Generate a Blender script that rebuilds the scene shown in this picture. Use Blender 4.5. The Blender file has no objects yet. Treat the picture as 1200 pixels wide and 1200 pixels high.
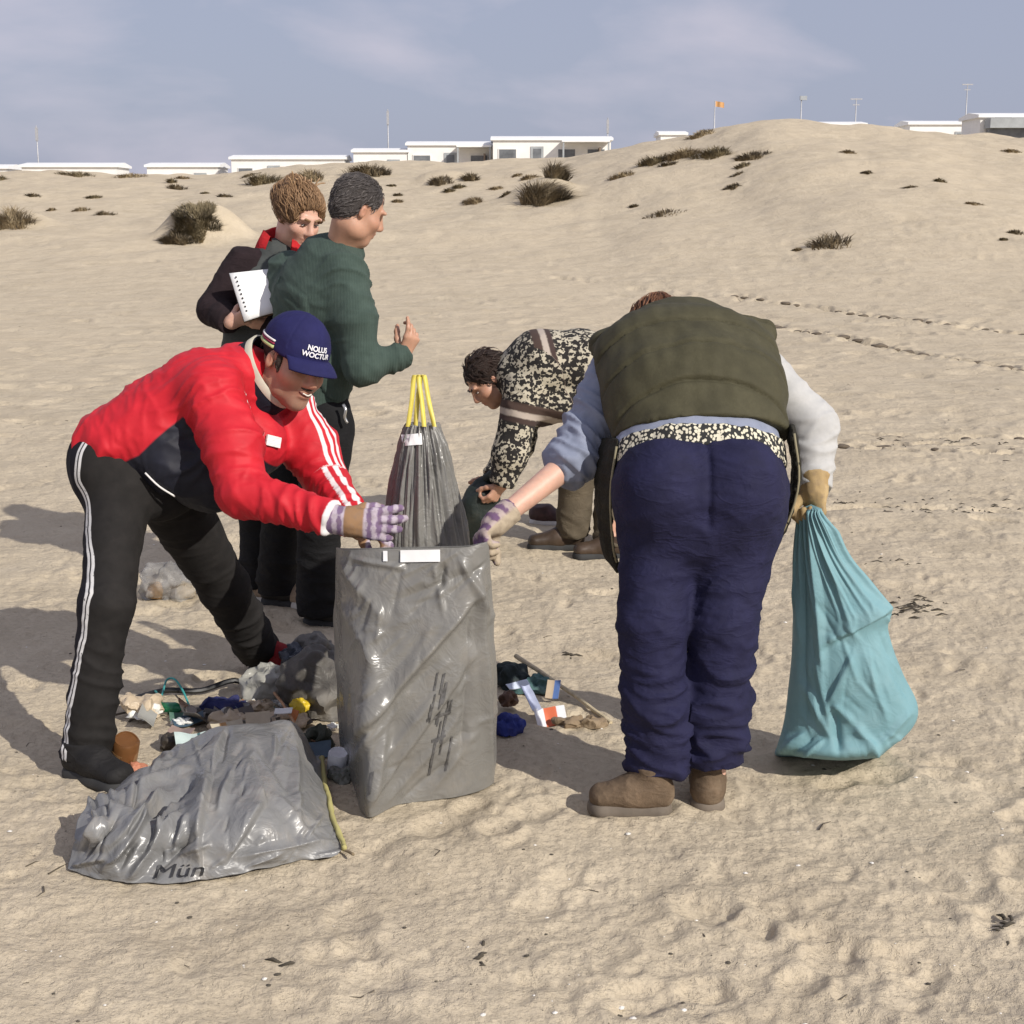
import bpy, bmesh, math, random
import numpy as np
from mathutils import Vector, Matrix

# ------------------------------------------------------------------ camera, sky, sun
SC = bpy.context.scene
COL = SC.collection
CAM_H = 1.60
FPX = 1752.0                       # focal length in pixels of the 1200 px wide photograph
PITCH = math.atan2(350.0, FPX)     # the eye line lies at row 250
cam_data = bpy.data.cameras.new('camera')
cam_data.sensor_width = 36.0
cam_data.lens = FPX / 1200.0 * 36.0
cam_data.clip_start = 0.05
cam_data.clip_end = 3000.0
cam = bpy.data.objects.new('camera', cam_data)
COL.objects.link(cam)
cam.location = (0, 0, CAM_H)
cam.rotation_euler = (math.pi / 2 - PITCH, 0, 0)
SC.camera = cam

SUN_EL = math.radians(33.0)
SUN_AZ = (0.70, -0.714)            # horizontal direction towards the sun: right and behind the camera
world = bpy.data.worlds.new('World')
SC.world = world
world.use_nodes = True
nt = world.node_tree
nt.nodes.clear()
w_out = nt.nodes.new('ShaderNodeOutputWorld')
w_bg = nt.nodes.new('ShaderNodeBackground')
w_sky = nt.nodes.new('ShaderNodeTexSky')
w_sky.sky_type = 'NISHITA'
w_sky.sun_disc = False
w_sky.sun_elevation = SUN_EL
w_sky.sun_rotation = math.atan2(SUN_AZ[0], SUN_AZ[1])
w_sky.air_density = 1.0
w_sky.dust_density = 2.2
w_sky.ozone_density = 1.6
w_tc = nt.nodes.new('ShaderNodeTexCoord')
w_map = nt.nodes.new('ShaderNodeMapping')
w_map.inputs['Scale'].default_value = (1.0, 1.0, 2.6)
w_map.inputs['Location'].default_value = (1.35, 0.4, 0.9)
w_no = nt.nodes.new('ShaderNodeTexNoise')
w_no.inputs['Scale'].default_value = 4.2
w_no.inputs['Detail'].default_value = 6.0
w_no.inputs['Roughness'].default_value = 0.5
w_no.inputs['Distortion'].default_value = 0.2
w_rmp = nt.nodes.new('ShaderNodeValToRGB')
w_rmp.color_ramp.elements[0].position = 0.43
w_rmp.color_ramp.elements[0].color = (0, 0, 0, 1)
w_rmp.color_ramp.elements[1].position = 0.74
w_rmp.color_ramp.elements[1].color = (1, 1, 1, 1)
# thin high veil over the blue, thicker in the soft clouds
w_veil = nt.nodes.new('ShaderNodeMixRGB')
w_veil.inputs['Fac'].default_value = 0.80
w_veil.inputs[2].default_value = (4.25, 4.55, 6.0, 1)
w_mix = nt.nodes.new('ShaderNodeMixRGB')
w_mix.inputs[2].default_value = (7.2, 6.7, 7.6, 1)
nt.links.new(w_tc.outputs['Generated'], w_map.inputs[0])
nt.links.new(w_map.outputs[0], w_no.inputs[0])
nt.links.new(w_no.outputs[0], w_rmp.inputs[0])
nt.links.new(w_sky.outputs[0], w_veil.inputs[1])
nt.links.new(w_veil.outputs[0], w_mix.inputs[1])
nt.links.new(w_rmp.outputs[0], w_mix.inputs[0])
nt.links.new(w_mix.outputs[0], w_bg.inputs[0])
w_bg.inputs['Strength'].default_value = 0.085
nt.links.new(w_bg.outputs[0], w_out.inputs[0])

sun_data = bpy.data.lights.new('sun', 'SUN')
sun_data.energy = 4.0
sun_data.angle = math.radians(0.55)
sun_data.color = (1.0, 0.945, 0.86)
sun = bpy.data.objects.new('sun', sun_data)
COL.objects.link(sun)
_sd = Vector((SUN_AZ[0] * math.cos(SUN_EL), SUN_AZ[1] * math.cos(SUN_EL), math.sin(SUN_EL)))
sun.rotation_euler = _sd.to_track_quat('Z', 'Y').to_euler()
sun.location = _sd * 30

SC.view_settings.view_transform = 'Standard'
SC.view_settings.look = 'None'
SC.view_settings.gamma = 1.0
SC.view_settings.exposure = 0.18
SC.view_settings.use_curve_mapping = False
SC.cycles.use_denoising = True
SC.cycles.max_bounces = 5
SC.cycles.diffuse_bounces = 3
SC.cycles.transparent_max_bounces = 12

# ------------------------------------------------------------------ pixels to places
_cf = np.array([0, math.cos(PITCH), -math.sin(PITCH)])
_cu = np.array([0, math.sin(PITCH), math.cos(PITCH)])
_cr = np.array([1.0, 0, 0])
_cc = np.array([0, 0, CAM_H])
def _ray(px, py):
    return _cf + (px - 600.0) / FPX * _cr - (py - 600.0) / FPX * _cu
def P(px, py, Y):
    "the point at depth Y (metres in front of the camera) seen at this pixel"
    d = _ray(px, py)
    return _cc + d * (Y / d[1])
def G(px, py, z=0.0):
    "the point of the level z seen at this pixel"
    d = _ray(px, py)
    return _cc + d * ((z - CAM_H) / d[2])
def unit(v):
    v = np.asarray(v, float)
    return v / max(np.linalg.norm(v), 1e-9)

# ------------------------------------------------------------------ noise
_rs = np.random.RandomState(7)
_perm = np.concatenate([_rs.permutation(256)] * 3).astype(np.int32)
_grad = _rs.normal(size=(256, 3))
_grad /= np.linalg.norm(_grad, axis=1)[:, None]
_grad = _grad.astype(np.float32)
def noise(p):
    "gradient noise, about -0.7..0.7"
    p = np.asarray(p, np.float32)
    i = np.floor(p).astype(np.int32)
    f = p - i
    i &= 255
    u = f * f * f * (f * (f * 6 - 15) + 10)
    r = 0
    for dx in (0, 1):
        wx = u[:, 0] if dx else 1 - u[:, 0]
        hx = _perm[i[:, 0] + dx]
        for dy in (0, 1):
            wy = u[:, 1] if dy else 1 - u[:, 1]
            hy = _perm[hx + i[:, 1] + dy]
            for dz in (0, 1):
                wz = u[:, 2] if dz else 1 - u[:, 2]
                g = _grad[_perm[hy + i[:, 2] + dz] & 255]
                d = g[:, 0] * (f[:, 0] - dx) + g[:, 1] * (f[:, 1] - dy) + g[:, 2] * (f[:, 2] - dz)
                r = r + wx * wy * wz * d
    return r
def fbm(p, octaves=4, gain=0.5):
    r, a = 0, 1.0
    for k in range(octaves):
        r = r + a * noise(np.asarray(p) * 2.0 ** k + 17.3 * k)
        a *= gain
    return r

# ------------------------------------------------------------------ signed distance modelling
def rot_frame(z, x):
    "columns: x', y', z' with z' along z and x' close to x"
    z = unit(z)
    x = np.asarray(x, float)
    x = unit(x - z * np.dot(x, z))
    return np.stack([x, np.cross(z, x), z], 1)

def spline(pts, n=6):
    pts = np.asarray(pts, float)
    p = np.concatenate([[2 * pts[0] - pts[1]], pts, [2 * pts[-1] - pts[-2]]])
    o = []
    for i in range(1, len(p) - 2):
        for k in range(n):
            t = k / n
            a, b, c, d = p[i - 1], p[i], p[i + 1], p[i + 2]
            o.append(0.5 * (2 * b + (c - a) * t + (2 * a - 5 * b + 4 * c - d) * t * t + (3 * b - a - 3 * c + d) * t ** 3))
    o.append(pts[-1])
    return np.array(o)
class Sdf:
    def __init__(self):
        self.pr = []
    def _add(self, kind, par, c, R, k, op='u', cut=None):
        self.pr.append((kind, par, np.asarray(c, float), R, k, op, cut))
    def cone(self, a, b, ra, rb, k=0.03, op='u', cut=None):
        a = np.asarray(a, float); b = np.asarray(b, float)
        self._add('c', (a, b - a, max(np.dot(b - a, b - a), 1e-9), ra, rb), (a + b) / 2,
                  np.linalg.norm(b - a) / 2 + max(ra, rb), k, op, cut)
    def chain(self, pts, rad, k=0.03, cut=None, op='u'):
        for i in range(len(pts) - 1):
            self.cone(pts[i], pts[i + 1], rad[i], rad[i + 1], k, op, cut if i == len(pts) - 2 else None)
    def ell(self, c, r, M=None, k=0.03, op='u', cut=None):
        M = np.eye(3) if M is None else np.asarray(M, float)
        self._add('e', (np.asarray(c, float), np.asarray(r, float), M), c, max(r), k, op, cut)
    def slab(self, a, b, wa, wb, lat, k=0.04, op='u', cut=None):
        "tapered body section from a to b; wa, wb = (half width along lat, half depth)"
        a = np.asarray(a, float); b = np.asarray(b, float)
        M = rot_frame(b - a, lat)
        self._add('s', (a, M, np.linalg.norm(b - a), wa, wb), (a + b) / 2,
                  np.linalg.norm(b - a) / 2 + max(*wa, *wb), k, op, cut)
    def box(self, c, h, M=None, r=0.0, k=0.01, op='u', cut=None):
        M = np.eye(3) if M is None else np.asarray(M, float)
        self._add('b', (np.asarray(c, float), np.asarray(h, float), M, r), c, float(np.linalg.norm(h)), k, op, cut)
    def plane(self, p, n, op='i', k=0.005):
        self._add('p', (np.asarray(p, float), unit(n)), p, 1e3, k, op)
    @staticmethod
    def _d(pr, q):
        kind, a = pr[0], pr[1]
        if kind == 'c':
            v = q - a[0]
            h = np.clip((v @ a[1]) / a[2], 0, 1)
            d = np.linalg.norm(v - h[..., None] * a[1], axis=-1) - (a[3] + (a[4] - a[3]) * h)
        elif kind == 'e':
            v = (q - a[0]) @ a[2]
            k0 = np.linalg.norm(v / a[1], axis=-1)
            k1 = np.linalg.norm(v / (a[1] ** 2), axis=-1)
            d = k0 * (k0 - 1) / np.maximum(k1, 1e-6)
        elif kind == 's':
            v = (q - a[0]) @ a[1]
            h = np.clip(v[..., 2] / a[2], 0, 1)
            w = a[3][0] + (a[4][0] - a[3][0]) * h
            t = a[3][1] + (a[4][1] - a[3][1]) * h
            m = np.minimum(w, t)
            z = v[..., 2] - h * a[2]
            x, y = v[..., 0], v[..., 1]
            k0 = np.sqrt((x / w) ** 2 + (y / t) ** 2 + (z / m) ** 2)
            k1 = np.sqrt((x / w ** 2) ** 2 + (y / t ** 2) ** 2 + (z / m ** 2) ** 2)
            d = k0 * (k0 - 1) / np.maximum(k1, 1e-6)
        elif kind == 'b':
            v = np.abs((q - a[0]) @ a[2]) - (a[1] - a[3])
            d = np.linalg.norm(np.maximum(v, 0), axis=-1) + np.minimum(v.max(-1), 0) - a[3]
        else:
            d = (q - a[0]) @ a[1]
        if pr[6] is not None:
            d = np.maximum(d, (q - pr[6][0]) @ unit(pr[6][1]))
        return d
    @staticmethod
    def _comb(d, e, k, op):
        if op == 'u':
            h = np.maximum(k - np.abs(d - e), 0) / k
            return np.minimum(d, e) - h * h * k * 0.25
        if op == 's':
            e = -e
        h = np.maximum(k - np.abs(d - e), 0) / k
        return np.maximum(d, e) + h * h * k * 0.25
    def eval(self, q):
        d = np.full(q.shape[:-1], 1.0)
        for pr in self.pr:
            d = self._comb(d, self._d(pr, q), pr[4], pr[5])
        return d
    def mesh(self, h=0.006, B=8):
        lo = np.min([p[2] - p[3] for p in self.pr if p[0] != 'p' and p[5] == 'u'], 0) - 3 * h
        hi = np.max([p[2] + p[3] for p in self.pr if p[0] != 'p' and p[5] == 'u'], 0) + 3 * h
        nb = np.ceil((hi - lo) / (h * B)).astype(int) + 1
        n = nb * B
        bi = np.stack(np.meshgrid(*[np.arange(k) for k in nb], indexing='ij'), -1).reshape(-1, 3)
        br = h * B * math.sqrt(3) / 2
        bc = lo + (bi * B + (B - 1) / 2.0) * h
        dc = self.eval(bc)
        act = np.abs(dc) < br * 1.15 + 0.03
        F = np.broadcast_to(dc.reshape(nb)[:, None, :, None, :, None], (nb[0], B, nb[1], B, nb[2], B)).astype(np.float32).copy()
        ab, ac = bi[act], bc[act]
        off = (np.stack(np.meshgrid(*[np.arange(B)] * 3, indexing='ij'), -1).reshape(-1, 3) - (B - 1) / 2.0) * h
        D = np.full((len(ab), B ** 3), 1.0, np.float32)
        for pr in self.pr:
            if pr[0] == 'p':
                m = np.ones(len(ab), bool)
            else:
                m = np.linalg.norm(ac - pr[2], axis=1) < pr[3] + br + max(pr[4], 0.02) + 0.03
            if m.any():
                q = (ac[m][:, None, :] + off[None]).astype(np.float32)
                D[m] = self._comb(D[m], self._d(pr, q), pr[4], pr[5])
        F[ab[:, 0], :, ab[:, 1], :, ab[:, 2], :] = D.reshape(-1, B, B, B)
        return surface_nets(F.reshape(n), lo, h)

def surface_nets(F, lo, h):
    s = F < 0
    c = np.zeros([k - 1 for k in F.shape], np.uint8)
    sl = (slice(0, -1), slice(1, None))
    for i in (0, 1):
        for j in (0, 1):
            for k in (0, 1):
                c += s[sl[i], sl[j], sl[k]]
    idx = np.argwhere((c > 0) & (c < 8))
    N = len(idx)
    cv = {}
    for i in (0, 1):
        for j in (0, 1):
            for k in (0, 1):
                cv[i, j, k] = F[idx[:, 0] + i, idx[:, 1] + j, idx[:, 2] + k]
    acc = np.zeros((N, 3)); cnt = np.zeros(N)
    keys = list(cv)
    for a in keys:
        for ax in range(3):
            if a[ax] == 0:
                b = list(a); b[ax] = 1; b = tuple(b)
                fa, fb = cv[a], cv[b]
                cr = (fa < 0) != (fb < 0)
                t = fa / np.where(cr, fa - fb, 1)
                pt = np.array(a, float)[None].repeat(N, 0)
                pt[:, ax] = t
                acc[cr] += pt[cr]; cnt[cr] += 1
    V = lo + (idx + acc / cnt[:, None]) * h
    vid = np.full(c.shape, -1, np.int32)
    vid[idx[:, 0], idx[:, 1], idx[:, 2]] = np.arange(N)
    faces = []
    for ax in range(3):
        a1, a2 = (ax + 1) % 3, (ax + 2) % 3
        s0 = [slice(None)] * 3; s1 = [slice(None)] * 3
        s0[ax] = slice(0, -1); s1[ax] = slice(1, None)
        e = np.argwhere(s[tuple(s0)] != s[tuple(s1)])
        e = e[(e[:, a1] > 0) & (e[:, a2] > 0) & (e[:, a1] < F.shape[a1] - 1) & (e[:, a2] < F.shape[a2] - 1)]
        q = []
        for d1, d2 in ((0, 0), (1, 0), (1, 1), (0, 1)):
            g = e.copy(); g[:, a1] -= d1; g[:, a2] -= d2
            q.append(vid[g[:, 0], g[:, 1], g[:, 2]])
        q = np.stack(q, 1)
        flip = s[e[:, 0], e[:, 1], e[:, 2]]
        q[~flip] = q[~flip][:, ::-1]
        faces.append(q)
    Fc = np.concatenate(faces)
    Fc = Fc[(Fc >= 0).all(1)]
    return V, Fc

# ------------------------------------------------------------------ mesh tools in numpy
def quad_edges(Fc, diag=False):
    e = [Fc[:, [0, 1]], Fc[:, [1, 2]], Fc[:, [2, 3]], Fc[:, [3, 0]]]
    if diag:
        e += [Fc[:, [0, 2]], Fc[:, [1, 3]]]
    e = np.sort(np.concatenate(e).astype(np.int64), 1)
    n = int(e.max()) + 1
    k = np.unique(e[:, 0] * n + e[:, 1])
    return np.stack([k // n, k % n], 1)
def normals(V, Fc):
    n = np.cross(V[Fc[:, 2]] - V[Fc[:, 0]], V[Fc[:, 3]] - V[Fc[:, 1]])
    N = np.zeros_like(V)
    for k in range(4):
        for a in range(3):
            N[:, a] += np.bincount(Fc[:, k], n[:, a], len(V))
    return N / np.maximum(np.linalg.norm(N, axis=1), 1e-12)[:, None]
class Lap:
    def __init__(self, E, n):
        self.i = np.concatenate([E[:, 0], E[:, 1]]); self.j = np.concatenate([E[:, 1], E[:, 0]])
        self.n = n
        self.deg = np.maximum(np.bincount(self.i, minlength=n), 1)
    def mean(self, f):
        if f.ndim == 1:
            return np.bincount(self.i, f[self.j], self.n) / self.deg
        return np.stack([np.bincount(self.i, f[self.j, a], self.n) for a in range(f.shape[1])], 1) / self.deg[:, None]
def smooth_mesh(V, Fc, it=2, lam=0.5):
    L = Lap(quad_edges(Fc), len(V))
    for _ in range(it):
        V = V + lam * (L.mean(V) - V)
        V = V - lam * 0.9 * (L.mean(V) - V) * 0.5
    return V
def seg_field(V, segs):
    "nearest segment's direction, its index, the place along it and the distance from it"
    best = np.full(len(V), 1e9); ax = np.zeros_like(V); ii = np.zeros(len(V), int); tt = np.zeros(len(V))
    for n, (a, b) in enumerate(segs):
        a = np.asarray(a, float); b = np.asarray(b, float)
        v = V - a; ba = b - a
        h = np.clip(v @ ba / np.dot(ba, ba), 0, 1)
        d = np.linalg.norm(v - h[:, None] * ba, axis=1)
        m = d < best
        best[m] = d[m]; ax[m] = unit(ba); ii[m] = n; tt[m] = h[m]
    return ax, ii, tt, best
def folds(V, Fc, segs, amount, freq=16.0, seed=0, hi=0.024):
    """cloth folds: sharp crests that run round the limb and wander, flatter cloth between;
    amount (per vertex) is how much too long the cloth is for the body"""
    L = Lap(quad_edges(Fc), len(V))
    for _ in range(14):
        amount = amount * 0.4 + L.mean(amount) * 0.6
    N = normals(V, Fc)
    ds = []
    for a, b in segs:
        a = np.asarray(a, float); ba = np.asarray(b, float) - a
        h = np.clip((V - a) @ ba / np.dot(ba, ba), 0, 1)
        ds.append(np.linalg.norm(V - a - h[:, None] * ba, axis=1))
    ds = np.array(ds)
    w = np.exp(-(ds - ds.min(0)) / 0.022)
    w /= w.sum(0)
    W = V + 0.045 * np.stack([noise(V * 5 + 3 + seed), noise(V * 5 + 13 + seed), noise(V * 5 + 31 + seed)], 1)
    u = np.zeros(len(V))
    tilt = np.random.RandomState(seed)
    for k, (a, b) in enumerate(segs):
        ax = unit(unit(np.asarray(b, float) - np.asarray(a, float)) + 0.30 * tilt.normal(size=3))
        m = w[k] > 0.02
        if not m.any(): continue
        Q = W[m]; al = Q @ ax
        def ridge(f, ratio, o, sharp):
            n = noise(Q * (f * ratio) + ax * (al * f * (1 - ratio))[:, None] + o + seed * 7.7)
            return np.maximum(1 - np.abs(n) * sharp, 0) ** 1.7, n
        r0, n0 = ridge(freq * 0.55, 0.36, 3.1, 4.4)
        r1, n1 = ridge(freq * 1.15, 0.30, 0.0, 4.0)
        r2, n2 = ridge(freq * 2.1, 0.33, 5.5, 3.6)
        patch = np.clip(0.5 + 1.6 * noise(V[m] * 6.5 + 2.2 + seed), 0.0, 1.3)
        u[m] += w[k][m] * (0.55 * r0 + 0.80 * r1 * np.clip(0.6 + 1.7 * noise(V[m] * 4.5 + 9), 0.05, 1.4) + 0.38 * patch * r2 + 0.7 * n0 + 0.3 * n1 - 0.3)
    amp = np.minimum(amount * 0.115, hi)
    return V + N * (u * amp)[:, None]

# ------------------------------------------------------------------ objects
def set_props(o, label=None, cat=None, group=None, kind=None):
    if label: o['label'] = label
    if cat: o['category'] = cat
    if group: o['group'] = group
    if kind: o['kind'] = kind
    return o
def empty(name, loc=(0, 0, 0), rz=0.0, label=None, cat=None, group=None):
    o = bpy.data.objects.new(name, None)
    o.empty_display_size = 0.1
    COL.objects.link(o)
    o.location = Vector([float(c) for c in loc])
    o.rotation_euler = (0, 0, rz)
    return set_props(o, label, cat, group)
def mesh_obj(name, V, Fc, mat, parent=None, smooth=True, attrs=None, sharp=None):
    "V in world coordinates (in the parent's own when it is already turned: pass local V)"
    V = np.asarray(V, float)
    if parent is not None:
        V = V - np.array(world_loc(parent))
    me = bpy.data.meshes.new(name)
    if isinstance(Fc, np.ndarray) and Fc.shape[1] in (3, 4):
        k = Fc.shape[1]
        me.vertices.add(len(V)); me.vertices.foreach_set('co', V.astype(np.float32).ravel())
        me.loops.add(Fc.size); me.loops.foreach_set('vertex_index', Fc.astype(np.int32).ravel())
        me.polygons.add(len(Fc))
        me.polygons.foreach_set('loop_start', np.arange(0, Fc.size, k, dtype=np.int32))
        me.polygons.foreach_set('loop_total', np.full(len(Fc), k, np.int32))
        me.update(calc_edges=True)
        me.validate()
    else:
        me.from_pydata([tuple(v) for v in V], [], [tuple(int(i) for i in f) for f in Fc])
        me.update()
    if smooth:
        me.polygons.foreach_set('use_smooth', np.ones(len(me.polygons), bool))
        if sharp:
            me.set_sharp_from_angle(angle=math.radians(sharp))
    for k, val in (attrs or {}).items():
        val = np.asarray(val, np.float32)
        if val.ndim == 1:
            at = me.attributes.new(k, 'FLOAT', 'POINT'); at.data.foreach_set('value', val)
        else:
            at = me.attributes.new(k, 'FLOAT_VECTOR', 'POINT'); at.data.foreach_set('vector', val.ravel())
    me.materials.append(mat)
    o = bpy.data.objects.new(name, me)
    COL.objects.link(o)
    if parent is not None:
        o.parent = parent
    return o
def world_loc(o):
    v = Vector((0, 0, 0))
    while o is not None:
        v = v + o.location
        o = o.parent
    return v

# ------------------------------------------------------------------ materials
_mats = {}
class MB:
    "small node builder"
    def __init__(self, name):
        self.m = bpy.data.materials.new(name)
        self.m.use_nodes = True
        self.t = self.m.node_tree
        self.t.nodes.clear()
        self.out = self.n('ShaderNodeOutputMaterial')
        self.b = self.n('ShaderNodeBsdfPrincipled')
        self.l(self.b.outputs[0], self.out.inputs[0])
    def n(self, typ, **kw):
        nd = self.t.nodes.new(typ)
        for k, v in kw.items():
            setattr(nd, k, v)
        return nd
    def l(self, a, b):
        self.t.links.new(a, b)
    def attr(self, name):
        return self.n('ShaderNodeAttribute', attribute_name=name).outputs
    def coords(self, kind='Object'):
        return self.n('ShaderNodeTexCoord').outputs[kind]
    def mapping(self, vec, scale=(1, 1, 1), loc=(0, 0, 0), rot=(0, 0, 0)):
        m = self.n('ShaderNodeMapping')
        m.inputs['Scale'].default_value = scale; m.inputs['Location'].default_value = loc
        m.inputs['Rotation'].default_value = rot
        self.l(vec, m.inputs[0])
        return m.outputs[0]
    def noise(self, vec, scale, detail=3, rough=0.5, dist=0.0):
        t = self.n('ShaderNodeTexNoise')
        t.inputs['Scale'].default_value = scale; t.inputs['Detail'].default_value = detail
        t.inputs['Roughness'].default_value = rough; t.inputs['Distortion'].default_value = dist
        if vec is not None: self.l(vec, t.inputs[0])
        return t.outputs[0]
    def voronoi(self, vec, scale, feature='F1', out='Distance', rnd=1.0):
        t = self.n('ShaderNodeTexVoronoi', feature=feature)
        t.inputs['Scale'].default_value = scale
        t.inputs['Randomness'].default_value = rnd
        if vec is not None: self.l(vec, t.inputs[0])
        return t.outputs[out]
    def math(self, op, a, b=None, c=None):
        m = self.n('ShaderNodeMath', operation=op)
        for i, v in enumerate((a, b, c)):
            if v is None: continue
            if isinstance(v, (int, float)): m.inputs[i].default_value = v
            else: self.l(v, m.inputs[i])
        return m.outputs[0]
    def step(self, v, lo, hi):
        "0 below lo, 1 above hi"
        m = self.n('ShaderNodeMapRange')
        m.inputs[1].default_value = lo; m.inputs[2].default_value = hi
        self.l(v, m.inputs[0])
        return m.outputs[0]
    def mix(self, fac, a, b, mode='MIX'):
        m = self.n('ShaderNodeMixRGB', blend_type=mode)
        for i, v in enumerate((fac, a, b)):
            if isinstance(v, (int, float)): m.inputs[i].default_value = v
            elif isinstance(v, (tuple, list)): m.inputs[i].default_value = tuple(v) + ((1,) if len(v) == 3 else ())
            else: self.l(v, m.inputs[i])
        return m.outputs[0]
    def ramp(self, v, stops):
        r = self.n('ShaderNodeValToRGB')
        e = r.color_ramp.elements
        while len(e) < len(stops): e.new(0.5)
        for k, (p, c) in enumerate(stops):
            e[k].position = p; e[k].color = tuple(c) + (1,) if len(c) == 3 else c
        self.l(v, r.inputs[0])
        return r.outputs[0]
    def bump(self, h, strength=0.3, dist=0.01, normal=None):
        b = self.n('ShaderNodeBump')
        b.inputs['Strength'].default_value = strength; b.inputs['Distance'].default_value = dist
        self.l(h, b.inputs['Height'])
        if normal is not None: self.l(normal, b.inputs['Normal'])
        return b.outputs[0]
    def set(self, color=None, rough=None, normal=None, **kw):
        def put(sock, v):
            if isinstance(v, (int, float)): self.b.inputs[sock].default_value = v
            elif isinstance(v, (tuple, list)): self.b.inputs[sock].default_value = tuple(v) + ((1,) if len(v) == 3 and 'Radius' not in sock else ())
            else: self.l(v, self.b.inputs[sock])
        if color is not None: put('Base Color', color)
        if rough is not None: put('Roughness', rough)
        if normal is not None: self.l(normal, self.b.inputs['Normal'])
        for k, v in kw.items(): put(k.replace('_', ' '), v)
        return self.m
def cloth_mat(name, color, var=0.25, rough=0.85, weave=900.0, sheen=0.0, bump=0.25, dirt=None, crease=2.2):
    if name in _mats: return _mats[name]
    b = MB(name)
    c = b.coords()
    n1 = b.noise(c, 14.0, 4, 0.6)
    n2 = b.noise(c, 90.0, 3, 0.6)
    dark = tuple(x * (1 - var) for x in color); lite = tuple(min(1, x * (1 + var)) for x in color)
    col = b.mix(b.step(n1, 0.3, 0.7), dark, lite)
    col = b.mix(b.math('MULTIPLY', b.step(n2, 0.35, 0.65), 0.35), col, dark)
    if dirt is not None:
        col = b.mix(b.math('MULTIPLY', b.step(b.noise(c, 6.0, 5, 0.65), 0.52, 0.75), 0.35), col, dirt)
    bw = b.bump(b.noise(c, weave, 2, 0.6), bump, 0.002)
    bw = b.bump(n2, 0.25, 0.004, bw)
    if crease:
        rd = b.math('ABSOLUTE', b.math('SUBTRACT', b.noise(b.mapping(c, (1, 1, crease)), 8.5, 3, 0.5, 0.5), 0.5))
        bw = b.bump(b.step(rd, 0.07, 0.0), 0.22, 0.008, bw)
    m = b.set(col, rough, bw, Sheen_Weight=sheen, Specular_IOR_Level=0.22)
    _mats[name] = m
    return m
def plain_mat(name, color, rough=0.5, var=0.12, metallic=0.0, scale=12.0, bump=0.1, **kw):
    if name in _mats: return _mats[name]
    b = MB(name)
    c = b.coords()
    n1 = b.noise(c, scale, 4, 0.6)
    col = b.mix(b.step(n1, 0.3, 0.7), tuple(x * (1 - var) for x in color), tuple(min(1, x * (1 + var)) for x in color))
    m = b.set(col, rough, b.bump(b.noise(c, scale * 6, 3, 0.6), bump, 0.003), Metallic=metallic, **kw)
    _mats[name] = m
    return m

# ------------------------------------------------------------------ terrain
_cr_px = [(-900, 205, 64), (-200, 203, 62), (0, 201, 62), (110, 204, 62), (200, 204, 62), (310, 198, 62), (440, 190, 60), (520, 190, 60), (600, 188, 58),
          (660, 184, 57), (720, 171, 54), (800, 160, 52), (850, 148, 50), (900, 144, 50), (960, 147, 50), (1010, 152, 52), (1100, 157, 52),
          (1200, 164, 53), (1400, 170, 54), (2200, 172, 56)]
_crx = np.array([(a - 600) / FPX * D for a, r, D in _cr_px])
_crz = np.array([P(a, r, D)[2] for a, r, D in _cr_px])
_cry = np.array([float(D) for a, r, D in _cr_px])
_pl = [(-900, 191, 95), (250, 191, 95), (340, 183, 95), (450, 176, 95), (530, 168, 95), (640, 163, 95), (760, 157, 95), (900, 146, 95), (1000, 144, 95), (1100, 142, 95), (1170, 134, 80), (2200, 140, 95)]
_plx = np.array([(a - 600) / FPX * 92 for a, r, D in _pl])
_plz = np.array([P(a, r, D)[2] - 2.75 for a, r, D in _pl])
_crxs = np.linspace(-120, 120, 961)
def _smooth1(y, n):
    k = np.ones(n) / n
    return np.convolve(np.pad(y, (n // 2, n - 1 - n // 2), 'edge'), k, 'valid')
_crzs = _smooth1(np.interp(_crxs, _crx, _crz), 5)
_crys = _smooth1(np.interp(_crxs, _crx, _cry), 9)
_plzs = _smooth1(np.interp(_crxs, _plx, _plz), 5)
def sst(t):
    t = np.clip(t, 0, 1)
    return t * t * (3 - 2 * t)
RNG = np.random.RandomState(11)

# near relief: footprints, scuffs and tyre marks pressed into two rasters
R1 = dict(x0=-5.0, y0=1.2, h=0.008, nx=1250, ny=1500)       # to 5 m sideways, 13 m deep
R2 = dict(x0=-14.0, y0=9.0, h=0.03, nx=934, ny=900)         # to 14 m sideways, 36 m deep
for r in (R1, R2):
    r['a'] = np.zeros((r['ny'], r['nx']), np.float32)
def dent(r, x, y, L, W, ang, depth, rim=0.35, sharp=2.0):
    R = 2.4 * max(L, W)
    i0 = int((x - R - r['x0']) / r['h']); i1 = int((x + R - r['x0']) / r['h']) + 1
    j0 = int((y - R - r['y0']) / r['h']); j1 = int((y + R - r['y0']) / r['h']) + 1
    if i0 < 0 or j0 < 0 or i1 >= r['nx'] or j1 >= r['ny']: return
    X, Y = np.meshgrid(r['x0'] + np.arange(i0, i1) * r['h'] - x, r['y0'] + np.arange(j0, j1) * r['h'] - y)
    c, s = math.cos(ang), math.sin(ang)
    u = (X * c + Y * s) / L; v = (-X * s + Y * c) / W
    q = u * u + v * v
    r['a'][j0:j1, i0:i1] += (-depth * np.exp(-q ** sharp) + rim * depth * np.exp(-((np.sqrt(q) - 1.45) / 0.35) ** 2)).astype(np.float32)
def footprint(r, x, y, ang, depth):
    c, s = math.cos(ang), math.sin(ang)
    dent(r, x + 0.06 * c, y + 0.06 * s, 0.085, 0.05, ang, depth, 0.4)
    dent(r, x - 0.08 * c, y - 0.08 * s, 0.05, 0.04, ang, depth * 1.15, 0.4)
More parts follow.
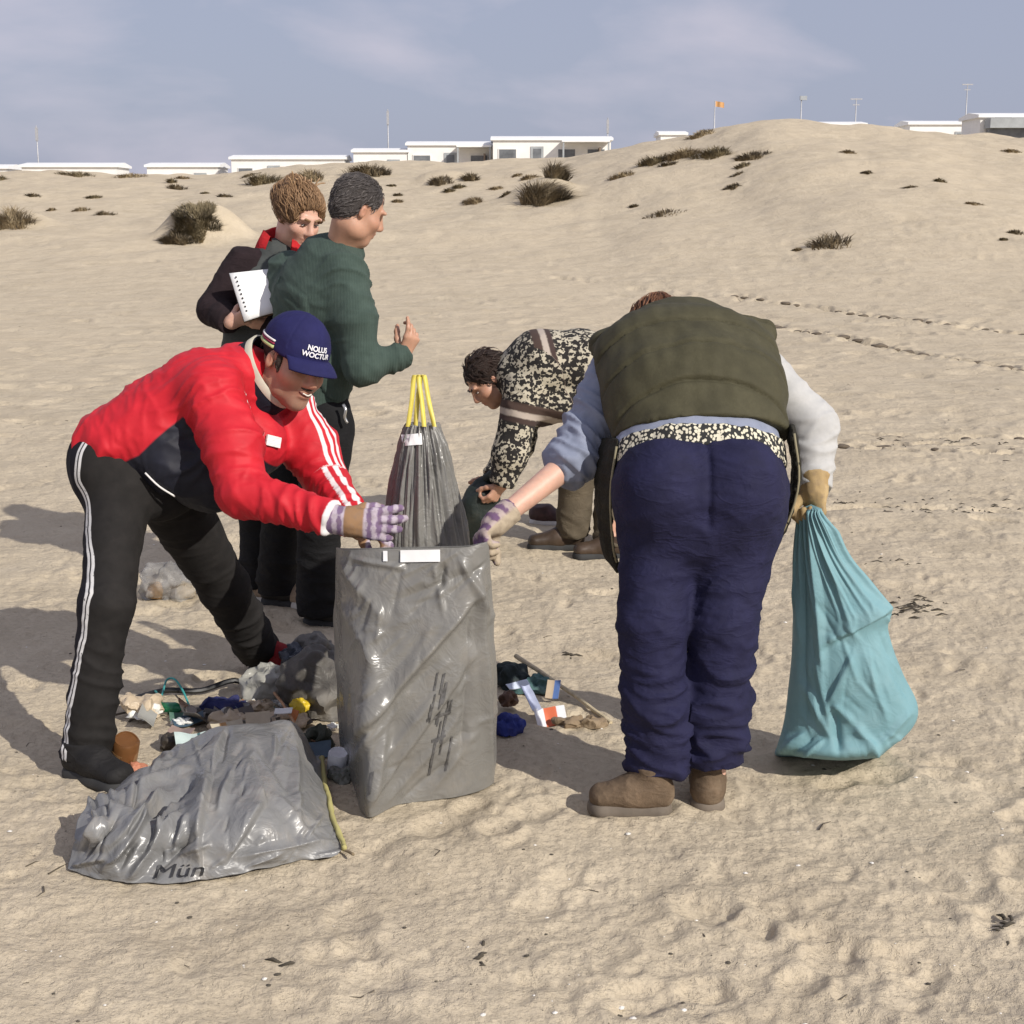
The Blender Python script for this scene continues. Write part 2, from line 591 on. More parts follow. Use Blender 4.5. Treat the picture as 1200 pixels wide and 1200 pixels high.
for _ in range(330):                                   # single footprints
    y = 2.0 + 10.4 * RNG.rand() ** 1.1
    x = (RNG.rand() - 0.5) * min(9.6, 0.95 * y + 1.0)
    if x < -0.05 and y < 3.5 and RNG.rand() < 0.8: continue   # smoother sand at the front left
    footprint(R1, x, y, RNG.rand() * 6.28, 0.005 + 0.010 * RNG.rand())
for _ in range(5200):                                  # scuffs, toe marks and crumbs
    y = 1.6 + 11 * RNG.rand() ** 1.15
    x = (RNG.rand() - 0.5) * min(9.6, 0.95 * y + 1.0)
    if x < -0.05 and y < 3.5 and RNG.rand() < 0.72: continue
    s = 0.008 + 0.026 * RNG.rand() ** 2
    dent(R1, x, y, s * (1 + 1.6 * RNG.rand()), s * 0.8, RNG.rand() * 3.14, (RNG.rand() - 0.22) * s * 0.60, 0.22, 1.3)
def track(pa, pb, step, L, W, depth, jit=0.05, skip=0.0, raster=None):
    a, b = G(*pa)[:2], G(*pb)[:2]
    d = b - a; n = int(np.linalg.norm(d) / step); ang = math.atan2(d[1], d[0])
    for k in range(n + 1):
        if RNG.rand() < skip: continue
        q = a + d * (k / max(n, 1)) + RNG.normal(size=2) * jit * step
        r = raster or (R2 if q[1] > 12 else R1)
        dent(r, q[0], q[1], L, W, ang + 0.4 * RNG.normal(), depth * (0.7 + 0.6 * RNG.rand()), 0.10, 1.8)
track((840, 378), (1240, 440), 0.30, 0.10, 0.15, 0.15, 0.05, 0.02)
track((860, 366), (1240, 400), 0.31, 0.10, 0.14, 0.12, 0.06, 0.08)
track((640, 352), (1000, 378), 0.32, 0.10, 0.14, 0.08, 0.12, 0.2)
for row, dep in ((508, 0.050), (519, 0.055), (526, 0.055), (597, 0.035), (606, 0.04)):
    track((985, row), (1260, row + 4), 0.20, 0.11, 0.055, dep * 1.5, 0.22, 0.16)
track((360, 352), (640, 372), 0.32, 0.12, 0.10, 0.04, 0.2, 0.3)
track((430, 495), (580, 500), 0.22, 0.12, 0.05, 0.03, 0.25, 0.2)
track((0, 492), (110, 497), 0.25, 0.12, 0.05, 0.03, 0.25, 0.2)
track((20, 330), (230, 345), 0.35, 0.12, 0.10, 0.03, 0.2, 0.3)
for _ in range(1500):
    y = 10.5 + 22 * RNG.rand() ** 1.3
    x = (RNG.rand() - 0.5) * min(27, 0.9 * y + 2)
    s = 0.07 + 0.09 * RNG.rand()
    dent(R2, x, y, s * (1 + RNG.rand()), s, RNG.rand() * 3.14, (RNG.rand() * 0.9 - 0.15) * 0.045, 0.4, 1.4)
def raster(r, x, y):
    fx = (x - r['x0']) / r['h']; fy = (y - r['y0']) / r['h']
    ok = (fx > 1) & (fy > 1) & (fx < r['nx'] - 2) & (fy < r['ny'] - 2)
    fx = np.clip(fx, 0, r['nx'] - 2); fy = np.clip(fy, 0, r['ny'] - 2)
    i = fx.astype(int); j = fy.astype(int); u = fx - i; v = fy - j
    A = r['a']
    return ok * ((A[j, i] * (1 - u) + A[j, i + 1] * u) * (1 - v) + (A[j + 1, i] * (1 - u) + A[j + 1, i + 1] * u) * v)
MOUNDS = []      # (x, y, rx, ry, height, lean)
def H(x, y, fine=True):
    x = np.atleast_1d(np.asarray(x, float)); y = np.atleast_1d(np.asarray(y, float))
    yc = np.interp(x, _crxs, _crys); zc = np.interp(x, _crxs, _crzs); zp = np.interp(x, _crxs, _plzs)
    t = np.clip((y - 17.0) / (yc - 17.0), 0, 1)
    z = zc * (0.30 * t ** 1.2 + 0.70 * sst(t) ** 1.5)
    b = sst((y - yc) / 22.0)
    z = z * (1 - b) + np.where(y > yc, zp, z) * b
    far = np.clip(y - 70, 0, None)
    p = np.stack([x, y, 0 * x], 1)
    dune = sst((y - 19) / 22.0) * (1 - sst((y - 70) / 20))
    z = z + dune * (0.34 * fbm(p * 0.15 + 3.3, 4) + 0.11 * fbm(p * 0.6 + 1.3, 3))
    near = 1 - sst((y - 22) / 20.0)
    z = z + near * 0.045 * fbm(p * 0.55 + 8.1, 3)
    for (mx, my, rx, ry, mh, _) in MOUNDS:
        q = ((x - mx) / rx) ** 2 + ((y - my) / ry) ** 2
        z = z + mh * np.exp(-q ** 1.6)
    if fine:
        w = 1 - sst((y - 10) / 4)
        n1 = fbm(p * 4.5 + 2.2, 3); n2 = fbm(p * 13 + 7.7, 3)
        lump = 0.012 * n1 + 0.006 * (np.abs(n2) * -2 + 0.35)
        rip = np.sin((x * 0.55 + y * 1.0) * 34 + 5 * noise(p * 1.6))
        front = sst((-0.0 - x) / 0.5) * sst((3.55 - y) / 0.5)
        z = z + w * lump * (1 - 0.6 * front) + front * 0.0035 * rip
        z = z + raster(R1, x, y) * (1 - sst((y - 11.5) / 1.2)) + raster(R2, x, y) * sst((y - 10.5) / 1.5)
    return z
def h1(x, y, fine=True):
    return float(H(x, y, fine)[0])
def GT(px, py):
    "where the ray through this pixel meets the terrain"
    d = _ray(px, py)
    t = np.concatenate([np.linspace(1.5, 18, 200), np.linspace(18, 75, 1000)])
    q = _cc + d * t[:, None]
    below = q[:, 2] < H(q[:, 0], q[:, 1], False)
    if not below.any(): return None
    return q[np.argmax(below)]

for (px, py, rx, ry, mh) in ((232, 287, 1.0, 0.8, 0.85), (12, 268, 0.9, 0.8, 0.35), (632, 236, 0.9, 0.9, 0.4), (515, 216, 0.8, 0.8, 0.25)):
    q = GT(px, py)
    MOUNDS.append((q[0], q[1] + ry, rx, ry, mh, 0))

def make_ground():
    th = [0.0]
    fine = math.radians(0.07)
    n = int(math.radians(22.5) / fine)
    a = list(np.arange(-n, n + 1) * fine)
    s, cur, side = fine, a[-1], []
    while True:
        s = min(s * 1.12, math.radians(4.0)); cur += s
        if cur > math.pi - s * 0.6: break
        side.append(cur)
    th = np.array([-v for v in reversed(side)] + a + side)
    r = [0.25]
    while r[-1] < 1.3: r.append(r[-1] * 1.10)
    while r[-1] < 13: r.append(r[-1] * 1.0042)
    while r[-1] < 24: r.append(r[-1] * 1.0048)
    while r[-1] < 72: r.append(r[-1] * 1.0085)
    while r[-1] < 1800: r.append(r[-1] * 1.06)
    r = np.array(r)
    TH, R = np.meshgrid(th, r)
    X = (R * np.sin(TH)).ravel(); Y = (R * np.cos(TH)).ravel()
    Z = H(X, Y)
    V = np.stack([X, Y, Z], 1)
    nr, na = len(r), len(th)
    i, j = np.meshgrid(np.arange(nr - 1), np.arange(na), indexing='ij')
    j2 = (j + 1) % na
    F = np.stack([i * na + j, (i) * na + j2, (i + 1) * na + j2, (i + 1) * na + j], -1).reshape(-1, 4)[:, ::-1]
    # close the little disc under the camera
    V = np.concatenate([V, [[0, 0, h1(0, 0)]]])
    c = len(V) - 1
    k = np.arange(na)
    F = np.concatenate([F, np.stack([k, (k + 1) % na, np.full(na, c), np.full(na, c)], 1)[:0]])
    b = MB('sand')
    co = b.coords()
    big = b.noise(co, 0.35, 4, 0.6)
    mid = b.noise(co, 2.3, 5, 0.65)
    col = b.mix(b.step(mid, 0.3, 0.72), (0.455, 0.385, 0.280), (0.590, 0.508, 0.378))
    col = b.mix(b.math('MULTIPLY', b.step(big, 0.35, 0.7), 0.45), col, (0.61, 0.515, 0.375))
    grain = b.noise(co, 420.0, 2, 0.7)
    col = b.mix(b.math('MULTIPLY', b.step(grain, 0.35, 0.7), 0.30), col, (0.30, 0.245, 0.18))
    clump = b.noise(co, 38.0, 4, 0.7)
    col = b.mix(b.math('MULTIPLY', b.step(clump, 0.55, 0.8), 0.35), col, (0.36, 0.29, 0.21))
    sp = b.voronoi(co, 46.0)
    spn = b.noise(co, 3.1, 3, 0.6)
    spk = b.math('MULTIPLY', b.step(sp, 0.15, 0.09), b.step(spn, 0.50, 0.60))
    col = b.mix(b.math('MULTIPLY', spk, 0.6), col, (0.13, 0.105, 0.08))
    pit = b.noise(b.mapping(co, (1, 1, 0.4)), 62.0, 4, 0.75, 0.4)
    nb = b.bump(b.step(pit, 0.28, 0.5), 0.5, 0.009)
    nb = b.bump(clump, 0.35, 0.009, nb)
    nb = b.bump(b.noise(co, 110.0, 3, 0.7), 0.6, 0.005, nb)
    nb = b.bump(grain, 0.35, 0.0025, nb)
    nb = b.bump(b.noise(co, 7.0, 4, 0.65), 0.30, 0.04, nb)
    nb = b.bump(b.noise(co, 1.3, 5, 0.65), 0.35, 0.25, nb)
    mat = b.set(col, 0.95, nb, Specular_IOR_Level=0.15)
    g = mesh_obj('sand_ground', V, F, mat)
    set_props(g, 'pale beige beach sand rising into low dunes', kind='structure')
    return g
make_ground()

# ------------------------------------------------------------------ boxes and tubes
def box_vf(c, h, M=None):
    M = np.eye(3) if M is None else M
    s = np.array([(x, y, z) for x in (-1, 1) for y in (-1, 1) for z in (-1, 1)], float) * np.asarray(h, float)
    V = np.asarray(c, float) + s @ np.asarray(M).T
    F = [(0, 1, 3, 2), (4, 6, 7, 5), (0, 4, 5, 1), (2, 3, 7, 6), (0, 2, 6, 4), (1, 5, 7, 3)]
    return V, F
def join(parts):
    V, F, n = [], [], 0
    for v, f in parts:
        V.append(np.asarray(v, float)); F += [tuple(int(i) + n for i in q) for q in f]; n += len(v)
    return np.concatenate(V), F
def tube_vf(pts, rad, seg=8, cap=True):
    pts = np.asarray(pts, float); n = len(pts)
    rad = np.broadcast_to(np.asarray(rad, float), (n,))
    T = np.gradient(pts, axis=0)
    x = np.array([0, 0, 1.0]) if abs(unit(T[0])[2]) < 0.9 else np.array([1.0, 0, 0])
    V = []
    for k in range(n):
        M = rot_frame(T[k], x); x = M[:, 0]
        a = np.arange(seg) * 2 * math.pi / seg
        V.append(pts[k] + rad[k] * (np.cos(a)[:, None] * M[:, 0] + np.sin(a)[:, None] * M[:, 1]))
    V = np.concatenate(V); F = []
    for k in range(n - 1):
        for s in range(seg):
            F.append((k * seg + s, k * seg + (s + 1) % seg, (k + 1) * seg + (s + 1) % seg, (k + 1) * seg + s))
    if cap:
        F.append(tuple(range(seg))[::-1]); F.append(tuple((n - 1) * seg + s for s in range(seg)))
    return V, F
def lathe_vf(prof, seg=16):
    "prof: (radius, z) from bottom to top, about the z axis"
    V = []
    for r, z in prof:
        a = np.arange(seg) * 2 * math.pi / seg
        V.append(np.stack([r * np.cos(a), r * np.sin(a), 0 * a + z], 1))
    n = len(prof); F = []
    for k in range(n - 1):
        for s in range(seg):
            F.append((k * seg + s, k * seg + (s + 1) % seg, (k + 1) * seg + (s + 1) % seg, (k + 1) * seg + s))
    F.append(tuple(range(seg))[::-1]); F.append(tuple((n - 1) * seg + s for s in range(seg)))
    return np.concatenate(V), F

# ------------------------------------------------------------------ mobile homes behind the dunes
M_white = plain_mat('white_cladding', (0.80, 0.79, 0.76), 0.55, 0.06, scale=1.5)
M_roofw = plain_mat('white_roof_sheet', (0.82, 0.82, 0.81), 0.5, 0.05, scale=1.2)
M_glassd = plain_mat('hazed_window_glass', (0.15, 0.16, 0.17), 0.15, 0.3, scale=2)  # glass lightened: distant haze put into the colour
M_greyp = plain_mat('grey_panel', (0.34, 0.36, 0.37), 0.6, 0.15, scale=2)
M_steel = plain_mat('galvanised_pole', (0.42, 0.42, 0.43), 0.5, 0.15, metallic=0.3)
M_brown = plain_mat('brown_timber_deck', (0.22, 0.17, 0.13), 0.8, 0.25)
def mobile_home(px0, px1, row, D, label, style):
    cx = (px0 + px1) / 2; y = D; wpx = px1 - px0
    top = P(cx, row, D); W = wpx * D / FPX
    x = top[0]; zt = top[2]
    gz = h1(x, y, False) - 0.1
    hh = zt - gz
    o = empty('mobile_home', (x, y, gz), 0, label, 'mobile home', 'white mobile homes behind the dunes')
    dep = 1.6
    def part(name, c, h, mat, par=None):
        V, F = box_vf(np.array([x, y, gz]) + np.array(c), h)
        ob = mesh_obj(name, V, F, mat, par or o, smooth=False)
        return ob
    wz0, wz1 = 0.35, hh - 0.30
    part('wall', (0, 0, (wz0 + wz1) / 2), (W / 2, dep, (wz1 - wz0) / 2), M_white)
    part('skirt', (0, 0, 0.17), (W / 2 - 0.06, dep - 0.06, 0.178), M_greyp)
    # shallow pitched roof with a fascia
    e = 0.14
    q = [(-W / 2 - e, -dep - e, wz1), (W / 2 + e, -dep - e, wz1), (W / 2 + e, dep + e, wz1), (-W / 2 - e, dep + e, wz1),
         (-W / 2 - e, -dep - e, wz1 + 0.14), (W / 2 + e, -dep - e, wz1 + 0.14), (W / 2 + e, dep + e, wz1 + 0.14), (-W / 2 - e, dep + e, wz1 + 0.14),
         (-W / 2 - e, 0, wz1 + 0.32), (W / 2 + e, 0, wz1 + 0.32)]
    V = np.array(q) + np.array([x, y, gz])
    F = [(3, 2, 1, 0), (0, 1, 5, 4), (2, 3, 7, 6), (1, 2, 6, 9, 5), (3, 0, 4, 8, 7), (4, 5, 9, 8), (6, 7, 8, 9)]
    mesh_obj('roof', V, F, M_roofw, o, smooth=False)
    nw = max(2, int(W / 1.7))
    for k in range(nw):
        wx = -W / 2 + (k + 0.5) * W / nw
        ww = 0.42 if style != 'porch' else 0.5
        if k == 1:
            d = part('door', (wx, -dep - 0.02, 0.35 + 0.95), (0.38, 0.03, 0.94), M_greyp)
            part('pane', (wx, -dep - 0.055, 0.35 + 1.42), (0.24, 0.012, 0.34), M_glassd, d)
            continue
        wn = part('window', (wx, -dep - 0.02, 0.35 + 1.32), (ww + 0.06, 0.03, 0.46), M_white)
        part('pane', (wx, -dep - 0.055, 0.35 + 1.32), (ww, 0.012, 0.40), M_glassd, wn)
    if style == 'porch':
        part('porch_roof', (W * 0.28, -dep - 0.75, wz1 - 0.10), (W * 0.2, 0.72, 0.05), M_roofw)
        for s in (-1, 1):
            part('porch_post', (W * 0.28 + s * (W * 0.2 - 0.08), -dep - 1.38, (wz1 - 0.15) / 2), (0.05, 0.05, (wz1 - 0.15) / 2), M_greyp)
        part('porch_screen', (W * 0.40, -dep - 0.7, 1.25), (0.05, 0.6, 0.9), M_brown)
    if style == 'awning':
        a = part('awning', (0, -dep - 0.55, wz1 - 0.32), (W / 2 - 0.2, 0.5, 0.24), M_greyp)
        part('front_glazing', (0, -dep - 0.30, 1.25), (W / 2 - 0.3, 0.24, 0.62), M_glassd)
for a in ((36, 142, 191, 95, 'long white mobile home behind the dune, second from the thin mast', 'plain'),
          (-60, 16, 193, 97, 'white mobile home whose roof just clears the sand beside the lone white-topped mast', 'plain'),
          (180, 260, 191, 96, 'low white mobile home between two longer ones, mostly sunk behind sand', 'plain'),
          (278, 405, 182, 95, 'long white mobile home with grass tufts growing in front', 'plain'),
          (418, 478, 174, 95, 'short white mobile home below the tall dark-tipped mast', 'plain'),
          (481, 577, 166, 95, 'white mobile home with a brown screened porch', 'porch'),
          (580, 712, 160, 93, 'largest white mobile home, ending beside a thin mast at the dune slope', 'porch'),
          (772, 800, 154, 97, 'sliver of white mobile home roof behind the grassy dune slope', 'plain'),
          (948, 1006, 143, 97, 'white mobile home with only its roof edge above the high bare dune', 'plain'),
          (1060, 1137, 142, 96, 'white mobile home roof showing over the high dune beside the glazed one', 'plain'),
          (1140, 1240, 133, 80, 'mobile home with grey awning and dark front glazing above the dune', 'awning')):
    mobile_home(*a)

def mast(px, row0, row1, D, label, style):
    b = P(px, row1, D); t = P(px, row0, D)
    gz = h1(b[0], D, False) - 0.2
    o = empty('mast', (b[0], D, gz), 0, label, 'mast', 'thin masts behind the dunes')
    r = 0.045
    V, F = tube_vf([(b[0], D, gz), (b[0], D, (gz + t[2]) / 2), (b[0], D, t[2])], [r * 1.3, r, r * 0.8], 8)
    mesh_obj('pole', V, F, M_steel, o)
    if style == 'white':
        V, F = box_vf((b[0], D, t[2] - 0.55), (0.075, 0.075, 0.42)); mesh_obj('antenna_panel', V, F, M_steel, o, smooth=False)
    if style == 'lamp':
        V, F = box_vf((b[0] + 0.12, D, t[2] - 0.1), (0.22, 0.1, 0.13)); mesh_obj('lamp_head', V, F, M_greyp, o, smooth=False)
    if style == 'cross':
        V, F = box_vf((b[0], D, t[2] - 0.06), (0.38, 0.035, 0.035)); mesh_obj('crossbar', V, F, M_steel, o, smooth=False)
        V, F = box_vf((b[0], D, t[2] - 0.42), (0.22, 0.03, 0.03)); mesh_obj('crossbar', V, F, M_steel, o, smooth=False)
    if style == 'flag':
        n = 9
        V = [(b[0] + 0.045 + k * 0.07, D + 0.05 * math.sin(k * 1.1), t[2] - 0.02 - s * 0.34 - 0.012 * k) for k in range(n) for s in (0, 1)]
        F = [(2 * k, 2 * k + 2, 2 * k + 3, 2 * k + 1) for k in range(n - 1)]
        mesh_obj('flag', V, F, plain_mat('faded_orange_flag', (0.55, 0.30, 0.12), 0.8), o)
for a in ((45, 147, 192, 100, 'thin mast with a white panel at the top, standing alone', 'white'),
          (455, 128, 175, 100, 'tall mast with a white panel behind the short mobile home', 'white'),
          (712, 138, 165, 100, 'bare thin mast at the end of the largest mobile home', 'white'),
          (837, 118, 150, 100, 'thin mast flying a small orange flag above the dune', 'flag'),
          (938, 113, 152, 100, 'lamp mast standing behind the high dune top', 'lamp'),
          (1002, 115, 152, 100, 'aerial mast with two crossbars behind the dune', 'cross'),
          (1131, 98, 150, 110, 'faint aerial mast with crossbars behind the pair of roofs', 'cross')):
    mast(*a)

# ------------------------------------------------------------------ dune plants
def tuft_mesh(c, rx, ry, hgt, n, rs, lean=(0.0, 0.0), wid=0.012, spread=0.6):
    V, F = [], []
    for _ in range(n):
        a = rs.rand() * 6.283; q = math.sqrt(rs.rand())
        q *= 0.62 + 0.38 * math.sin(a * 2 + c[0] * 3) * math.cos(a * 3 + c[0])  # ragged outline
        bx, by = c[0] + rx * q * math.cos(a), c[1] + ry * q * math.sin(a)
        L = hgt * (0.45 + 0.6 * rs.rand()) * (1.05 - 0.45 * q)
        d = np.array([math.cos(a) * spread * (0.3 + q) + lean[0] + 0.35 * rs.normal(), math.sin(a) * spread * (0.3 + q) + lean[1] + 0.35 * rs.normal(), 1.0])
        d = unit(d); w = np.array([-math.sin(a + rs.rand()), math.cos(a), 0]) * wid * (0.6 + 0.8 * rs.rand())
        b0 = np.array([bx, by, 0.0])
        p1 = b0 + d * L * 0.5; p2 = p1 + (d + np.array([d[0] * 0.6, d[1] * 0.6, -0.45])) * L * 0.5
        k = len(V)
        V += [b0 - w, b0 + w, p1 - w * 0.8, p1 + w * 0.8, p2]
        F += [(k, k + 1, k + 3, k + 2), (k + 2, k + 3, k + 4)]
    V = np.array(V)
    z = H(V[:, 0], V[:, 1], False)
    base = np.repeat(z.reshape(-1, 5)[:, 0], 5)
    V[:, 2] += base - 0.02
    return V, F
def grass_mat(name, c0, c1):
    b = MB(name)
    col = b.mix(b.step(b.noise(b.coords(), 9.0, 3), 0.3, 0.7), c0, c1)
    return b.set(col, 0.8)
M_gr = [grass_mat('dry_straw_grass', (0.20, 0.15, 0.085), (0.36, 0.285, 0.175)),
        grass_mat('dark_dune_scrub', (0.085, 0.066, 0.040), (0.22, 0.17, 0.10)),
        grass_mat('olive_dune_grass', (0.115, 0.092, 0.05), (0.25, 0.20, 0.115))]
TUFTS = [  # px, row of the base, half width px, height px, blades, material, label
    (232, 264, 40, 15, 1300, 2, 'bushy olive grass cap on a sand mound with a shaded hollow side'),
    (208, 286, 26, 15, 700, 1, 'dark blades standing in for shade at the foot of the grass-capped mound'),  # shade on the mound's lower left side, put in as dark blades
    (14, 262, 34, 24, 420, 0, 'straw-coloured grass patch on a low sand rise below the white-topped mast'),
    (632, 238, 34, 34, 900, 1, 'largest dark scrub tuft leaning on the slope below the big mobile home'),
    (650, 208, 18, 26, 380, 1, 'dark scrub growing up from the largest tuft towards the roofs'),
    (430, 206, 32, 20, 420, 1, 'dark bushy tuft on the crest below the short mobile home'),
    (515, 216, 18, 12, 220, 1, 'small dark scrub clump below the porch mobile home'),
    (552, 212, 12, 14, 160, 1, 'small upright scrub beside the small clump below the porch'),
    (556, 238, 15, 10, 170, 0, 'dry flat grass tuft lower on the slope near the largest scrub'),
    (305, 215, 26, 17, 300, 2, 'olive grass on the crest in front of the long mobile home'),
    (362, 212, 26, 18, 300, 0, 'straw grass on the crest behind the two standing people'),
    (206, 222, 14, 10, 140, 1, 'small dark sprig above the grass-capped mound'),
    (122, 252, 16, 8, 130, 1, 'thin line of dark twigs on open sand left of the mound'),
    (90, 206, 30, 8, 200, 2, 'low grass fringe along the crest before the long mobile home'),
    (150, 208, 26, 8, 180, 0, 'dry grass fringe on the crest between two mobile homes'),
    (745, 168, 26, 9, 240, 0, 'dry grass on the crest beside the sliver of roof'),
    (728, 208, 20, 10, 200, 0, 'dry grass at the lower end of the grassy dune slope'),
    (765, 192, 26, 14, 320, 2, 'olive grass low on the grassy dune slope'),
    (800, 184, 28, 15, 340, 0, 'straw grass in the middle of the grassy dune slope'),
    (838, 182, 28, 14, 320, 2, 'olive grass high on the grassy dune slope'),
    (878, 186, 26, 11, 260, 1, 'dark grass ending the grassy streak on the bare dune'),
    (822, 158, 22, 8, 200, 0, 'thin dry grass on the crest below the orange flag'),
    (972, 288, 36, 22, 150, 1, 'sparse spiky twigs standing in open sand below the high dune'),
    (775, 252, 34, 9, 110, 1, 'scattered dark twigs on open sand above the bending pair'),
    (1190, 274, 16, 8, 90, 1, 'small dark twigs on open sand under the glazed mobile home'),
    (865, 205, 10, 6, 60, 1, 'single small tuft under the dark end of the grassy streak'),
]
_places = ('left of the grass-capped mound', 'above the grass-capped mound', 'between mound and the largest dark scrub', 'on the slope under the mobile homes', 'beside the grassy dune streak', 'on the bare dune face', 'low on the bare slope')
_looks = ('dry straw tuft', 'small olive tuft', 'dark wiry tuft', 'flat withered tuft', 'thin upright tuft', 'ragged brown tuft')
_trs = np.random.RandomState(77)
for k in range(34):                                    # small tufts between the big ones
    pk = (_trs.randint(0, 190), _trs.randint(200, 330), _trs.randint(300, 600), _trs.randint(460, 640), _trs.randint(690, 900), _trs.randint(880, 1190), _trs.randint(640, 1180))[k % 7]
    rk = (_trs.randint(208, 262), _trs.randint(206, 232), _trs.randint(206, 240), _trs.randint(204, 240), _trs.randint(176, 222), _trs.randint(176, 230), _trs.randint(230, 300))[k % 7]
    lk = _looks[k % 6] + ' ' + _places[k % 7]
    TUFTS.append((pk, rk, _trs.randint(6, 16), _trs.randint(4, 9), 150, (0, 2, 1, 0, 2, 1)[k % 6], lk))
for k, (px, row, hw, hp, n, mi, lab) in enumerate(TUFTS):
    q = GT(px, row)
    if q is None: continue
    s = q[1] / FPX
    rs = np.random.RandomState(100 + k)
    lean = (0.5, 0.1) if 'leaning' in lab or 'growing up' in lab else (-0.15, 0.0)
    V, F = tuft_mesh(q, hw * s, hw * s * 0.8, hp * s * 1.15, int(n * 1.9), rs, lean, 0.005 + 0.00022 * q[1], 0.5 + 0.5 * rs.rand())
    o = mesh_obj('dune_grass', V, F, M_gr[mi], None, smooth=False)
    o.data.transform(Matrix.Translation((-q[0], -q[1], -q[2]))); o.location = Vector(q)
    set_props(o, lab, 'dune plant', 'grass and scrub on the dunes', 'stuff' if ('twigs' in lab or 'fringe' in lab) else 'thing')

# ------------------------------------------------------------------ people: shared anatomy
def skin_mat(name, color):
    b = MB(name)
    c = b.coords()
    n = b.noise(c, 22.0, 4, 0.6)
    col = b.mix(b.step(n, 0.3, 0.7), tuple(x * 0.86 for x in color), tuple(min(1, x * 1.1) for x in color))
    ruddy = b.step(b.attr('ruddy')['Fac'], 0.0, 1.0)
    col = b.mix(b.math('MULTIPLY', ruddy, 0.75), col, (color[0] * 0.85, color[1] * 0.48, color[2] * 0.45))
    stub = b.step(b.attr('stubble')['Fac'], 0.0, 1.0)
    col = b.mix(b.math('MULTIPLY', stub, 0.42), col, (0.10, 0.075, 0.065))
    return b.set(col, 0.5, b.bump(b.noise(c, 320.0, 2, 0.6), 0.15, 0.001), Subsurface_Weight=0.12, Subsurface_Radius=(0.012, 0.005, 0.003))
class Frame:
    def __init__(self, c, f, u, s=1.0):
        self.c = np.asarray(c, float); self.f = unit(f)
        u = np.asarray(u, float); self.u = unit(u - self.f * np.dot(u, self.f))
        self.l = np.cross(self.u, self.f); self.s = s
        self.M = np.stack([self.l, self.f, self.u], 1)
    def at(self, l, f, u):
        return self.c + self.s * (self.l * l + self.f * f + self.u * u)
    def loc(self, V):
        return (V - self.c) @ self.M / self.s
def head_sdf(S, F, nek):
    s = F.s
    e = lambda p, r, k=0.03, op='u': S.ell(F.at(*p), np.array(r) * s, F.M, k * s, op)
    e((0, -0.018, 0.038), (0.076, 0.098, 0.084))
    e((0, 0.022, -0.045), (0.058, 0.070, 0.080), 0.04)
    e((0, 0.062, -0.103), (0.026, 0.022, 0.020), 0.03)
    for q in (-1, 1):
        e((q * 0.042, 0.050, -0.028), (0.026, 0.030, 0.024), 0.03)
        e((q * 0.050, 0.005, -0.078), (0.016, 0.035, 0.022), 0.03)
        e((q * 0.031, 0.083, 0.026), (0.026, 0.012, 0.009), 0.018)
        e((q * 0.032, 0.099, 0.003), (0.019, 0.017, 0.013), 0.016, 's')
        e((q * 0.012, 0.095, -0.036), (0.009, 0.012, 0.009), 0.010)
        S.ell(F.at(q * 0.078, -0.012, -0.008), np.array((0.008, 0.014, 0.024)) * s, F.M, 0.008)
        e((q * 0.0845, -0.007, -0.005), (0.005, 0.007, 0.012), 0.005, 's')
    S.cone(F.at(0, 0.083, 0.020), F.at(0, 0.108, -0.028), 0.009 * s, 0.013 * s, 0.014 * s)
    e((0, 0.086, -0.058), (0.023, 0.013, 0.0065), 0.008)
    e((0, 0.084, -0.072), (0.020, 0.013, 0.0075), 0.008)
    e((0, 0.098, -0.0645), (0.022, 0.006, 0.0018), 0.004, 's')
    S.cone(F.at(0, -0.028, -0.06), nek, 0.056 * s, 0.062 * s, 0.04)
def hand_sdf(S, w, d, n, side=1, curl=0.5, s=1.0, thumb=0.5, grow=0.0, spread=0.10):
    "w wrist, d towards the knuckles, n out of the palm; side +1: thumb along cross(d, n)"
    d = unit(d); n = np.asarray(n, float); n = unit(n - d * np.dot(n, d)); t = np.cross(d, n) * side
    w = np.asarray(w, float)
    g = grow
    S.slab(w + d * 0.012, w + d * 0.078 * s, (0.030 * s + g, 0.020 * s + g), (0.040 * s + g, 0.014 * s + g), t, 0.02)
    for k, (o, L, r) in enumerate(((0.030, 0.074, 0.0088), (0.010, 0.083, 0.0092), (-0.010, 0.077, 0.0088), (-0.029, 0.061, 0.0078))):
        p = w + s * (d * (0.086 - 0.006 * abs(k - 1)) + t * o)
        c = curl if np.isscalar(curl) else curl[k]
        a = 0.0
        for j, q in enumerate((0.45, 0.31, 0.24)):
            a += c * (0.75, 1.0, 0.7)[j]
            dd = unit(d * math.cos(a) + n * math.sin(a) + t * (o / 0.03) * spread * math.cos(a))
            p2 = p + dd * L * q * s
            S.cone(p, p2, r * s * (1 - 0.06 * j) + g, r * s * (0.95 - 0.08 * j) + g, 0.006 if j or k else 0.01)
            p = p2
    p = w + s * (d * 0.022 + t * 0.026 + n * 0.006)
    for j, (L, a) in enumerate(((0.042, 0.0), (0.032, 0.25), (0.026, 0.45))):
        dd = unit(d * (0.75 + a * 0.4) + t * (0.75 - thumb * 0.8 - a) + n * (0.25 + thumb * 0.9 + a * 0.4))
        p2 = p + dd * L * s
        S.cone(p, p2, (0.0125, 0.0108, 0.0098)[j] * s + g, (0.0110, 0.0098, 0.0085)[j] * s + g, 0.012)
        p = p2
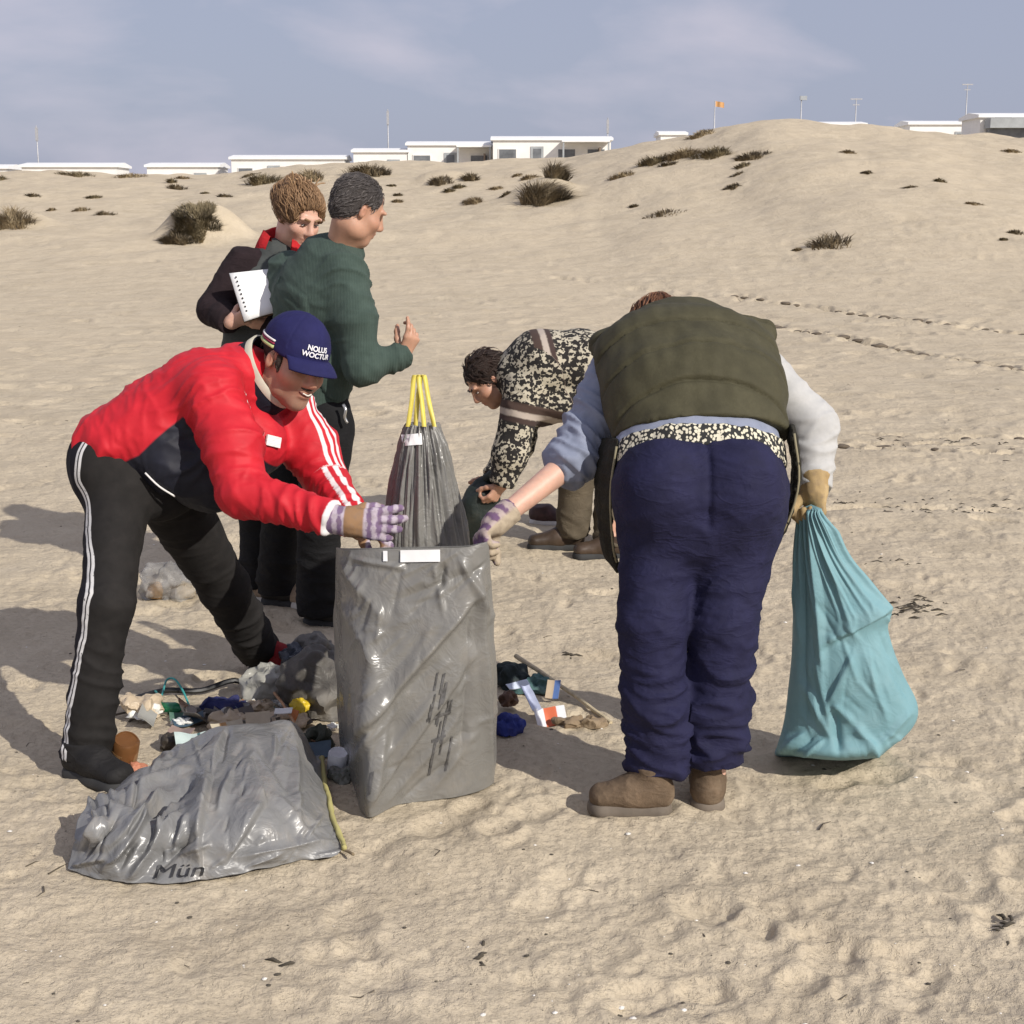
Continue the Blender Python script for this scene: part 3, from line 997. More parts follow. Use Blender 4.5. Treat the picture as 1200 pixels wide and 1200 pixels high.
def body_mesh(J, parent, mat, h=0.0045):
    S = Sdf()
    HF = J['head']
    for (a, b, wa, wb, lat) in J['trunk']:
        S.slab(a, b, wa, wb, lat, 0.05)
    for sd in 'LR':
        sh, el, wr = J['sh' + sd], J['el' + sd], J['wr' + sd]
        S.chain([sh, el, wr], [0.048, 0.040, 0.027], 0.025)
        hp, kn, an = J['hip' + sd], J['kn' + sd], J['an' + sd]
        S.chain([hp, kn, an], [0.078, 0.052, 0.036], 0.03)
        S.cone(an, an - UP * 0.045 + unit((J['toe' + sd] - an) * np.array([1, 1, 0])) * 0.07, 0.032, 0.026, 0.02)
        if 'hand' + sd in J:
            hand_sdf(S, wr, **J['hand' + sd])
    head_sdf(S, HF, J['nek'])
    V, F = S.mesh(h)
    q = HF.loc(V)
    near = np.linalg.norm(q, axis=1) < 0.17
    lip = np.exp(-((q[:, 0] / 0.022) ** 2 + ((q[:, 2] + 0.065) / 0.010) ** 2 + ((q[:, 1] - 0.09) / 0.02) ** 2))
    ck = np.exp(-(((np.abs(q[:, 0]) - 0.045) / 0.02) ** 2 + ((q[:, 2] + 0.03) / 0.025) ** 2 + ((q[:, 1] - 0.06) / 0.03) ** 2))
    nos = np.exp(-((q[:, 0] / 0.014) ** 2 + ((q[:, 2] + 0.03) / 0.016) ** 2 + ((q[:, 1] - 0.108) / 0.02) ** 2))
    ear = np.exp(-(((np.abs(q[:, 0]) - 0.082) / 0.012) ** 2 + ((q[:, 2]) / 0.03) ** 2))
    ruddy = near * np.clip(lip * 1.2 + ck * 0.55 + nos * 0.5 + ear * 0.35, 0, 1)
    jaw = near * sst((-0.035 - q[:, 2]) / 0.03) * sst((q[:, 1] + 0.01) / 0.04) * sst((0.16 + q[:, 2]) / 0.03) * (1 - np.clip(lip * 1.5, 0, 1))
    st = jaw * J.get('stubble', 0.0)
    b = mesh_obj('body', V, F, mat, parent, attrs={'ruddy': ruddy, 'stubble': st})
    return b
M_eyew = plain_mat('eye_white', (0.62, 0.58, 0.55), 0.3, 0.05)
M_iris = plain_mat('dark_iris', (0.02, 0.014, 0.01), 0.2, 0.2)
def sphere_vf(c, r, n=10, m=8, M=None):
    V = [(0, 0, -1)] + [(math.cos(a) * math.sin(p), math.sin(a) * math.sin(p), -math.cos(p)) for p in [math.pi * k / m for k in range(1, m)] for a in [2 * math.pi * j / n for j in range(n)]] + [(0, 0, 1)]
    V = np.array(V) * np.asarray(r)
    if M is not None: V = V @ np.asarray(M).T
    F = [(0, 1 + (j + 1) % n, 1 + j) for j in range(n)]
    for k in range(m - 2):
        F += [(1 + k * n + j, 1 + k * n + (j + 1) % n, 1 + (k + 1) * n + (j + 1) % n, 1 + (k + 1) * n + j) for j in range(n)]
    e = len(V) - 1
    F += [(e, 1 + (m - 2) * n + j, 1 + (m - 2) * n + (j + 1) % n) for j in range(n)]
    return V + np.asarray(c), F
def face_bits(body, HF, hair_mat, shut=0.0):
    for q in (-1, 1):
        V, F = sphere_vf(HF.at(q * 0.032, 0.0835, 0.000), np.array((0.0125, 0.0055, 0.0042 - 0.0012 * shut)) * HF.s, 14, 8, HF.M)
        e = mesh_obj('eye', V, F, M_eyew, body)
        V, F = sphere_vf(HF.at(q * 0.031, 0.0862, -0.0005), np.array((0.0056, 0.0040, 0.0040 - 0.0010 * shut)) * HF.s, 10, 8, HF.M)
        mesh_obj('iris', V, F, M_iris, e)
        V, F = tube_vf([HF.at(q * 0.019, 0.0875, 0.002), HF.at(q * 0.032, 0.0905, 0.0052), HF.at(q * 0.046, 0.084, 0.002)], [0.0014, 0.0019, 0.0012], 6)
        mesh_obj('eyelash', V, F, M_iris, e)
        S = Sdf()
        S.cone(HF.at(q * 0.014, 0.096, 0.0235), HF.at(q * 0.034, 0.094, 0.0295), 0.0045, 0.0042, 0.004)
        S.cone(HF.at(q * 0.034, 0.094, 0.0295), HF.at(q * 0.050, 0.082, 0.024), 0.0042, 0.0024, 0.004)
        V, F = S.mesh(0.0022)
        mesh_obj('eyebrow', V, F, hair_mat, body)
def hair_mat(name, c0, c1):
    b = MB(name)
    n = b.noise(b.attr('strand')['Vector'], 1.0, 4, 0.7)
    col = b.mix(b.step(n, 0.32, 0.68), c0, c1)
    col = b.mix(b.step(b.attr('tint')['Fac'], 0.0, 1.0), col, tuple(min(1, x * 1.5 + 0.01) for x in c1))
    return b.set(col, 0.5, b.bump(n, 0.9, 0.006), Specular_IOR_Level=0.35)
def hair_mesh(S, HF, mat, parent, comb, amp=0.004, h=0.0045, name='hair', f=55.0, strands=500, slen=0.05, lift=0.004, curl=0.3, thick=0.0016, seed=1):
    "comb: direction the strands run; a displaced base with separate locks lying over it"
    V, F = S.mesh(h)
    N = normals(V, F)
    c = np.asarray(comb(V, N) if callable(comb) else np.broadcast_to(comb, V.shape), float)
    c = c - N * (c * N).sum(1)[:, None]
    c = c / np.maximum(np.linalg.norm(c, axis=1), 1e-6)[:, None]
    al = (V * c).sum(1)
    st = V * f - c * (al * f * 0.86)[:, None]
    u = noise(st) + 0.6 * noise(st * 2.1 + 4)
    V = V + N * (u * amp)[:, None]
    rs = np.random.RandomState(seed)
    SV, SF, ST, TI = [V], [tuple(q) for q in F], [st * 2.0], [np.zeros(len(V))]
    n0 = len(V)
    Vs, Ns, cs = V[::3].astype(np.float32), N[::3], c[::3]
    for _ in range(strands):
        i = rs.randint(len(V)); p = V[i].copy(); pts = []
        side = np.cross(N[i], c[i]); bend = curl * rs.normal(); L = slen * (0.5 + rs.rand())
        for k in range(5):
            dd = Vs - p.astype(np.float32); j = np.argmin(np.einsum('ij,ij->i', dd, dd))
            pts.append(Vs[j] * 0.35 + p * 0.65 + Ns[j] * (lift * (0.2 + 1.1 * rs.rand()) * (k > 0)))
            p = pts[-1] + unit(cs[j] + np.cross(Ns[j], cs[j]) * bend) * L / 4
        tv, tf = tube_vf(pts, np.array([1, 1.2, 1.0, 0.7, 0.15]) * thick, 4, False)
        SV.append(tv); SF += [tuple(x + n0 for x in q) for q in tf]; n0 += len(tv)
        ST.append(np.repeat(rs.normal(size=(1, 3)) * 20, len(tv), 0)); TI.append(np.full(len(tv), 0.45 * rs.rand() ** 2))
    return mesh_obj(name, np.concatenate(SV), SF, mat, parent, attrs={'strand': np.concatenate(ST), 'tint': np.concatenate(TI)})
def shoe_parts(parent, heel, toe, z, mat, sole_mat, size=1.0, high=0.10, laces=None, width=1.0, name='shoe'):
    "heel and toe: ground points; z: ground height"
    heel = np.array([heel[0], heel[1], z]); toe = np.array([toe[0], toe[1], z])
    d = unit(toe - heel); L = np.linalg.norm(toe - heel)
    lat = np.cross(d, [0, 0, 1.0]); up = np.array([0, 0, 1.0]); w = width
    S = Sdf()
    S.slab(heel + d * 0.045 + up * 0.045, heel + d * L * 0.45 + up * 0.050, (0.038 * w, 0.048), (0.040 * w, 0.046), lat, 0.04)
    S.slab(heel + d * L * 0.45 + up * 0.043, heel + d * (L - 0.052) + up * 0.034, (0.041 * w, 0.044), (0.046 * w, 0.034), lat, 0.04)
    S.cone(heel + d * 0.055 + up * 0.05, heel + d * 0.065 + up * high, 0.042 * w, 0.045 * w, 0.03, cut=(heel + up * high, up))
    S.plane(heel + up * 0.014, -up, 'i')
    V, F = S.mesh(0.005)
    N = normals(V, F)
    V = V + N * (0.0022 * noise(V * 38))[:, None]
    sh = mesh_obj(name, V, F, mat, parent)
    S = Sdf()
    a = heel + d * 0.046; b = heel + d * L * 0.5; c = heel + d * (L - 0.053)
    S.slab(a, b, (0.046 * w, 0.040), (0.042 * w, 0.040), lat, 0.02)
    S.slab(b, c, (0.042 * w, 0.040), (0.052 * w, 0.040), lat, 0.02)
    S.plane(heel + up * 0.024, up, 'i'); S.plane(heel - up * 0.012, -up, 'i')
    V, F = S.mesh(0.005)
    mesh_obj('sole', V, F, sole_mat, sh)
    if laces is not None:
        for k in range(4):
            p = heel + d * (L * 0.42 + 0.022 * k) + up * (0.098 - 0.010 * k)
            V, F = tube_vf([p - lat * 0.022 - up * 0.006, p + up * 0.002, p + lat * 0.022 - up * 0.006], 0.0035, 6)
            mesh_obj('lace', V, F, laces, sh)
    return sh
def garment(S, h, segs, amount, freq=16.0, seed=0, post=1, hi=0.024):
    "mesh an Sdf and fold its cloth; amount(V, seg index, place) -> how much too long the cloth is"
    V, F = S.mesh(h)
    ax, ii, tt, dd = seg_field(V, segs)
    am = np.broadcast_to(np.asarray(amount(V, ii, tt) if callable(amount) else amount, float), (len(V),)).copy()
    X = folds(V, F, segs, am, freq, seed, hi)
    L = Lap(quad_edges(F), len(V))
    for _ in range(post):
        X = X * 0.7 + L.mean(X) * 0.3
    return V, X, F, ii, tt
def limb_side(V, segs, e, s):
    "signed offset from the limb's axis along e, and whether the vertex lies on the side s"
    g = np.zeros(len(V)); sd = np.zeros(len(V)); best = np.full(len(V), 1e9)
    for a, b in segs:
        a = np.asarray(a, float); b = np.asarray(b, float); ba = b - a
        h = np.clip((V - a) @ ba / np.dot(ba, ba), 0, 1)
        q = V - a - h[:, None] * ba
        d = np.linalg.norm(q, axis=1); m = d < best
        best[m] = d[m]; g[m] = (q @ unit(e))[m]; sd[m] = (q @ unit(s))[m]
    return g, sd
UP = np.array([0, 0, 1.0])

# ------------------------------------------------------------------ person bending, olive vest and navy trousers
M_skin_tan = skin_mat('tanned_skin', (0.46, 0.255, 0.17))
M_skin_fair = skin_mat('fair_skin', (0.60, 0.36, 0.27))
def glove_mat(name, stripe_a, stripe_b, palm, f=150.0, knuckle=None):
    b = MB(name)
    al = b.attr('along')['Fac']
    w = b.math('ADD', b.math('SINE', b.math('MULTIPLY', al, f)), b.math('MULTIPLY', b.math('SUBTRACT', b.noise(b.coords(), 45, 3, 0.6), 0.5), 5.0))
    col = b.mix(b.step(w, -0.5, 0.5), stripe_a, stripe_b)
    col = b.mix(b.step(b.attr('palm')['Fac'], -0.15, 0.15), col, palm)
    if knuckle:
        band = b.math('MULTIPLY', b.step(al, 0.004, 0.008), b.step(al, 0.062, 0.056))
        col = b.mix(band, col, knuckle)
    n = b.noise(b.coords(), 60, 3, 0.6)
    col = b.mix(b.math('MULTIPLY', b.step(n, 0.45, 0.75), 0.4), col, (0.16, 0.12, 0.10))
    return b.set(col, 0.9, b.bump(b.noise(b.coords(), 500, 2), 0.4, 0.002))
def glove(parent, w, hand, cuff_dir, mat, cuff_len=0.07, cuff_r=0.045, grow=0.004, name='glove', cuff_mat=None):
    S = Sdf()
    hand_sdf(S, w, grow=grow, **hand)
    w = np.asarray(w, float); cd = unit(cuff_dir)
    S.cone(w + unit(hand['d']) * 0.02, w + cd * cuff_len, 0.036, cuff_r, 0.02, cut=(w + cd * cuff_len, cd))
    V, F = S.mesh(0.0042)
    N = normals(V, F)
    V = V + N * (0.0025 * noise(V * 60))[:, None]
    d = unit(hand['d']); n = np.asarray(hand['n'], float); n = unit(n - d * np.dot(n, d))
    return mesh_obj(name, V, F, mat, parent, attrs={'along': (V - w) @ d, 'palm': N @ n})

def person_vest():
    P = lambda a, b, Y: globals()['P'](a, b, Y - 0.17)
    fl = G(742, 949); fr = G(826, 946)
    zl = h1(fl[0], fl[1]); zr = h1(fr[0], fr[1])
    J = {}
    lat = np.array([1.0, 0.05, 0.0])
    pel, wai, che, upc = P(821, 578, 4.16), P(820, 505, 4.27), P(806, 432, 4.46), P(798, 400, 4.62)
    J['nek'] = P(785, 388, 4.74)
    J['head'] = Frame(P(771, 401, 4.88), (-0.10, 0.45, -0.9), (-0.1, 0.85, 0.45))
    J['trunk'] = [(pel, wai, (0.17, 0.12), (0.15, 0.10), lat), (wai, che, (0.15, 0.10), (0.18, 0.11), lat), (che, upc, (0.18, 0.11), (0.17, 0.09), lat)]
    J['shL'], J['elL'], J['wrL'] = P(706, 445, 4.52), P(670, 540, 4.36), P(586, 608, 4.19)
    J['shR'], J['elR'], J['wrR'] = P(895, 428, 4.52), P(952, 498, 4.46), P(955, 568, 4.36)
    J['hipL'], J['knL'], J['anL'] = P(775, 590, 4.15), P(764, 735, 4.06), np.array([P(769, 900, 4.06)[0], fl[1] + 0.02, zl + 0.10])
    J['hipR'], J['knR'], J['anR'] = P(866, 590, 4.15), P(848, 735, 4.08), np.array([P(834, 900, 4.08)[0], fr[1] + 0.04, zr + 0.10])
    J['toeL'] = J['anL'] + np.array([-0.2, 0, -0.06]); J['toeR'] = J['anR'] + np.array([0.0, 0.2, -0.06])
    dl = unit(P(545, 646, 4.10) - J['wrL'])
    J['handL'] = dict(d=dl, n=(0.15, -0.45, -0.85), side=-1, curl=1.05, thumb=0.75)
    J['handR'] = dict(d=(0.0, -0.15, -1.0), n=(-0.8, -0.5, 0.0), side=1, curl=1.2, thumb=0.8)
    root = empty('person', ((fl[0] + fr[0]) / 2, 3.9, min(zl, zr)), 0,
                 'person bending away from view in olive quilted vest and navy trousers', 'person')
    body_mesh(J, root, M_skin_fair)
    hm = hair_mat('auburn_hair', (0.07, 0.03, 0.016), (0.20, 0.09, 0.045))
    S = Sdf(); HF = J['head']
    S.ell(HF.at(0, -0.030, 0.035), (0.088, 0.105, 0.098), HF.M)
    S.ell(HF.at(0, -0.06, -0.03), (0.072, 0.06, 0.07), HF.M)
    hair_mesh(S, HF, hm, root, HF.u * 0.7 - HF.f * 0.7, 0.010)
    # trousers
    hemL, hemR = J['anL'] + UP * 0.008, J['anR'] + UP * 0.03
    S = Sdf()
    S.slab(P(820, 520, 4.24), pel, (0.212, 0.140), (0.232, 0.165), lat, 0.05)
    S.slab(pel, P(821, 612, 4.13), (0.232, 0.160), (0.212, 0.140), lat, 0.05)
    for sd, hem in (('L', hemL), ('R', hemR)):
        sx = -1 if sd == 'L' else 1
        S.ell(P(821 + sx * 45, 572, 4.07), (0.115, 0.115, 0.14), None, 0.05)
        S.cone(J['hip' + sd] - UP * 0.03, J['kn' + sd] + UP * 0.02, 0.116, 0.090, 0.035)
        S.chain([J['kn' + sd] + UP * 0.02, (J['kn' + sd] + hem) / 2 + np.array([0, -0.01, 0]), hem - UP * 0.05], [0.090, 0.083, 0.086], 0.03, cut=(hem, (0, 0, -1)))
    S.plane(P(826, 514, 4.06), (0, 0.5, 0.86), 'i')
    segs = [(J['hipL'] - UP * 0.12, J['knL']), (J['knL'], hemL), (J['hipR'] - UP * 0.12, J['knR']), (J['knR'], hemR), (pel + UP * 0.12, pel - UP * 0.02)]
    def amt(V, ii, tt):
        a = np.where(ii == 4, 0.05, 0.0)
        a = np.where((ii == 0) | (ii == 2), 0.055 + 0.10 * tt, a)
        a = np.where((ii == 1) | (ii == 3), 0.16 + 0.06 * tt, a)
        return a
    V0, V, F, ii, tt = garment(S, 0.007, segs, amt, 17, 1)
    seam = np.abs(V0[:, 0] - pel[0]) + 10 * (V0[:, 2] < P(820, 610, 4.1)[2])
    m = cloth_mat('navy_nylon', (0.015, 0.015, 0.046), 0.22, 0.8, 700, 0.0, 0.2)
    N = normals(V, F)
    V = V - N * (0.007 * np.exp(-(seam / 0.008) ** 2))[:, None]
    mesh_obj('trousers', V, F, m, root)
    # boots
    mb = cloth_mat('worn_brown_suede', (0.135, 0.095, 0.062), 0.4, 0.9, 300, 0.0, 0.6, dirt=(0.42, 0.34, 0.24))
    ms = plain_mat('grey_rubber_sole', (0.14, 0.115, 0.09), 0.85, 0.3)
    ml = plain_mat('tan_lace', (0.30, 0.23, 0.15), 0.9)
    a, b = G(790, 951), G(682, 949)
    shoe_parts(root, a[:2], b[:2], zl + 0.004, mb, ms, high=0.125, laces=ml, width=1.06, name='boot')
    c = fr[:2] + np.array([0.005, -0.02])
    shoe_parts(root, c, c + np.array([0.035, 0.28]), zr + 0.004, mb, ms, high=0.125, laces=ml, width=1.06, name='boot')
    # shirt with its sleeves: pale grey sweatshirt
    S = Sdf()
    S.slab(P(820, 530, 4.22), che, (0.226, 0.150), (0.21, 0.13), lat, 0.05, cut=(P(826, 510, 4.06), (0, -0.5, -0.86)))
    S.slab(che, upc, (0.21, 0.13), (0.20, 0.115), lat, 0.05)
    cutL = J['elL'] + unit(J['wrL'] - J['elL']) * 0.035
    S.chain([J['shL'] + np.array([0.04, 0, 0.02]), J['elL'], cutL + unit(J['wrL'] - J['elL']) * 0.06], [0.080, 0.070, 0.054], 0.03, cut=(cutL, J['wrL'] - J['elL']))
    S.cone(J['shR'] - np.array([0.05, 0, -0.02]), J['elR'], 0.076, 0.066, 0.03)
    S.cone(J['elR'], J['wrR'] - UP * 0.05, 0.066, 0.052, 0.03, cut=(J['wrR'] - UP * 0.01, J['wrR'] - J['elR']))
    segs = [(wai, che), (J['shL'], J['elL']), (J['elL'], cutL + unit(J['wrL'] - J['elL']) * 0.05), (J['shR'], J['elR']), (J['elR'], J['wrR'])]
    V0, V, F, ii, tt = garment(S, 0.006, segs, lambda V, ii, tt: np.where(ii == 0, 0.0, np.where(ii == 1, 0.04 + 0.20 * tt, np.where(ii == 2, 0.24, np.where(ii == 3, 0.07, 0.10)))), 18, 3)
    lit_sleeve = ((ii == 3) | (ii == 4)).astype(float)
    b = MB('sweatshirt_jersey')
    co = b.coords()
    n = b.noise(co, 20, 3, 0.6)
    c1 = b.mix(b.step(n, 0.3, 0.7), (0.19, 0.215, 0.29), (0.25, 0.275, 0.36))
    c2 = b.mix(b.step(n, 0.3, 0.7), (0.40, 0.40, 0.395), (0.48, 0.475, 0.465))
    col = b.mix(b.step(b.attr('pale')['Fac'], 0.4, 0.6), c1, c2)  # right sleeve painted paler for sunlight, left bluer for shade
    mj = b.set(col, 0.9, b.bump(b.noise(co, 700, 2), 0.35, 0.002))
    mesh_obj('sweatshirt', V, F, mj, root, attrs={'pale': lit_sleeve})
    # printed undershirt hem below the vest
    S = Sdf()
    S.slab(P(820, 575, 4.17), P(820, 490, 4.28), (0.240, 0.176), (0.226, 0.158), lat, 0.05)
    S.plane(P(826, 518, 4.04), (0, -0.5, -0.86), 'i'); S.plane(P(826, 484, 4.04), (0.0, 0.5, 0.86), 'i')
    V, F = S.mesh(0.006)
    N = normals(V, F)
    V = V + N * (0.010 * fbm(V * np.array([22, 22, 9]), 2))[:, None]
    b = MB('spotted_print_knit')
    co = b.coords()
    v = b.voronoi(b.mapping(co, (1, 1, 0.75)), 105.0, rnd=1.0)
    v2 = b.noise(co, 85, 2, 0.6)
    col = b.mix(b.step(b.math('ADD', v, b.math('MULTIPLY', v2, 0.35)), 0.62, 0.68), (0.62, 0.58, 0.45), (0.02, 0.02, 0.02))
    mesh_obj('shirt_hem', V, F, b.set(col, 0.9), root)
    # vest
    S = Sdf()
    hemv = P(832, 473, 4.05)
    S.slab(P(826, 545, 4.20), P(815, 462, 4.36), (0.240, 0.165), (0.250, 0.160), lat, 0.06)
    S.slab(P(815, 462, 4.36), P(803, 418, 4.50), (0.250, 0.160), (0.258, 0.146), lat, 0.06)
    S.slab(P(803, 424, 4.50), P(797, 402, 4.66), (0.262, 0.146), (0.215, 0.110), lat, 0.06)
    S.slab(P(797, 392, 4.66), P(790, 388, 4.74), (0.17, 0.11), (0.10, 0.09), lat, 0.05)
    for sx, q in ((-1, P(706, 402, 4.58)), (1, P(896, 388, 4.57))):
        S.cone(P(800, 398, 4.60), q, 0.075, 0.036, 0.05)
    S.plane(hemv, (0.03, -0.5, -0.86), 'i')
    # armholes
    S.cone(J['shL'] + np.array([-0.02, 0, -0.02]), J['elL'], 0.092, 0.11, 0.01, 's')
    S.cone(J['shR'] + np.array([0.02, 0, -0.02]), J['elR'] + np.array([0.04, 0, 0]), 0.088, 0.11, 0.01, 's')
    V, F = S.mesh(0.007)
    N = normals(V, F)
    axv = unit(upc - wai)
    s = (V - wai) @ axv
    # three quilting lines across the back, slightly bowed
    q = s + 0.020 * ((V[:, 0] - wai[0]) / 0.2) ** 2 + 0.01 * noise(V * 6)
    groove = sum(np.exp(-((q - c) / 0.006) ** 2) for c in (0.015, 0.145, 0.275, 0.40))
    back = np.clip(N @ np.array([0, -0.5, 0.8]), 0, 1)
    puff = 0.010 * fbm(V * np.array([7, 7, 9]) + 3, 2) + 0.007 * noise(np.stack([V[:, 0] * 26, s * 9, 0 * s], 1))
    V = V + N * (puff - 0.017 * groove * back)[:, None]
    mv = cloth_mat('olive_waxed_cotton', (0.060, 0.055, 0.031), 0.2, 0.75, 600, 0.0, 0.3, None, 0)
    vest = mesh_obj('vest', V, F, mv, root)
    # the open fronts of the vest hang down on both sides
    ml2 = cloth_mat('dark_vest_lining', (0.022, 0.020, 0.014), 0.3, 0.85)
    mtr = plain_mat('cream_piping', (0.24, 0.21, 0.13), 0.8)
    for (pts, nm) in ((((716, 520, 4.22), (709, 575, 4.20), (713, 640, 4.20), (722, 672, 4.21)), -1), (((932, 505, 4.22), (938, 560, 4.20), (926, 610, 4.20), (905, 652, 4.21)), 1)):
        S = Sdf()
        q = spline([P(*p) for p in pts], 4)
        n_ = len(q)
        wid = [(0.10 * (1 - 0.55 * (k / (n_ - 1)) ** 2), 0.010 - 0.004 * k / (n_ - 1)) for k in range(n_)]
        for k in range(n_ - 1):
            S.slab(q[k] + np.array([0, 0.06, 0]), q[k + 1] + np.array([0, 0.06, 0]), wid[k], wid[k + 1], (0.15 * nm, 1, 0), 0.02)
        V, F = S.mesh(0.006)
        V = V + normals(V, F) * (0.007 * fbm(V * np.array([20, 14, 10]), 2))[:, None]
        fl_ = mesh_obj('front_flap', V, F, ml2, vest)
        V, F = tube_vf([p + np.array([-nm * 0.012, 0.052 - wid[k][0], 0]) for k, p in enumerate(q)], 0.0034, 8)
        mesh_obj('piping', V, F, mtr, fl_)
    # gloves
    mg = glove_mat('striped_work_glove', (0.13, 0.07, 0.14), (0.40, 0.32, 0.30), (0.40, 0.33, 0.24), 170)
    glove(root, J['wrL'], J['handL'], J['elL'] - J['wrL'], mg, 0.045, 0.038, 0.0028)
    mg2 = glove_mat('tan_work_glove', (0.34, 0.23, 0.10), (0.44, 0.32, 0.16), (0.38, 0.27, 0.13), 60)
    glove(root, J['wrR'], J['handR'], J['elR'] - J['wrR'], mg2, 0.03, 0.045)
    return J
J_VEST = person_vest()

# ------------------------------------------------------------------ man in the red and navy tracksuit top
M_white_cloth = cloth_mat('white_braid', (0.72, 0.71, 0.70), 0.06, 0.8)
M_black_hair = hair_mat('dark_brown_hair', (0.018, 0.012, 0.009), (0.06, 0.042, 0.032))
def text_mesh(txt, size, bold=0.03):
    cu = bpy.data.curves.new('lettering', 'FONT')
    cu.body = txt; cu.size = size; cu.align_x = 'CENTER'; cu.align_y = 'CENTER'; cu.offset = size * bold
    o = bpy.data.objects.new('lettering', cu); COL.objects.link(o)
    bpy.context.view_layer.update()
    me = bpy.data.meshes.new_from_object(o.evaluated_get(bpy.context.evaluated_depsgraph_get()))
    bpy.data.objects.remove(o)
    bm = bmesh.new(); bm.from_mesh(me)
    bmesh.ops.subdivide_edges(bm, edges=[e for e in bm.edges if e.calc_length() > size * 0.25], cuts=2)
    bmesh.ops.triangulate(bm, faces=bm.faces)
    bm.verts.index_update()
    V = np.array([v.co[:] for v in bm.verts]); F = [[v.index for v in f.verts] for f in bm.faces]
    bm.free()
    return V, F
def ell_hit(c, r, M, o, d):
    "point on an ellipsoid hit from outside along d"
    oo = (o - c) @ M / r; dd = d @ M / r
    A = (dd * dd).sum(-1); B = (oo * dd).sum(-1); C = (oo * oo).sum(-1) - 1
    t = (-B - np.sqrt(np.maximum(B * B - A * C, 0))) / A
    return o + d * t[:, None]
def person_red():
    J = {}
    an = G(96, 912); bn = G(303, 783)
    zn = h1(an[0], an[1]); zf = h1(bn[0], bn[1])
    J['anR'] = np.array([an[0], an[1] + 0.02, zn + 0.10]); J['knR'] = P(126, 715, 4.16); J['hipR'] = P(140, 565, 4.42)
    J['anL'] = np.array([bn[0], bn[1], zf + 0.11]); J['knL'] = P(262, 688, 4.88); J['hipL'] = P(200, 580, 4.64)
    J['toeR'] = J['anR'] + np.array([0.15, -0.1, -0.06]); J['toeL'] = J['anL'] + np.array([0.18, -0.05, -0.06])
    J['shR'], J['elR'], J['wrR'] = P(250, 460, 4.34), P(284, 576, 4.20), P(402, 612, 4.08)
    J['shL'], J['elL'], J['wrL'] = P(343, 478, 4.74), P(384, 568, 4.60), P(418, 618, 4.30)
    lat = unit(J['shL'] - J['shR']) * np.array([1, 1, 0])
    st = [P(132, 530, 4.50), P(185, 505, 4.52), P(245, 472, 4.55), P(285, 446, 4.58)]
    J['nek'] = P(308, 440, 4.58)
    J['trunk'] = [(st[0], st[1], (0.16, 0.10), (0.15, 0.10), lat), (st[1], st[2], (0.15, 0.10), (0.17, 0.11), lat), (st[2], st[3], (0.17, 0.11), (0.13, 0.08), lat)]
    HF = J['head'] = Frame(P(345, 424, 4.50), (0.64, -0.68, -0.28), (0.30, -0.04, 0.95), 1.06)
    J['stubble'] = 0.8
    J['handR'] = dict(d=(1.0, -0.05, -0.05), n=(0.1, 1.0, -0.1), side=1, curl=(0.32, 0.36, 0.40, 0.44), thumb=0.6, s=1.08, spread=0.2)
    J['handL'] = dict(d=(0.95, -0.3, -0.25), n=(0.0, -0.3, -1.0), side=-1, curl=0.8, thumb=0.6)
    root = empty('person', (an[0] + 0.1, 4.5, min(zn, zf)), 0, 'man in navy cap and red and navy tracksuit top, reaching down into a grey sack', 'person')
    body = body_mesh(J, root, M_skin_tan)
    face_bits(body, HF, M_black_hair, 1.0)
    mp = [HF.at(x, y, z) for x, y, z in ((-0.027, 0.078, -0.055), (-0.015, 0.0925, -0.062), (0, 0.0975, -0.0655), (0.015, 0.0925, -0.062), (0.027, 0.078, -0.055))]
    V, F = tube_vf(spline(mp, 4), [0.0012] + [0.0042] * 15 + [0.0012], 8)
    mo = mesh_obj('mouth', V, F, plain_mat('dark_lip', (0.12, 0.035, 0.03), 0.5), body)
    V, F = tube_vf(spline([p + HF.u * 0.0012 + HF.f * 0.0022 for p in mp[1:4]], 5), 0.0026, 8)
    mesh_obj('teeth', V, F, plain_mat('teeth', (0.70, 0.66, 0.58), 0.3), mo)
    V, F = tube_vf(spline([HF.at(-0.022, 0.088, -0.047), HF.at(0, 0.1015, -0.0475), HF.at(0.022, 0.088, -0.047)], 5), [0.0015] + [0.0036] * 9 + [0.0015], 8)
    mesh_obj('moustache', V, F, M_iris, body)
    # short hair under the cap
    S = Sdf()
    S.ell(HF.at(0, -0.026, 0.036), (0.082, 0.100, 0.086), HF.M)
    S.plane(HF.at(0, 0.03, 0.0), HF.f * 0.9 + HF.u * -0.25, 'i')
    for q in (-1, 1):
        S.ell(HF.at(q * 0.070, 0.020, 0.000), (0.008, 0.012, 0.026), HF.M, 0.01)
    hair_mesh(S, HF, M_black_hair, root, -HF.u, 0.003, strands=150, slen=0.025)
    # cap
    cc, rr = HF.at(0, -0.012, 0.046), np.array((0.089, 0.110, 0.098)) * HF.s
    S = Sdf()
    S.ell(cc, rr, HF.M)
    S.plane(HF.at(0, 0, 0.024), -HF.u - 0.12 * HF.f, 'i')
    V, F = S.mesh(0.0045)
    N = normals(V, F)
    q = HF.loc(V)
    th = np.arctan2(q[:, 0], q[:, 1])
    seam = np.min([np.abs((th - a + math.pi) % (2 * math.pi) - math.pi) for a in np.arange(6) * math.pi / 3 + 0.0], 0) * np.linalg.norm(q[:, :2], axis=1)
    V = V + N * (0.003 * fbm(V * 20, 2) - 0.0018 * np.exp(-(seam / 0.003) ** 2) * (q[:, 2] > 0.05))[:, None]
    m_cap = cloth_mat('navy_cap_cotton', (0.016, 0.016, 0.075), 0.18, 0.8, 800, 0.0, 0.3, None, 0)
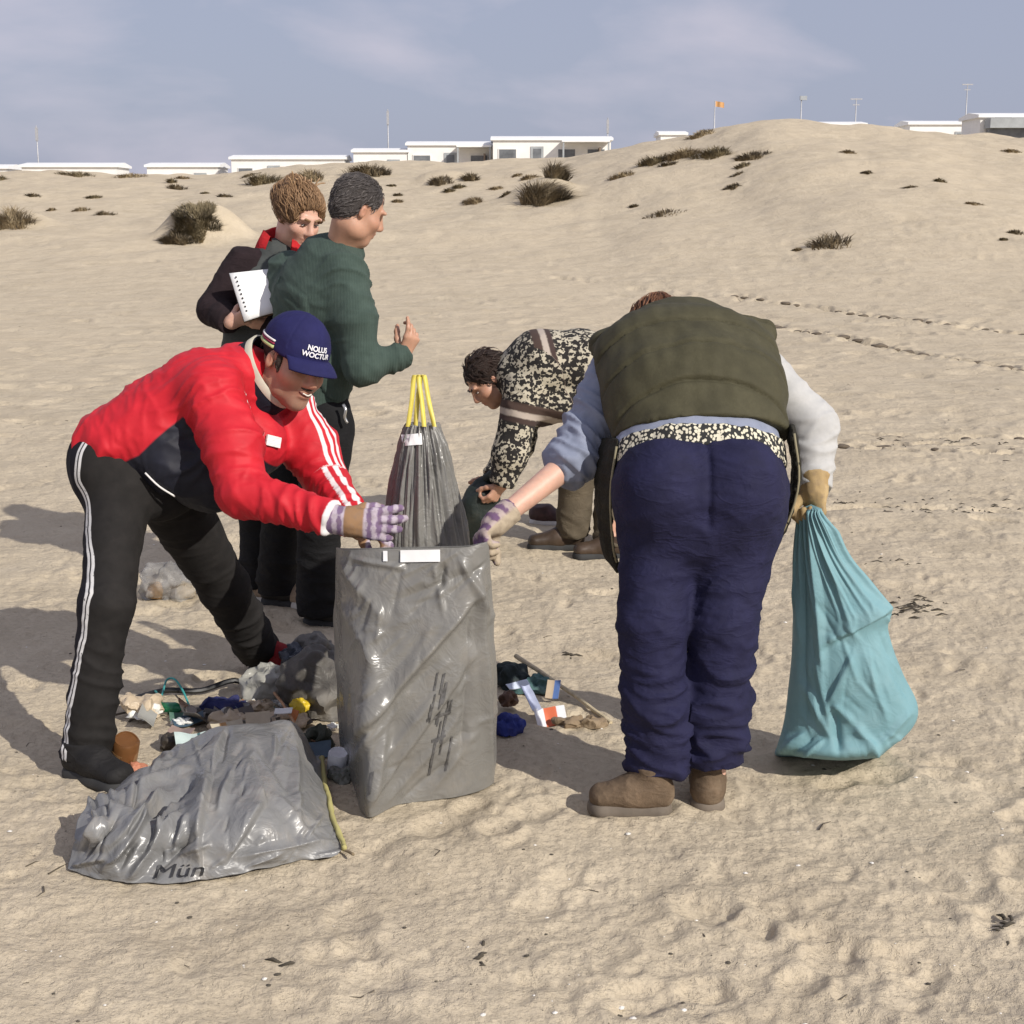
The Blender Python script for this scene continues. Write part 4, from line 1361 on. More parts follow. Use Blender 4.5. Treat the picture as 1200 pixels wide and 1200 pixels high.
    cap = mesh_obj('cap', V, F, m_cap, root)
    n, m = 25, 9
    BV = []
    for layer in (0, 1):
        for i in range(n):
            a = (i / (n - 1) - 0.5) * 2.05
            for k in range(m):
                t = k / (m - 1)
                ext = 0.056 * math.cos(a * 0.74) ** 0.8 * t
                x = math.sin(a) * (0.087 + ext * 0.25); y = -0.012 + math.cos(a) * 0.108 + ext
                z = 0.026 + 0.006 * math.cos(a) - 0.085 * t * ext / 0.056 * 0.30 - 1.6 * x * x * (0.5 + 0.5 * t) - layer * 0.004 + 0.006
                BV.append(HF.at(x, y, z))
    idx = lambda l, i, k: (l * n + i) * m + k
    BF = []
    for i in range(n - 1):
        for k in range(m - 1):
            BF.append((idx(0, i, k), idx(0, i, k + 1), idx(0, i + 1, k + 1), idx(0, i + 1, k)))
            BF.append((idx(1, i, k), idx(1, i + 1, k), idx(1, i + 1, k + 1), idx(1, i, k + 1)))
        BF.append((idx(0, i, m - 1), idx(1, i, m - 1), idx(1, i + 1, m - 1), idx(0, i + 1, m - 1)))
    for k in range(m - 1):
        BF.append((idx(0, 0, k), idx(1, 0, k), idx(1, 0, k + 1), idx(0, 0, k + 1)))
        BF.append((idx(0, n - 1, k), idx(0, n - 1, k + 1), idx(1, n - 1, k + 1), idx(1, n - 1, k)))
    mesh_obj('brim', BV, BF, m_cap, cap)
    mt = plain_mat('white_embroidery', (0.75, 0.75, 0.78), 0.7)
    for txt, zz, sz in (('NOLUS', 0.071, 0.020), ('WOCTUR', 0.053, 0.020)):
        TV, TF = text_mesh(txt, sz)
        # wrapped round the front of the crown, towards the wearer's right side
        ang = TV[:, 0] / 0.100 - 0.12
        o = HF.c + (HF.u[None] * (zz + TV[:, 1])[:, None] + HF.f[None] * (np.cos(ang) * 0.30)[:, None] + HF.l[None] * (np.sin(ang) * 0.30)[:, None]) * HF.s
        d = -(HF.f[None] * np.cos(ang)[:, None] + HF.l[None] * np.sin(ang)[:, None])
        X = ell_hit(cc, rr + 0.0042, HF.M, o, d)
        mesh_obj('cap_lettering', X, TF, mt, cap, smooth=False)
    for zz, col, r in ((0.052, (0.75, 0.74, 0.72), 0.0032), (0.044, (0.30, 0.03, 0.07), 0.003), (0.034, (0.45, 0.50, 0.22), 0.0055)):
        pts = []
        for a in np.linspace(-1.55, -2.9, 14):
            o = HF.c + HF.u * zz * HF.s + (HF.f * math.cos(a) + HF.l * math.sin(a)) * 0.3
            pts.append(ell_hit(cc, rr + 0.001, HF.M, o[None], -(HF.f * math.cos(a) + HF.l * math.sin(a))[None])[0])
        V, F = tube_vf(pts, r, 8)
        mesh_obj('cap_trim', V, F, plain_mat('cap_trim_%d' % int(zz * 1000), col, 0.8), cap)
    # trousers
    hR, hL = J['anR'] - UP * 0.045, J['anL'] - UP * 0.03
    S = Sdf()
    S.slab(P(130, 530, 4.48), P(155, 548, 4.50), (0.165, 0.118), (0.175, 0.125), lat, 0.05)
    S.slab(P(155, 548, 4.50), P(185, 560, 4.52), (0.175, 0.125), (0.16, 0.13), lat, 0.05)
    S.ell(P(126, 552, 4.42), (0.10, 0.11, 0.12), None, 0.05)
    S.cone(J['hipR'], J['knR'] + UP * 0.02, 0.096, 0.073, 0.04)
    S.chain([J['knR'] + UP * 0.02, (J['knR'] + hR) / 2, hR - UP * 0.05], [0.073, 0.066, 0.072], 0.03, cut=(hR, (0, 0, -1)))
    S.cone(J['hipL'], J['knL'], 0.108, 0.080, 0.04)
    S.chain([J['knL'], (J['knL'] + hL) / 2, hL + unit(hL - J['knL']) * 0.05], [0.082, 0.074, 0.075], 0.03, cut=(hL, hL - J['knL']))
    segs = [(J['hipR'] - UP * 0.08, J['knR']), (J['knR'], hR), (J['hipL'] - UP * 0.05, J['knL']), (J['knL'], hL)]
    def amt(V, ii, tt):
        a = np.where(ii == 0, 0.035 + 0.06 * tt ** 2, np.where(ii == 1, 0.06 + 0.07 * tt ** 2, np.where(ii == 2, 0.06, 0.10)))
        return a
    V0, V, F, ii, tt = garment(S, 0.007, segs, amt, 14, 5)
    sdir = unit((-0.62, -0.78, 0)); edir = np.cross(UP, sdir)
    g, sd = limb_side(V0, segs[:2], edir, sdir)
    g = g + 0.010 * noise(V0 * np.array([9, 9, 14])) + 0.012 * np.sin((V0[:, 2]) * 9)
    near = (ii <= 1) & (sd > 0)
    b = MB('tracksuit_trousers_charcoal')
    co = b.coords()
    n1 = b.noise(co, 20, 4, 0.6)
    base = b.mix(b.step(n1, 0.3, 0.7), (0.013, 0.012, 0.0115), (0.021, 0.019, 0.018))
    gg = b.attr('g')['Fac']
    nr = b.attr('near')['Fac']
    back = b.math('MULTIPLY', b.step(gg, 0.003, -0.003), nr)
    base = b.mix(back, base, (0.012, 0.011, 0.017))
    ab = b.math('ABSOLUTE', b.math('SUBTRACT', b.math('ABSOLUTE', gg), 0.0075))
    st_ = b.math('MULTIPLY', b.math('MULTIPLY', b.step(ab, 0.0058, 0.0040), nr), b.step(b.noise(co, 130, 2), 0.24, 0.36))
    col = b.mix(st_, base, (0.66, 0.65, 0.64))
    mtr = b.set(col, 0.85, b.bump(b.noise(co, 700, 2), 0.25, 0.002), Specular_IOR_Level=0.2)
    mesh_obj('trousers', V, F, mtr, root, attrs={'g': g, 'near': near.astype(float)})
    # trainers
    ms = cloth_mat('black_trainer_mesh', (0.018, 0.017, 0.017), 0.3, 0.7)
    msol = plain_mat('black_rubber_sole', (0.03, 0.03, 0.03), 0.8)
    heel, toe = G(78, 908), G(146, 932)
    heel = np.array([an[0] - 0.055, an[1] + 0.045]); d = unit(np.array([0.80, -0.58])); toe = heel + d * 0.285
    sh = shoe_parts(root, heel, toe, zn + 0.006, ms, msol, high=0.10, laces=plain_mat('white_lace', (0.6, 0.6, 0.58), 0.8), name='shoe')
    for k in range(4):
        p = np.array([heel[0], heel[1], zn]) + np.append(d, 0) * (0.02 + 0.028 * k) + np.array([-0.02, -0.040, 0.055 + 0.014 * (k % 2)])
        V, F = sphere_vf(p + np.array([0.012, 0.004, 0]), (0.007, 0.004, 0.007), 8, 6)
        mesh_obj('reflective_dot', V, F, M_white_cloth, sh)
    h2 = np.array([bn[0] - 0.04, bn[1] + 0.03]); d2 = unit(np.array([0.93, -0.36]))
    shoe_parts(root, h2, h2 + d2 * 0.285, zf + 0.006, cloth_mat('dark_red_trainer', (0.22, 0.015, 0.018), 0.3, 0.7), msol, high=0.11, name='shoe')
    # jacket
    S = Sdf(); St = Sdf()
    for T in (S, St):
        c_ = (P(168, 567, 4.4), np.array([-0.40, 0.0, -0.92]))
        T.slab(P(130, 520, 4.49), st[1], (0.175, 0.110), (0.195, 0.145), lat, 0.05, cut=c_)
        T.slab(st[1], st[2], (0.195, 0.145), (0.210, 0.155), lat, 0.05, cut=c_)
        T.slab(st[2], st[3], (0.210, 0.150), (0.160, 0.110), lat, 0.06)
        T.slab(P(205, 528, 4.48), P(248, 545, 4.50), (0.19, 0.12), (0.17, 0.13), lat, 0.06, cut=(P(168, 572, 4.4), np.array([-0.42, 0.0, -0.91])))
        T.slab(P(248, 545, 4.50), P(300, 520, 4.56), (0.17, 0.12), (0.14, 0.10), lat, 0.06)
        T.cone(st[3], J['nek'] + np.array([0.01, 0, 0.0]), 0.10, 0.075, 0.03)
    Sa = Sdf()
    for T in (S, Sa):
        cR = J['wrR'] + unit(J['elR'] - J['wrR']) * 0.035
        T.chain([J['shR'] + np.array([-0.01, 0.03, 0.0]), (J['shR'] + J['elR']) / 2 + np.array([0.01, 0, 0]), J['elR'], cR + unit(J['wrR'] - J['elR']) * 0.05],
                [0.092, 0.080, 0.065, 0.047], 0.045, cut=(cR, J['wrR'] - J['elR']))
        cL = J['wrL'] + unit(J['elL'] - J['wrL']) * 0.03
        T.chain([J['shL'] + np.array([-0.02, -0.02, 0.0]), (J['shL'] + J['elL']) / 2, J['elL'], cL + unit(J['wrL'] - J['elL']) * 0.05],
                [0.092, 0.082, 0.067, 0.047], 0.04, cut=(cL, J['wrL'] - J['elL']))
    segs = [(st[0], st[1]), (st[1], st[2]), (st[2], st[3]), (J['shR'], J['elR']), (J['elR'], cR), (J['shL'], J['elL']), (J['elL'], cL)]
    arm_f = lambda V: Sa.eval(V) < St.eval(V) - 0.004
    def amt(V, ii, tt):
        a = np.where(ii <= 2, 0.115, np.where((ii == 3) | (ii == 5), 0.11, 0.12))
        return a
    V0, V, F, ii, tt = garment(S, 0.006, segs, amt, 18, 9)
    isarm = arm_f(V0)
    # panel line on the torso, seen along the shoulder line
    ax = unit(st[2] - st[0]); dv = np.cross(ax, lat); dv = dv if dv[2] > 0 else -dv
    co2 = lambda q: ((q - st[0]) @ ax, (q - st[0]) @ dv)
    poly = [co2(P(*p)) for p in ((60, 566, 4.3), (112, 549, 4.3), (162, 533, 4.3), (196, 500, 4.3), (212, 487, 4.3), (300, 470, 4.36))]
    a_, v_ = co2(V0)
    line = np.interp(a_, [p[0] for p in poly], [p[1] for p in poly])
    panel = np.where(isarm, -1.0, (line - v_) * 12)
    # chest front stays red beyond the arm
    fr = (V0 - P(300, 520, 4.45)) @ unit((1, -0.1, 0.5))
    panel = np.where(isarm, -1, np.minimum(panel, -fr * 12))
    L_ = Lap(quad_edges(F), len(V0))
    for _ in range(2): panel = 0.5 * panel + 0.5 * L_.mean(panel)
    # three braid stripes down each sleeve
    gL, sL = limb_side(V0, segs[5:7], np.array([0.25, 0.9, 0.35]), np.array([0.95, -0.2, 0.25]))
    gR, sR = limb_side(V0, segs[3:5], np.array([0.62, -0.76, 0.1]), np.array([0.78, 0.62, 0.10]))
    isL = (ii >= 5); isR = (ii == 3)
    g = np.where(isL, gL, gR); sd = np.where(isL, sL, sR)
    on = ((isL | (isR & (tt > 0.06) & (tt < 0.5))) & (sd > 0) & isarm).astype(float)
    cuff = np.where(ii == 4, (tt - 1) * np.linalg.norm(cR - J['elR']), np.where(ii == 6, (tt - 1) * np.linalg.norm(cL - J['elL']), -1))
    b = MB('red_tracksuit_nylon')
    co = b.coords()
    n1 = b.noise(co, 16, 4, 0.6)
    red = b.mix(b.step(n1, 0.3, 0.7), (0.44, 0.010, 0.020), (0.54, 0.016, 0.028))
    navy = b.mix(b.step(n1, 0.3, 0.7), (0.008, 0.009, 0.016), (0.013, 0.014, 0.024))
    col = b.mix(b.step(b.attr('panel')['Fac'], -0.03, 0.03), red, navy)
    gg = b.math('ABSOLUTE', b.attr('g')['Fac'])
    s0 = b.step(gg, 0.0065, 0.0045)
    s1 = b.step(b.math('ABSOLUTE', b.math('SUBTRACT', gg, 0.022)), 0.0065, 0.0045)
    stv = b.math('MULTIPLY', b.math('MAXIMUM', s0, s1), b.attr('on')['Fac'])
    col = b.mix(stv, col, (0.70, 0.66, 0.66))
    col = b.mix(b.step(b.attr('cuff')['Fac'], -0.008, -0.005), col, (0.68, 0.66, 0.66))
    mj = b.set(col, 0.62, b.bump(b.noise(co, 500, 2), 0.15, 0.002), Specular_IOR_Level=0.3)
    jk = mesh_obj('jacket', V, F, mj, root, attrs={'panel': panel, 'g': g, 'on': on, 'cuff': cuff})
    # stand collar, navy inside, with a pale edge
    cax = unit((0.84, -0.18, 0.46)); cM = rot_frame(cax, lat)
    base = P(314, 438, 4.54)
    n = 40; ring = []
    for k in range(n):
        a = 2 * math.pi * k / n
        ring.append((math.cos(a), math.sin(a)))
    CV = []
    for lev, (r, z) in enumerate(((0.112, -0.07), (0.108, -0.02), (0.106, 0.022), (0.098, 0.024), (0.094, -0.01), (0.09, -0.05))):
        for (cx, cy) in ring:
            CV.append(base + cM[:, 0] * cx * r * 0.92 + cM[:, 1] * cy * r * 1.10 + cM[:, 2] * (z + 0.012 * cx))
    CF = [(l * n + k, l * n + (k + 1) % n, (l + 1) * n + (k + 1) % n, (l + 1) * n + k) for l in range(5) for k in range(n)]
    mesh_obj('collar', CV, CF, cloth_mat('navy_collar', (0.010, 0.011, 0.02), 0.2), jk)
    TVv = []
    for (r, z) in ((0.1075, 0.003), (0.1085, 0.024), (0.1035, 0.027)):
        for (cx, cy) in ring:
            TVv.append(base + cM[:, 0] * cx * r * 0.925 + cM[:, 1] * cy * r * 1.105 + cM[:, 2] * (z + 0.012 * cx))
    TFf = [(l * n + k, l * n + (k + 1) % n, (l + 1) * n + (k + 1) % n, (l + 1) * n + k) for l in range(2) for k in range(n)]
    mesh_obj('collar_tape', TVv, TFf, plain_mat('cream_zip_tape', (0.46, 0.43, 0.35), 0.85), jk)
    # zip line on the pocket, chest patch, pull tab
    pz = spline([P(172, 556, 4.30), P(186, 570, 4.30), P(200, 585, 4.31)], 6)
    pz = [p + np.array([0, 0.0, 0]) for p in pz]
    tree_pts = V0
    def snap(p, off=0.004):
        i = np.argmin(np.linalg.norm((jkV - p) * np.array([1, 0.25, 1]) , axis=1) + 2.0 * (jkN[:, 1] > -0.1))
        return jkV[i] + jkN[i] * off
    jkV = np.array([v.co[:] for v in jk.data.vertices]) + np.array(world_loc(root)); jkN = np.array([v.normal[:] for v in jk.data.vertices])
    pz = spline([snap(P(170, 554, 4.3)), snap(P(184, 570, 4.3)), snap(P(202, 585, 4.3))], 6)
    V, F = tube_vf(pz, 0.003, 6)
    mesh_obj('pocket_zip', V, F, M_white_cloth, jk)
    c = snap(P(318, 521, 4.4), 0.003); i = np.argmin(np.linalg.norm(jkV - c, axis=1))
    M = rot_frame(jkN[i], (1, 0, -0.15))
    V, F = box_vf(c, (0.028, 0.016, 0.003), M)
    mesh_obj('chest_patch', V, F, M_white_cloth, jk, smooth=False)
    # glove on the near hand
    mg = glove_mat('violet_striped_glove', (0.17, 0.11, 0.20), (0.42, 0.36, 0.42), (0.30, 0.17, 0.08), 230, (0.26, 0.15, 0.075))
    b2 = mg
    glove(root, J['wrR'], J['handR'], J['elR'] - J['wrR'], mg, 0.05, 0.045, 0.003)
    glove(root, J['wrL'], J['handL'], J['elL'] - J['wrL'], mg, 0.05, 0.045, 0.003)
    return J
J_RED = person_red()

# ------------------------------------------------------------------ the two people standing with the papers
def knit_mat(name, c0, c1, f=900):
    b = MB(name)
    co = b.coords()
    n1 = b.noise(co, 24, 4, 0.6)
    col = b.mix(b.step(n1, 0.3, 0.7), c0, c1)
    w = b.n('ShaderNodeTexWave'); w.inputs['Scale'].default_value = 55; w.inputs['Distortion'].default_value = 2.0
    b.l(co, w.inputs[0])
    col = b.mix(b.math('MULTIPLY', w.outputs[1], 0.25), col, tuple(x * 0.5 for x in c0))
    nb = b.bump(w.outputs[1], 0.35, 0.003)
    nb = b.bump(b.noise(co, f, 2), 0.4, 0.002, nb)
    return b.set(col, 0.95, nb)
def stand_body(J, lat, pel, che, nek, w=1.0):
    wai = pel * 0.5 + che * 0.5
    J['trunk'] = [(pel, wai, (0.155 * w, 0.105), (0.14 * w, 0.10), lat), (wai, che, (0.14 * w, 0.10), (0.165 * w, 0.11), lat),
                  (che, che * 0.35 + nek * 0.65, (0.165 * w, 0.10), (0.12 * w, 0.07), lat)]
def person_green():
    J = {}
    fr, fl = G(372, 727), G(322, 708)
    zr, zl = h1(fr[0], fr[1]), h1(fl[0], fl[1])
    lat = unit((0.72, -0.69, 0))
    J['nek'] = P(400, 292, 5.86); che = P(375, 345, 5.88); pel = P(362, 480, 5.88)
    J['head'] = HF = Frame(P(421, 246, 5.82), (0.80, 0.42, -0.42), (0.36, 0.10, 0.92), 1.0)
    J['shR'], J['elR'], J['wrR'] = P(409, 322, 5.74), P(424, 430, 5.68), P(472, 417, 5.76)
    J['shL'], J['elL'], J['wrL'] = P(338, 318, 6.02), P(345, 425, 6.15), P(385, 415, 6.25)
    J['hipR'], J['knR'], J['anR'] = P(384, 500, 5.80), P(374, 610, 5.74), np.array([fr[0], fr[1] + 0.03, zr + 0.10])
    J['hipL'], J['knL'], J['anL'] = P(345, 500, 5.96), P(332, 605, 5.98), np.array([fl[0], fl[1] + 0.03, zl + 0.10])
    J['toeR'] = J['anR'] + np.array([0.2, 0.05, -0.06]); J['toeL'] = J['anL'] + np.array([0.18, 0.1, -0.06])
    J['handR'] = dict(d=(0.45, -0.15, 0.85), n=(-0.45, 0.6, 0.35), side=1, curl=(0.35, 0.85, 1.1, 1.2), thumb=0.8)
    J['handL'] = dict(d=(0.9, 0.2, 0.2), n=(0, 0, 1), side=-1, curl=0.5)
    stand_body(J, lat, pel, che, J['nek'], 1.05)
    root = empty('person', ((fl[0] + fr[0]) / 2, 5.9, min(zl, zr)), 0, 'man with short greying hair in green knitted sweater, standing turned away', 'person')
    body_mesh(J, root, M_skin_tan, 0.005)
    hm = hair_mat('greying_dark_hair', (0.016, 0.013, 0.012), (0.13, 0.115, 0.11))
    S = Sdf()
    S.ell(HF.at(0, -0.024, 0.040), (0.083, 0.100, 0.088), HF.M)
    S.ell(HF.at(0, -0.055, -0.015), (0.070, 0.058, 0.06), HF.M)
    S.plane(HF.at(0, 0.055, 0.045), HF.f * 0.85 - HF.u * 0.55, 'i')
    for q in (-1, 1):
        S.ell(HF.at(q * 0.074, 0.000, -0.02), (0.02, 0.026, 0.045), HF.M, 0.01, 's')
    hair_mesh(S, HF, hm, root, -HF.f * 0.5 - HF.u * 0.5, 0.003, strands=1100, slen=0.022, lift=0.003, thick=0.0012, seed=2)
    # trousers and shoes
    S = Sdf()
    S.slab(P(364, 450, 5.88), P(362, 500, 5.88), (0.17, 0.12), (0.185, 0.13), lat, 0.05)
    segs = []
    for sd in 'RL':
        hem = J['an' + sd] - UP * 0.055
        S.cone(J['hip' + sd], J['kn' + sd], 0.108, 0.084, 0.04)
        S.chain([J['kn' + sd], hem - UP * 0.04], [0.084, 0.086], 0.03, cut=(hem, (0, 0, -1)))
        segs += [(J['hip' + sd], J['kn' + sd]), (J['kn' + sd], hem)]
    V0, V, F, ii, tt = garment(S, 0.008, segs, lambda V, ii, tt: np.where(ii % 2 == 0, 0.04, 0.05 + 0.08 * tt), 13, 21)
    mtr = cloth_mat('black_trousers', (0.010, 0.010, 0.011), 0.25, 0.85)
    tr = mesh_obj('trousers', V, F, mtr, root)
    V, F = tube_vf(spline([P(402, 474, 5.70), P(405, 480, 5.69), P(404, 489, 5.69), P(407, 496, 5.69)], 4), 0.006, 8)
    mesh_obj('belt_keys', V, F, plain_mat('keys_steel', (0.6, 0.6, 0.58), 0.3, metallic=0.9), tr)
    msh = plain_mat('black_leather', (0.014, 0.013, 0.012), 0.28, 0.3)
    mso = plain_mat('black_rubber_sole', (0.03, 0.03, 0.03), 0.8)
    d = np.array([0.92, -0.25]); d /= np.linalg.norm(d)
    for a, z in ((fr, zr), (fl, zl)):
        h0 = a[:2] - d * 0.07 + np.array([0, 0.03])
        shoe_parts(root, h0, h0 + d * 0.29, z + 0.005, msh, mso, high=0.09)
    # sweater
    S = Sdf()
    S.slab(P(362, 468, 5.88), P(366, 420, 5.88), (0.188, 0.140), (0.195, 0.146), lat, 0.05, cut=(P(362, 474, 5.88), (0, 0, -1)))
    S.slab(P(366, 420, 5.88), P(374, 345, 5.88), (0.195, 0.146), (0.205, 0.142), lat, 0.06)
    S.slab(P(374, 345, 5.88), P(386, 305, 5.87), (0.200, 0.134), (0.145, 0.10), lat, 0.06)
    S.cone(P(386, 308, 5.87), J['nek'] - UP * 0.012, 0.10, 0.074, 0.05)
    cR = J['wrR'] + unit(J['wrR'] - J['elR']) * 0.012
    S.chain([J['shR'] - np.array([0.02, -0.03, 0]), (J['shR'] + J['elR']) / 2, J['elR'], cR + unit(J['wrR'] - J['elR']) * 0.04], [0.086, 0.078, 0.066, 0.046], 0.04, cut=(cR, J['wrR'] - J['elR']))
    S.chain([J['shL'], J['elL'], J['wrL']], [0.085, 0.07, 0.05], 0.04)
    segs = [(pel, che), (che, J['nek']), (J['shR'], J['elR']), (J['elR'], cR), (J['shL'], J['elL']), (J['elL'], J['wrL'])]
    V0, V, F, ii, tt = garment(S, 0.0075, segs, lambda V, ii, tt: np.where(ii < 2, 0.08, 0.11), 14, 23)
    # long hanging folds down the back
    N = normals(V0, F); u = (V0 - che) @ lat
    hang = noise(np.stack([u * 13 + 0.4 * V0[:, 2], V0[:, 2] * 1.6, 0 * u], 1))
    V = V + N * (np.where(ii == 0, 0.026, 0.0) * hang)[:, None]
    sw = mesh_obj('sweater', V, F, knit_mat('green_wool_knit', (0.038, 0.062, 0.051), (0.056, 0.086, 0.071)), root)
    # pale shirt collar showing at the neck
    cM = rot_frame(HF.c - J['nek'], lat)
    pts = [J['nek'] + cM[:, 2] * 0.012 + (cM[:, 0] * math.cos(a) + cM[:, 1] * math.sin(a)) * 0.072 for a in np.linspace(0, 2 * math.pi, 29)]
    V, F = tube_vf(pts, 0.011, 8, False)
    mesh_obj('shirt_collar', V, F, cloth_mat('pale_grey_shirt', (0.42, 0.42, 0.40), 0.1), root)
person_green()

def person_clipboard():
    J = {}
    fr, fl = G(300, 700), G(336, 706)
    zr, zl = h1(fr[0], fr[1]), h1(fl[0], fl[1])
    lat = unit((0.80, 0.60, 0))      # towards her left side
    J['nek'] = P(336, 297, 6.28); che = P(318, 345, 6.26); pel = P(314, 470, 6.24)
    J['head'] = HF = Frame(P(350, 254, 6.22), (0.62, -0.66, -0.42), (0.26, -0.20, 0.94), 0.98)
    J['shR'], J['elR'], J['wrR'] = P(277, 312, 6.20), P(252, 362, 6.12), P(270, 378, 5.98)
    J['shL'], J['elL'], J['wrL'] = P(362, 318, 6.40), P(362, 385, 6.30), P(318, 382, 6.05)
    J['hipR'], J['knR'], J['anR'] = P(298, 500, 6.20), P(303, 600, 6.16), np.array([fr[0], fr[1] + 0.02, zr + 0.09])
    J['hipL'], J['knL'], J['anL'] = P(334, 500, 6.28), P(336, 600, 6.20), np.array([fl[0], fl[1] + 0.02, zl + 0.09])
    J['toeR'] = J['anR'] + np.array([0.12, -0.15, -0.05]); J['toeL'] = J['anL'] + np.array([0.12, -0.15, -0.05])
    J['handR'] = dict(d=(0.85, -0.25, 0.30), n=(0.1, 0.75, 0.55), side=1, curl=(0.35, 0.4, 0.45, 0.5), thumb=0.6, s=0.92)
    J['handL'] = dict(d=(-0.8, -0.4, 0.2), n=(0, 0.7, 0.7), side=-1, curl=0.5, s=0.92)
    stand_body(J, lat, pel, che, J['nek'], 0.92)
    root = empty('person', ((fl[0] + fr[0]) / 2, 6.25, min(zl, zr)), 0, 'woman with tied-up brown hair, dark jacket and red collar, reading white papers', 'person')
    body = body_mesh(J, root, M_skin_fair, 0.005)
    hm = hair_mat('light_brown_hair', (0.095, 0.050, 0.024), (0.33, 0.20, 0.105))
    face_bits(body, HF, hm, 1.0)
    S = Sdf()
    S.ell(HF.at(0, -0.022, 0.044), (0.090, 0.106, 0.092), HF.M)
    S.plane(HF.at(0, 0.066, 0.052), HF.f * 0.80 - HF.u * 0.60, 'i')
    for q in (-1, 1):
        S.ell(HF.at(q * 0.072, 0.035, 0.03), (0.018, 0.035, 0.04), HF.M, 0.02)
    S.ell(HF.at(0.02, -0.10, 0.085), (0.050, 0.045, 0.045), HF.M, 0.02)
    S.ell(HF.at(-0.03, -0.09, 0.05), (0.045, 0.045, 0.045), HF.M, 0.02)
    h_ = hair_mesh(S, HF, hm, root, -HF.f * 0.7 + HF.u * 0.5, 0.007, strands=1500, slen=0.07, lift=0.005, curl=0.35, thick=0.0014, seed=3)
    rs = np.random.RandomState(5)
    for k in range(14):                         # loose wisps
        a = HF.at(rs.normal() * 0.04, -0.06 + 0.05 * rs.rand(), 0.11 + 0.01 * rs.rand())
        b_ = a + (HF.u * (0.4 + rs.rand()) - HF.f * rs.rand() + HF.l * rs.normal()) * 0.04
        V, F = tube_vf(spline([a, (a + b_) / 2 + HF.u * 0.01, b_], 3), [0.0035] * 6 + [0.001], 5)
        mesh_obj('loose_strand', V, F, plain_mat('hair_wisp', (0.30, 0.19, 0.10), 0.5), h_)
    # trousers, shoes
    S = Sdf(); segs = []
    S.slab(P(315, 440, 6.24), P(314, 500, 6.24), (0.165, 0.12), (0.175, 0.13), lat, 0.05)
    for sd in 'RL':
        hem = J['an' + sd] - UP * 0.03
        S.cone(J['hip' + sd], J['kn' + sd], 0.10, 0.078, 0.04)
        S.chain([J['kn' + sd], hem - UP * 0.04], [0.078, 0.084], 0.03, cut=(hem, (0, 0, -1)))
        segs += [(J['hip' + sd], J['kn' + sd]), (J['kn' + sd], hem)]
    V0, V, F, ii, tt = garment(S, 0.008, segs, lambda V, ii, tt: np.where(ii % 2 == 0, 0.04, 0.05 + 0.06 * tt), 13, 31)
    mesh_obj('trousers', V, F, cloth_mat('black_trousers', (0.01, 0.01, 0.011)), root)
    msh = cloth_mat('beige_suede', (0.36, 0.27, 0.19), 0.25, 0.9)
    mso = plain_mat('cream_rubber_sole', (0.55, 0.52, 0.46), 0.8)
    d = unit(np.array([0.75, -0.66]))
    for a, z in ((fr, zr), (fl, zl)):
        h0 = a[:2] - d * 0.06 + np.array([0, 0.02])
        shoe_parts(root, h0, h0 + d * 0.255, z + 0.005, msh, mso, high=0.085)
    # dark jacket with sleeves
    S = Sdf()
    S.slab(P(314, 455, 6.24), che, (0.185, 0.135), (0.195, 0.13), lat, 0.05)
    S.slab(che, P(330, 312, 6.27), (0.195, 0.125), (0.13, 0.09), lat, 0.05)
    cR = J['wrR']
    S.chain([J['shR'] + np.array([0.03, 0, 0]), J['elR'], cR + unit(J['wrR'] - J['elR']) * 0.04], [0.082, 0.068, 0.048], 0.03, cut=(cR, J['wrR'] - J['elR']))
    S.chain([J['shL'], J['elL'], J['wrL']], [0.082, 0.066, 0.048], 0.03)
    segs = [(pel, che), (che, J['nek']), (J['shR'], J['elR']), (J['elR'], cR), (J['shL'], J['elL']), (J['elL'], J['wrL'])]
    V0, V, F, ii, tt = garment(S, 0.0075, segs, lambda V, ii, tt: np.where(ii < 2, 0.04, 0.08), 14, 33)
    jk = mesh_obj('jacket', V, F, cloth_mat('dark_plum_fleece', (0.022, 0.014, 0.016), 0.3, 0.95), root)
    # grey bodywarmer over it
    S = Sdf()
    S.slab(P(315, 425, 6.24), che, (0.200, 0.150), (0.205, 0.145), lat, 0.05)
    S.slab(che, P(332, 308, 6.27), (0.205, 0.14), (0.130, 0.10), lat, 0.05)
    S.cone(J['shR'] - np.array([0.03, 0.02, 0.01]), J['elR'], 0.088, 0.09, 0.01, 's')
    S.cone(J['shL'] + np.array([0.02, 0, -0.01]), J['elL'], 0.088, 0.09, 0.01, 's')
    V, F = S.mesh(0.0075)
    V = V + normals(V, F) * (0.012 * fbm(V * np.array([9, 9, 16]), 3))[:, None]
    mesh_obj('bodywarmer', V, F, cloth_mat('grey_green_bodywarmer', (0.060, 0.066, 0.064), 0.2, 0.8), root)
    # standing red collar, turned out
    cM = rot_frame(HF.c - J['nek'] - HF.f * 0.05, lat)
    CV = []; n = 28
    for (r, z) in ((0.100, -0.035), (0.094, 0.03), (0.098, 0.088), (0.108, 0.092), (0.128, 0.035), (0.146, -0.035)):
        for k in range(n):
            a = 0.5 + (2 * math.pi - 0.9) * k / (n - 1) - math.pi / 2 - 0.9
            CV.append(J['nek'] - UP * 0.012 + (cM[:, 0] * math.cos(a) + cM[:, 1] * math.sin(a)) * r + cM[:, 2] * (z + 0.006 * math.sin(5 * a)))
    CF = [(l * n + k, l * n + k + 1, (l + 1) * n + k + 1, (l + 1) * n + k) for l in range(5) for k in range(n - 1)]
    mesh_obj('collar', CV, CF, cloth_mat('red_fleece_collar', (0.42, 0.018, 0.022), 0.2, 0.9), jk)
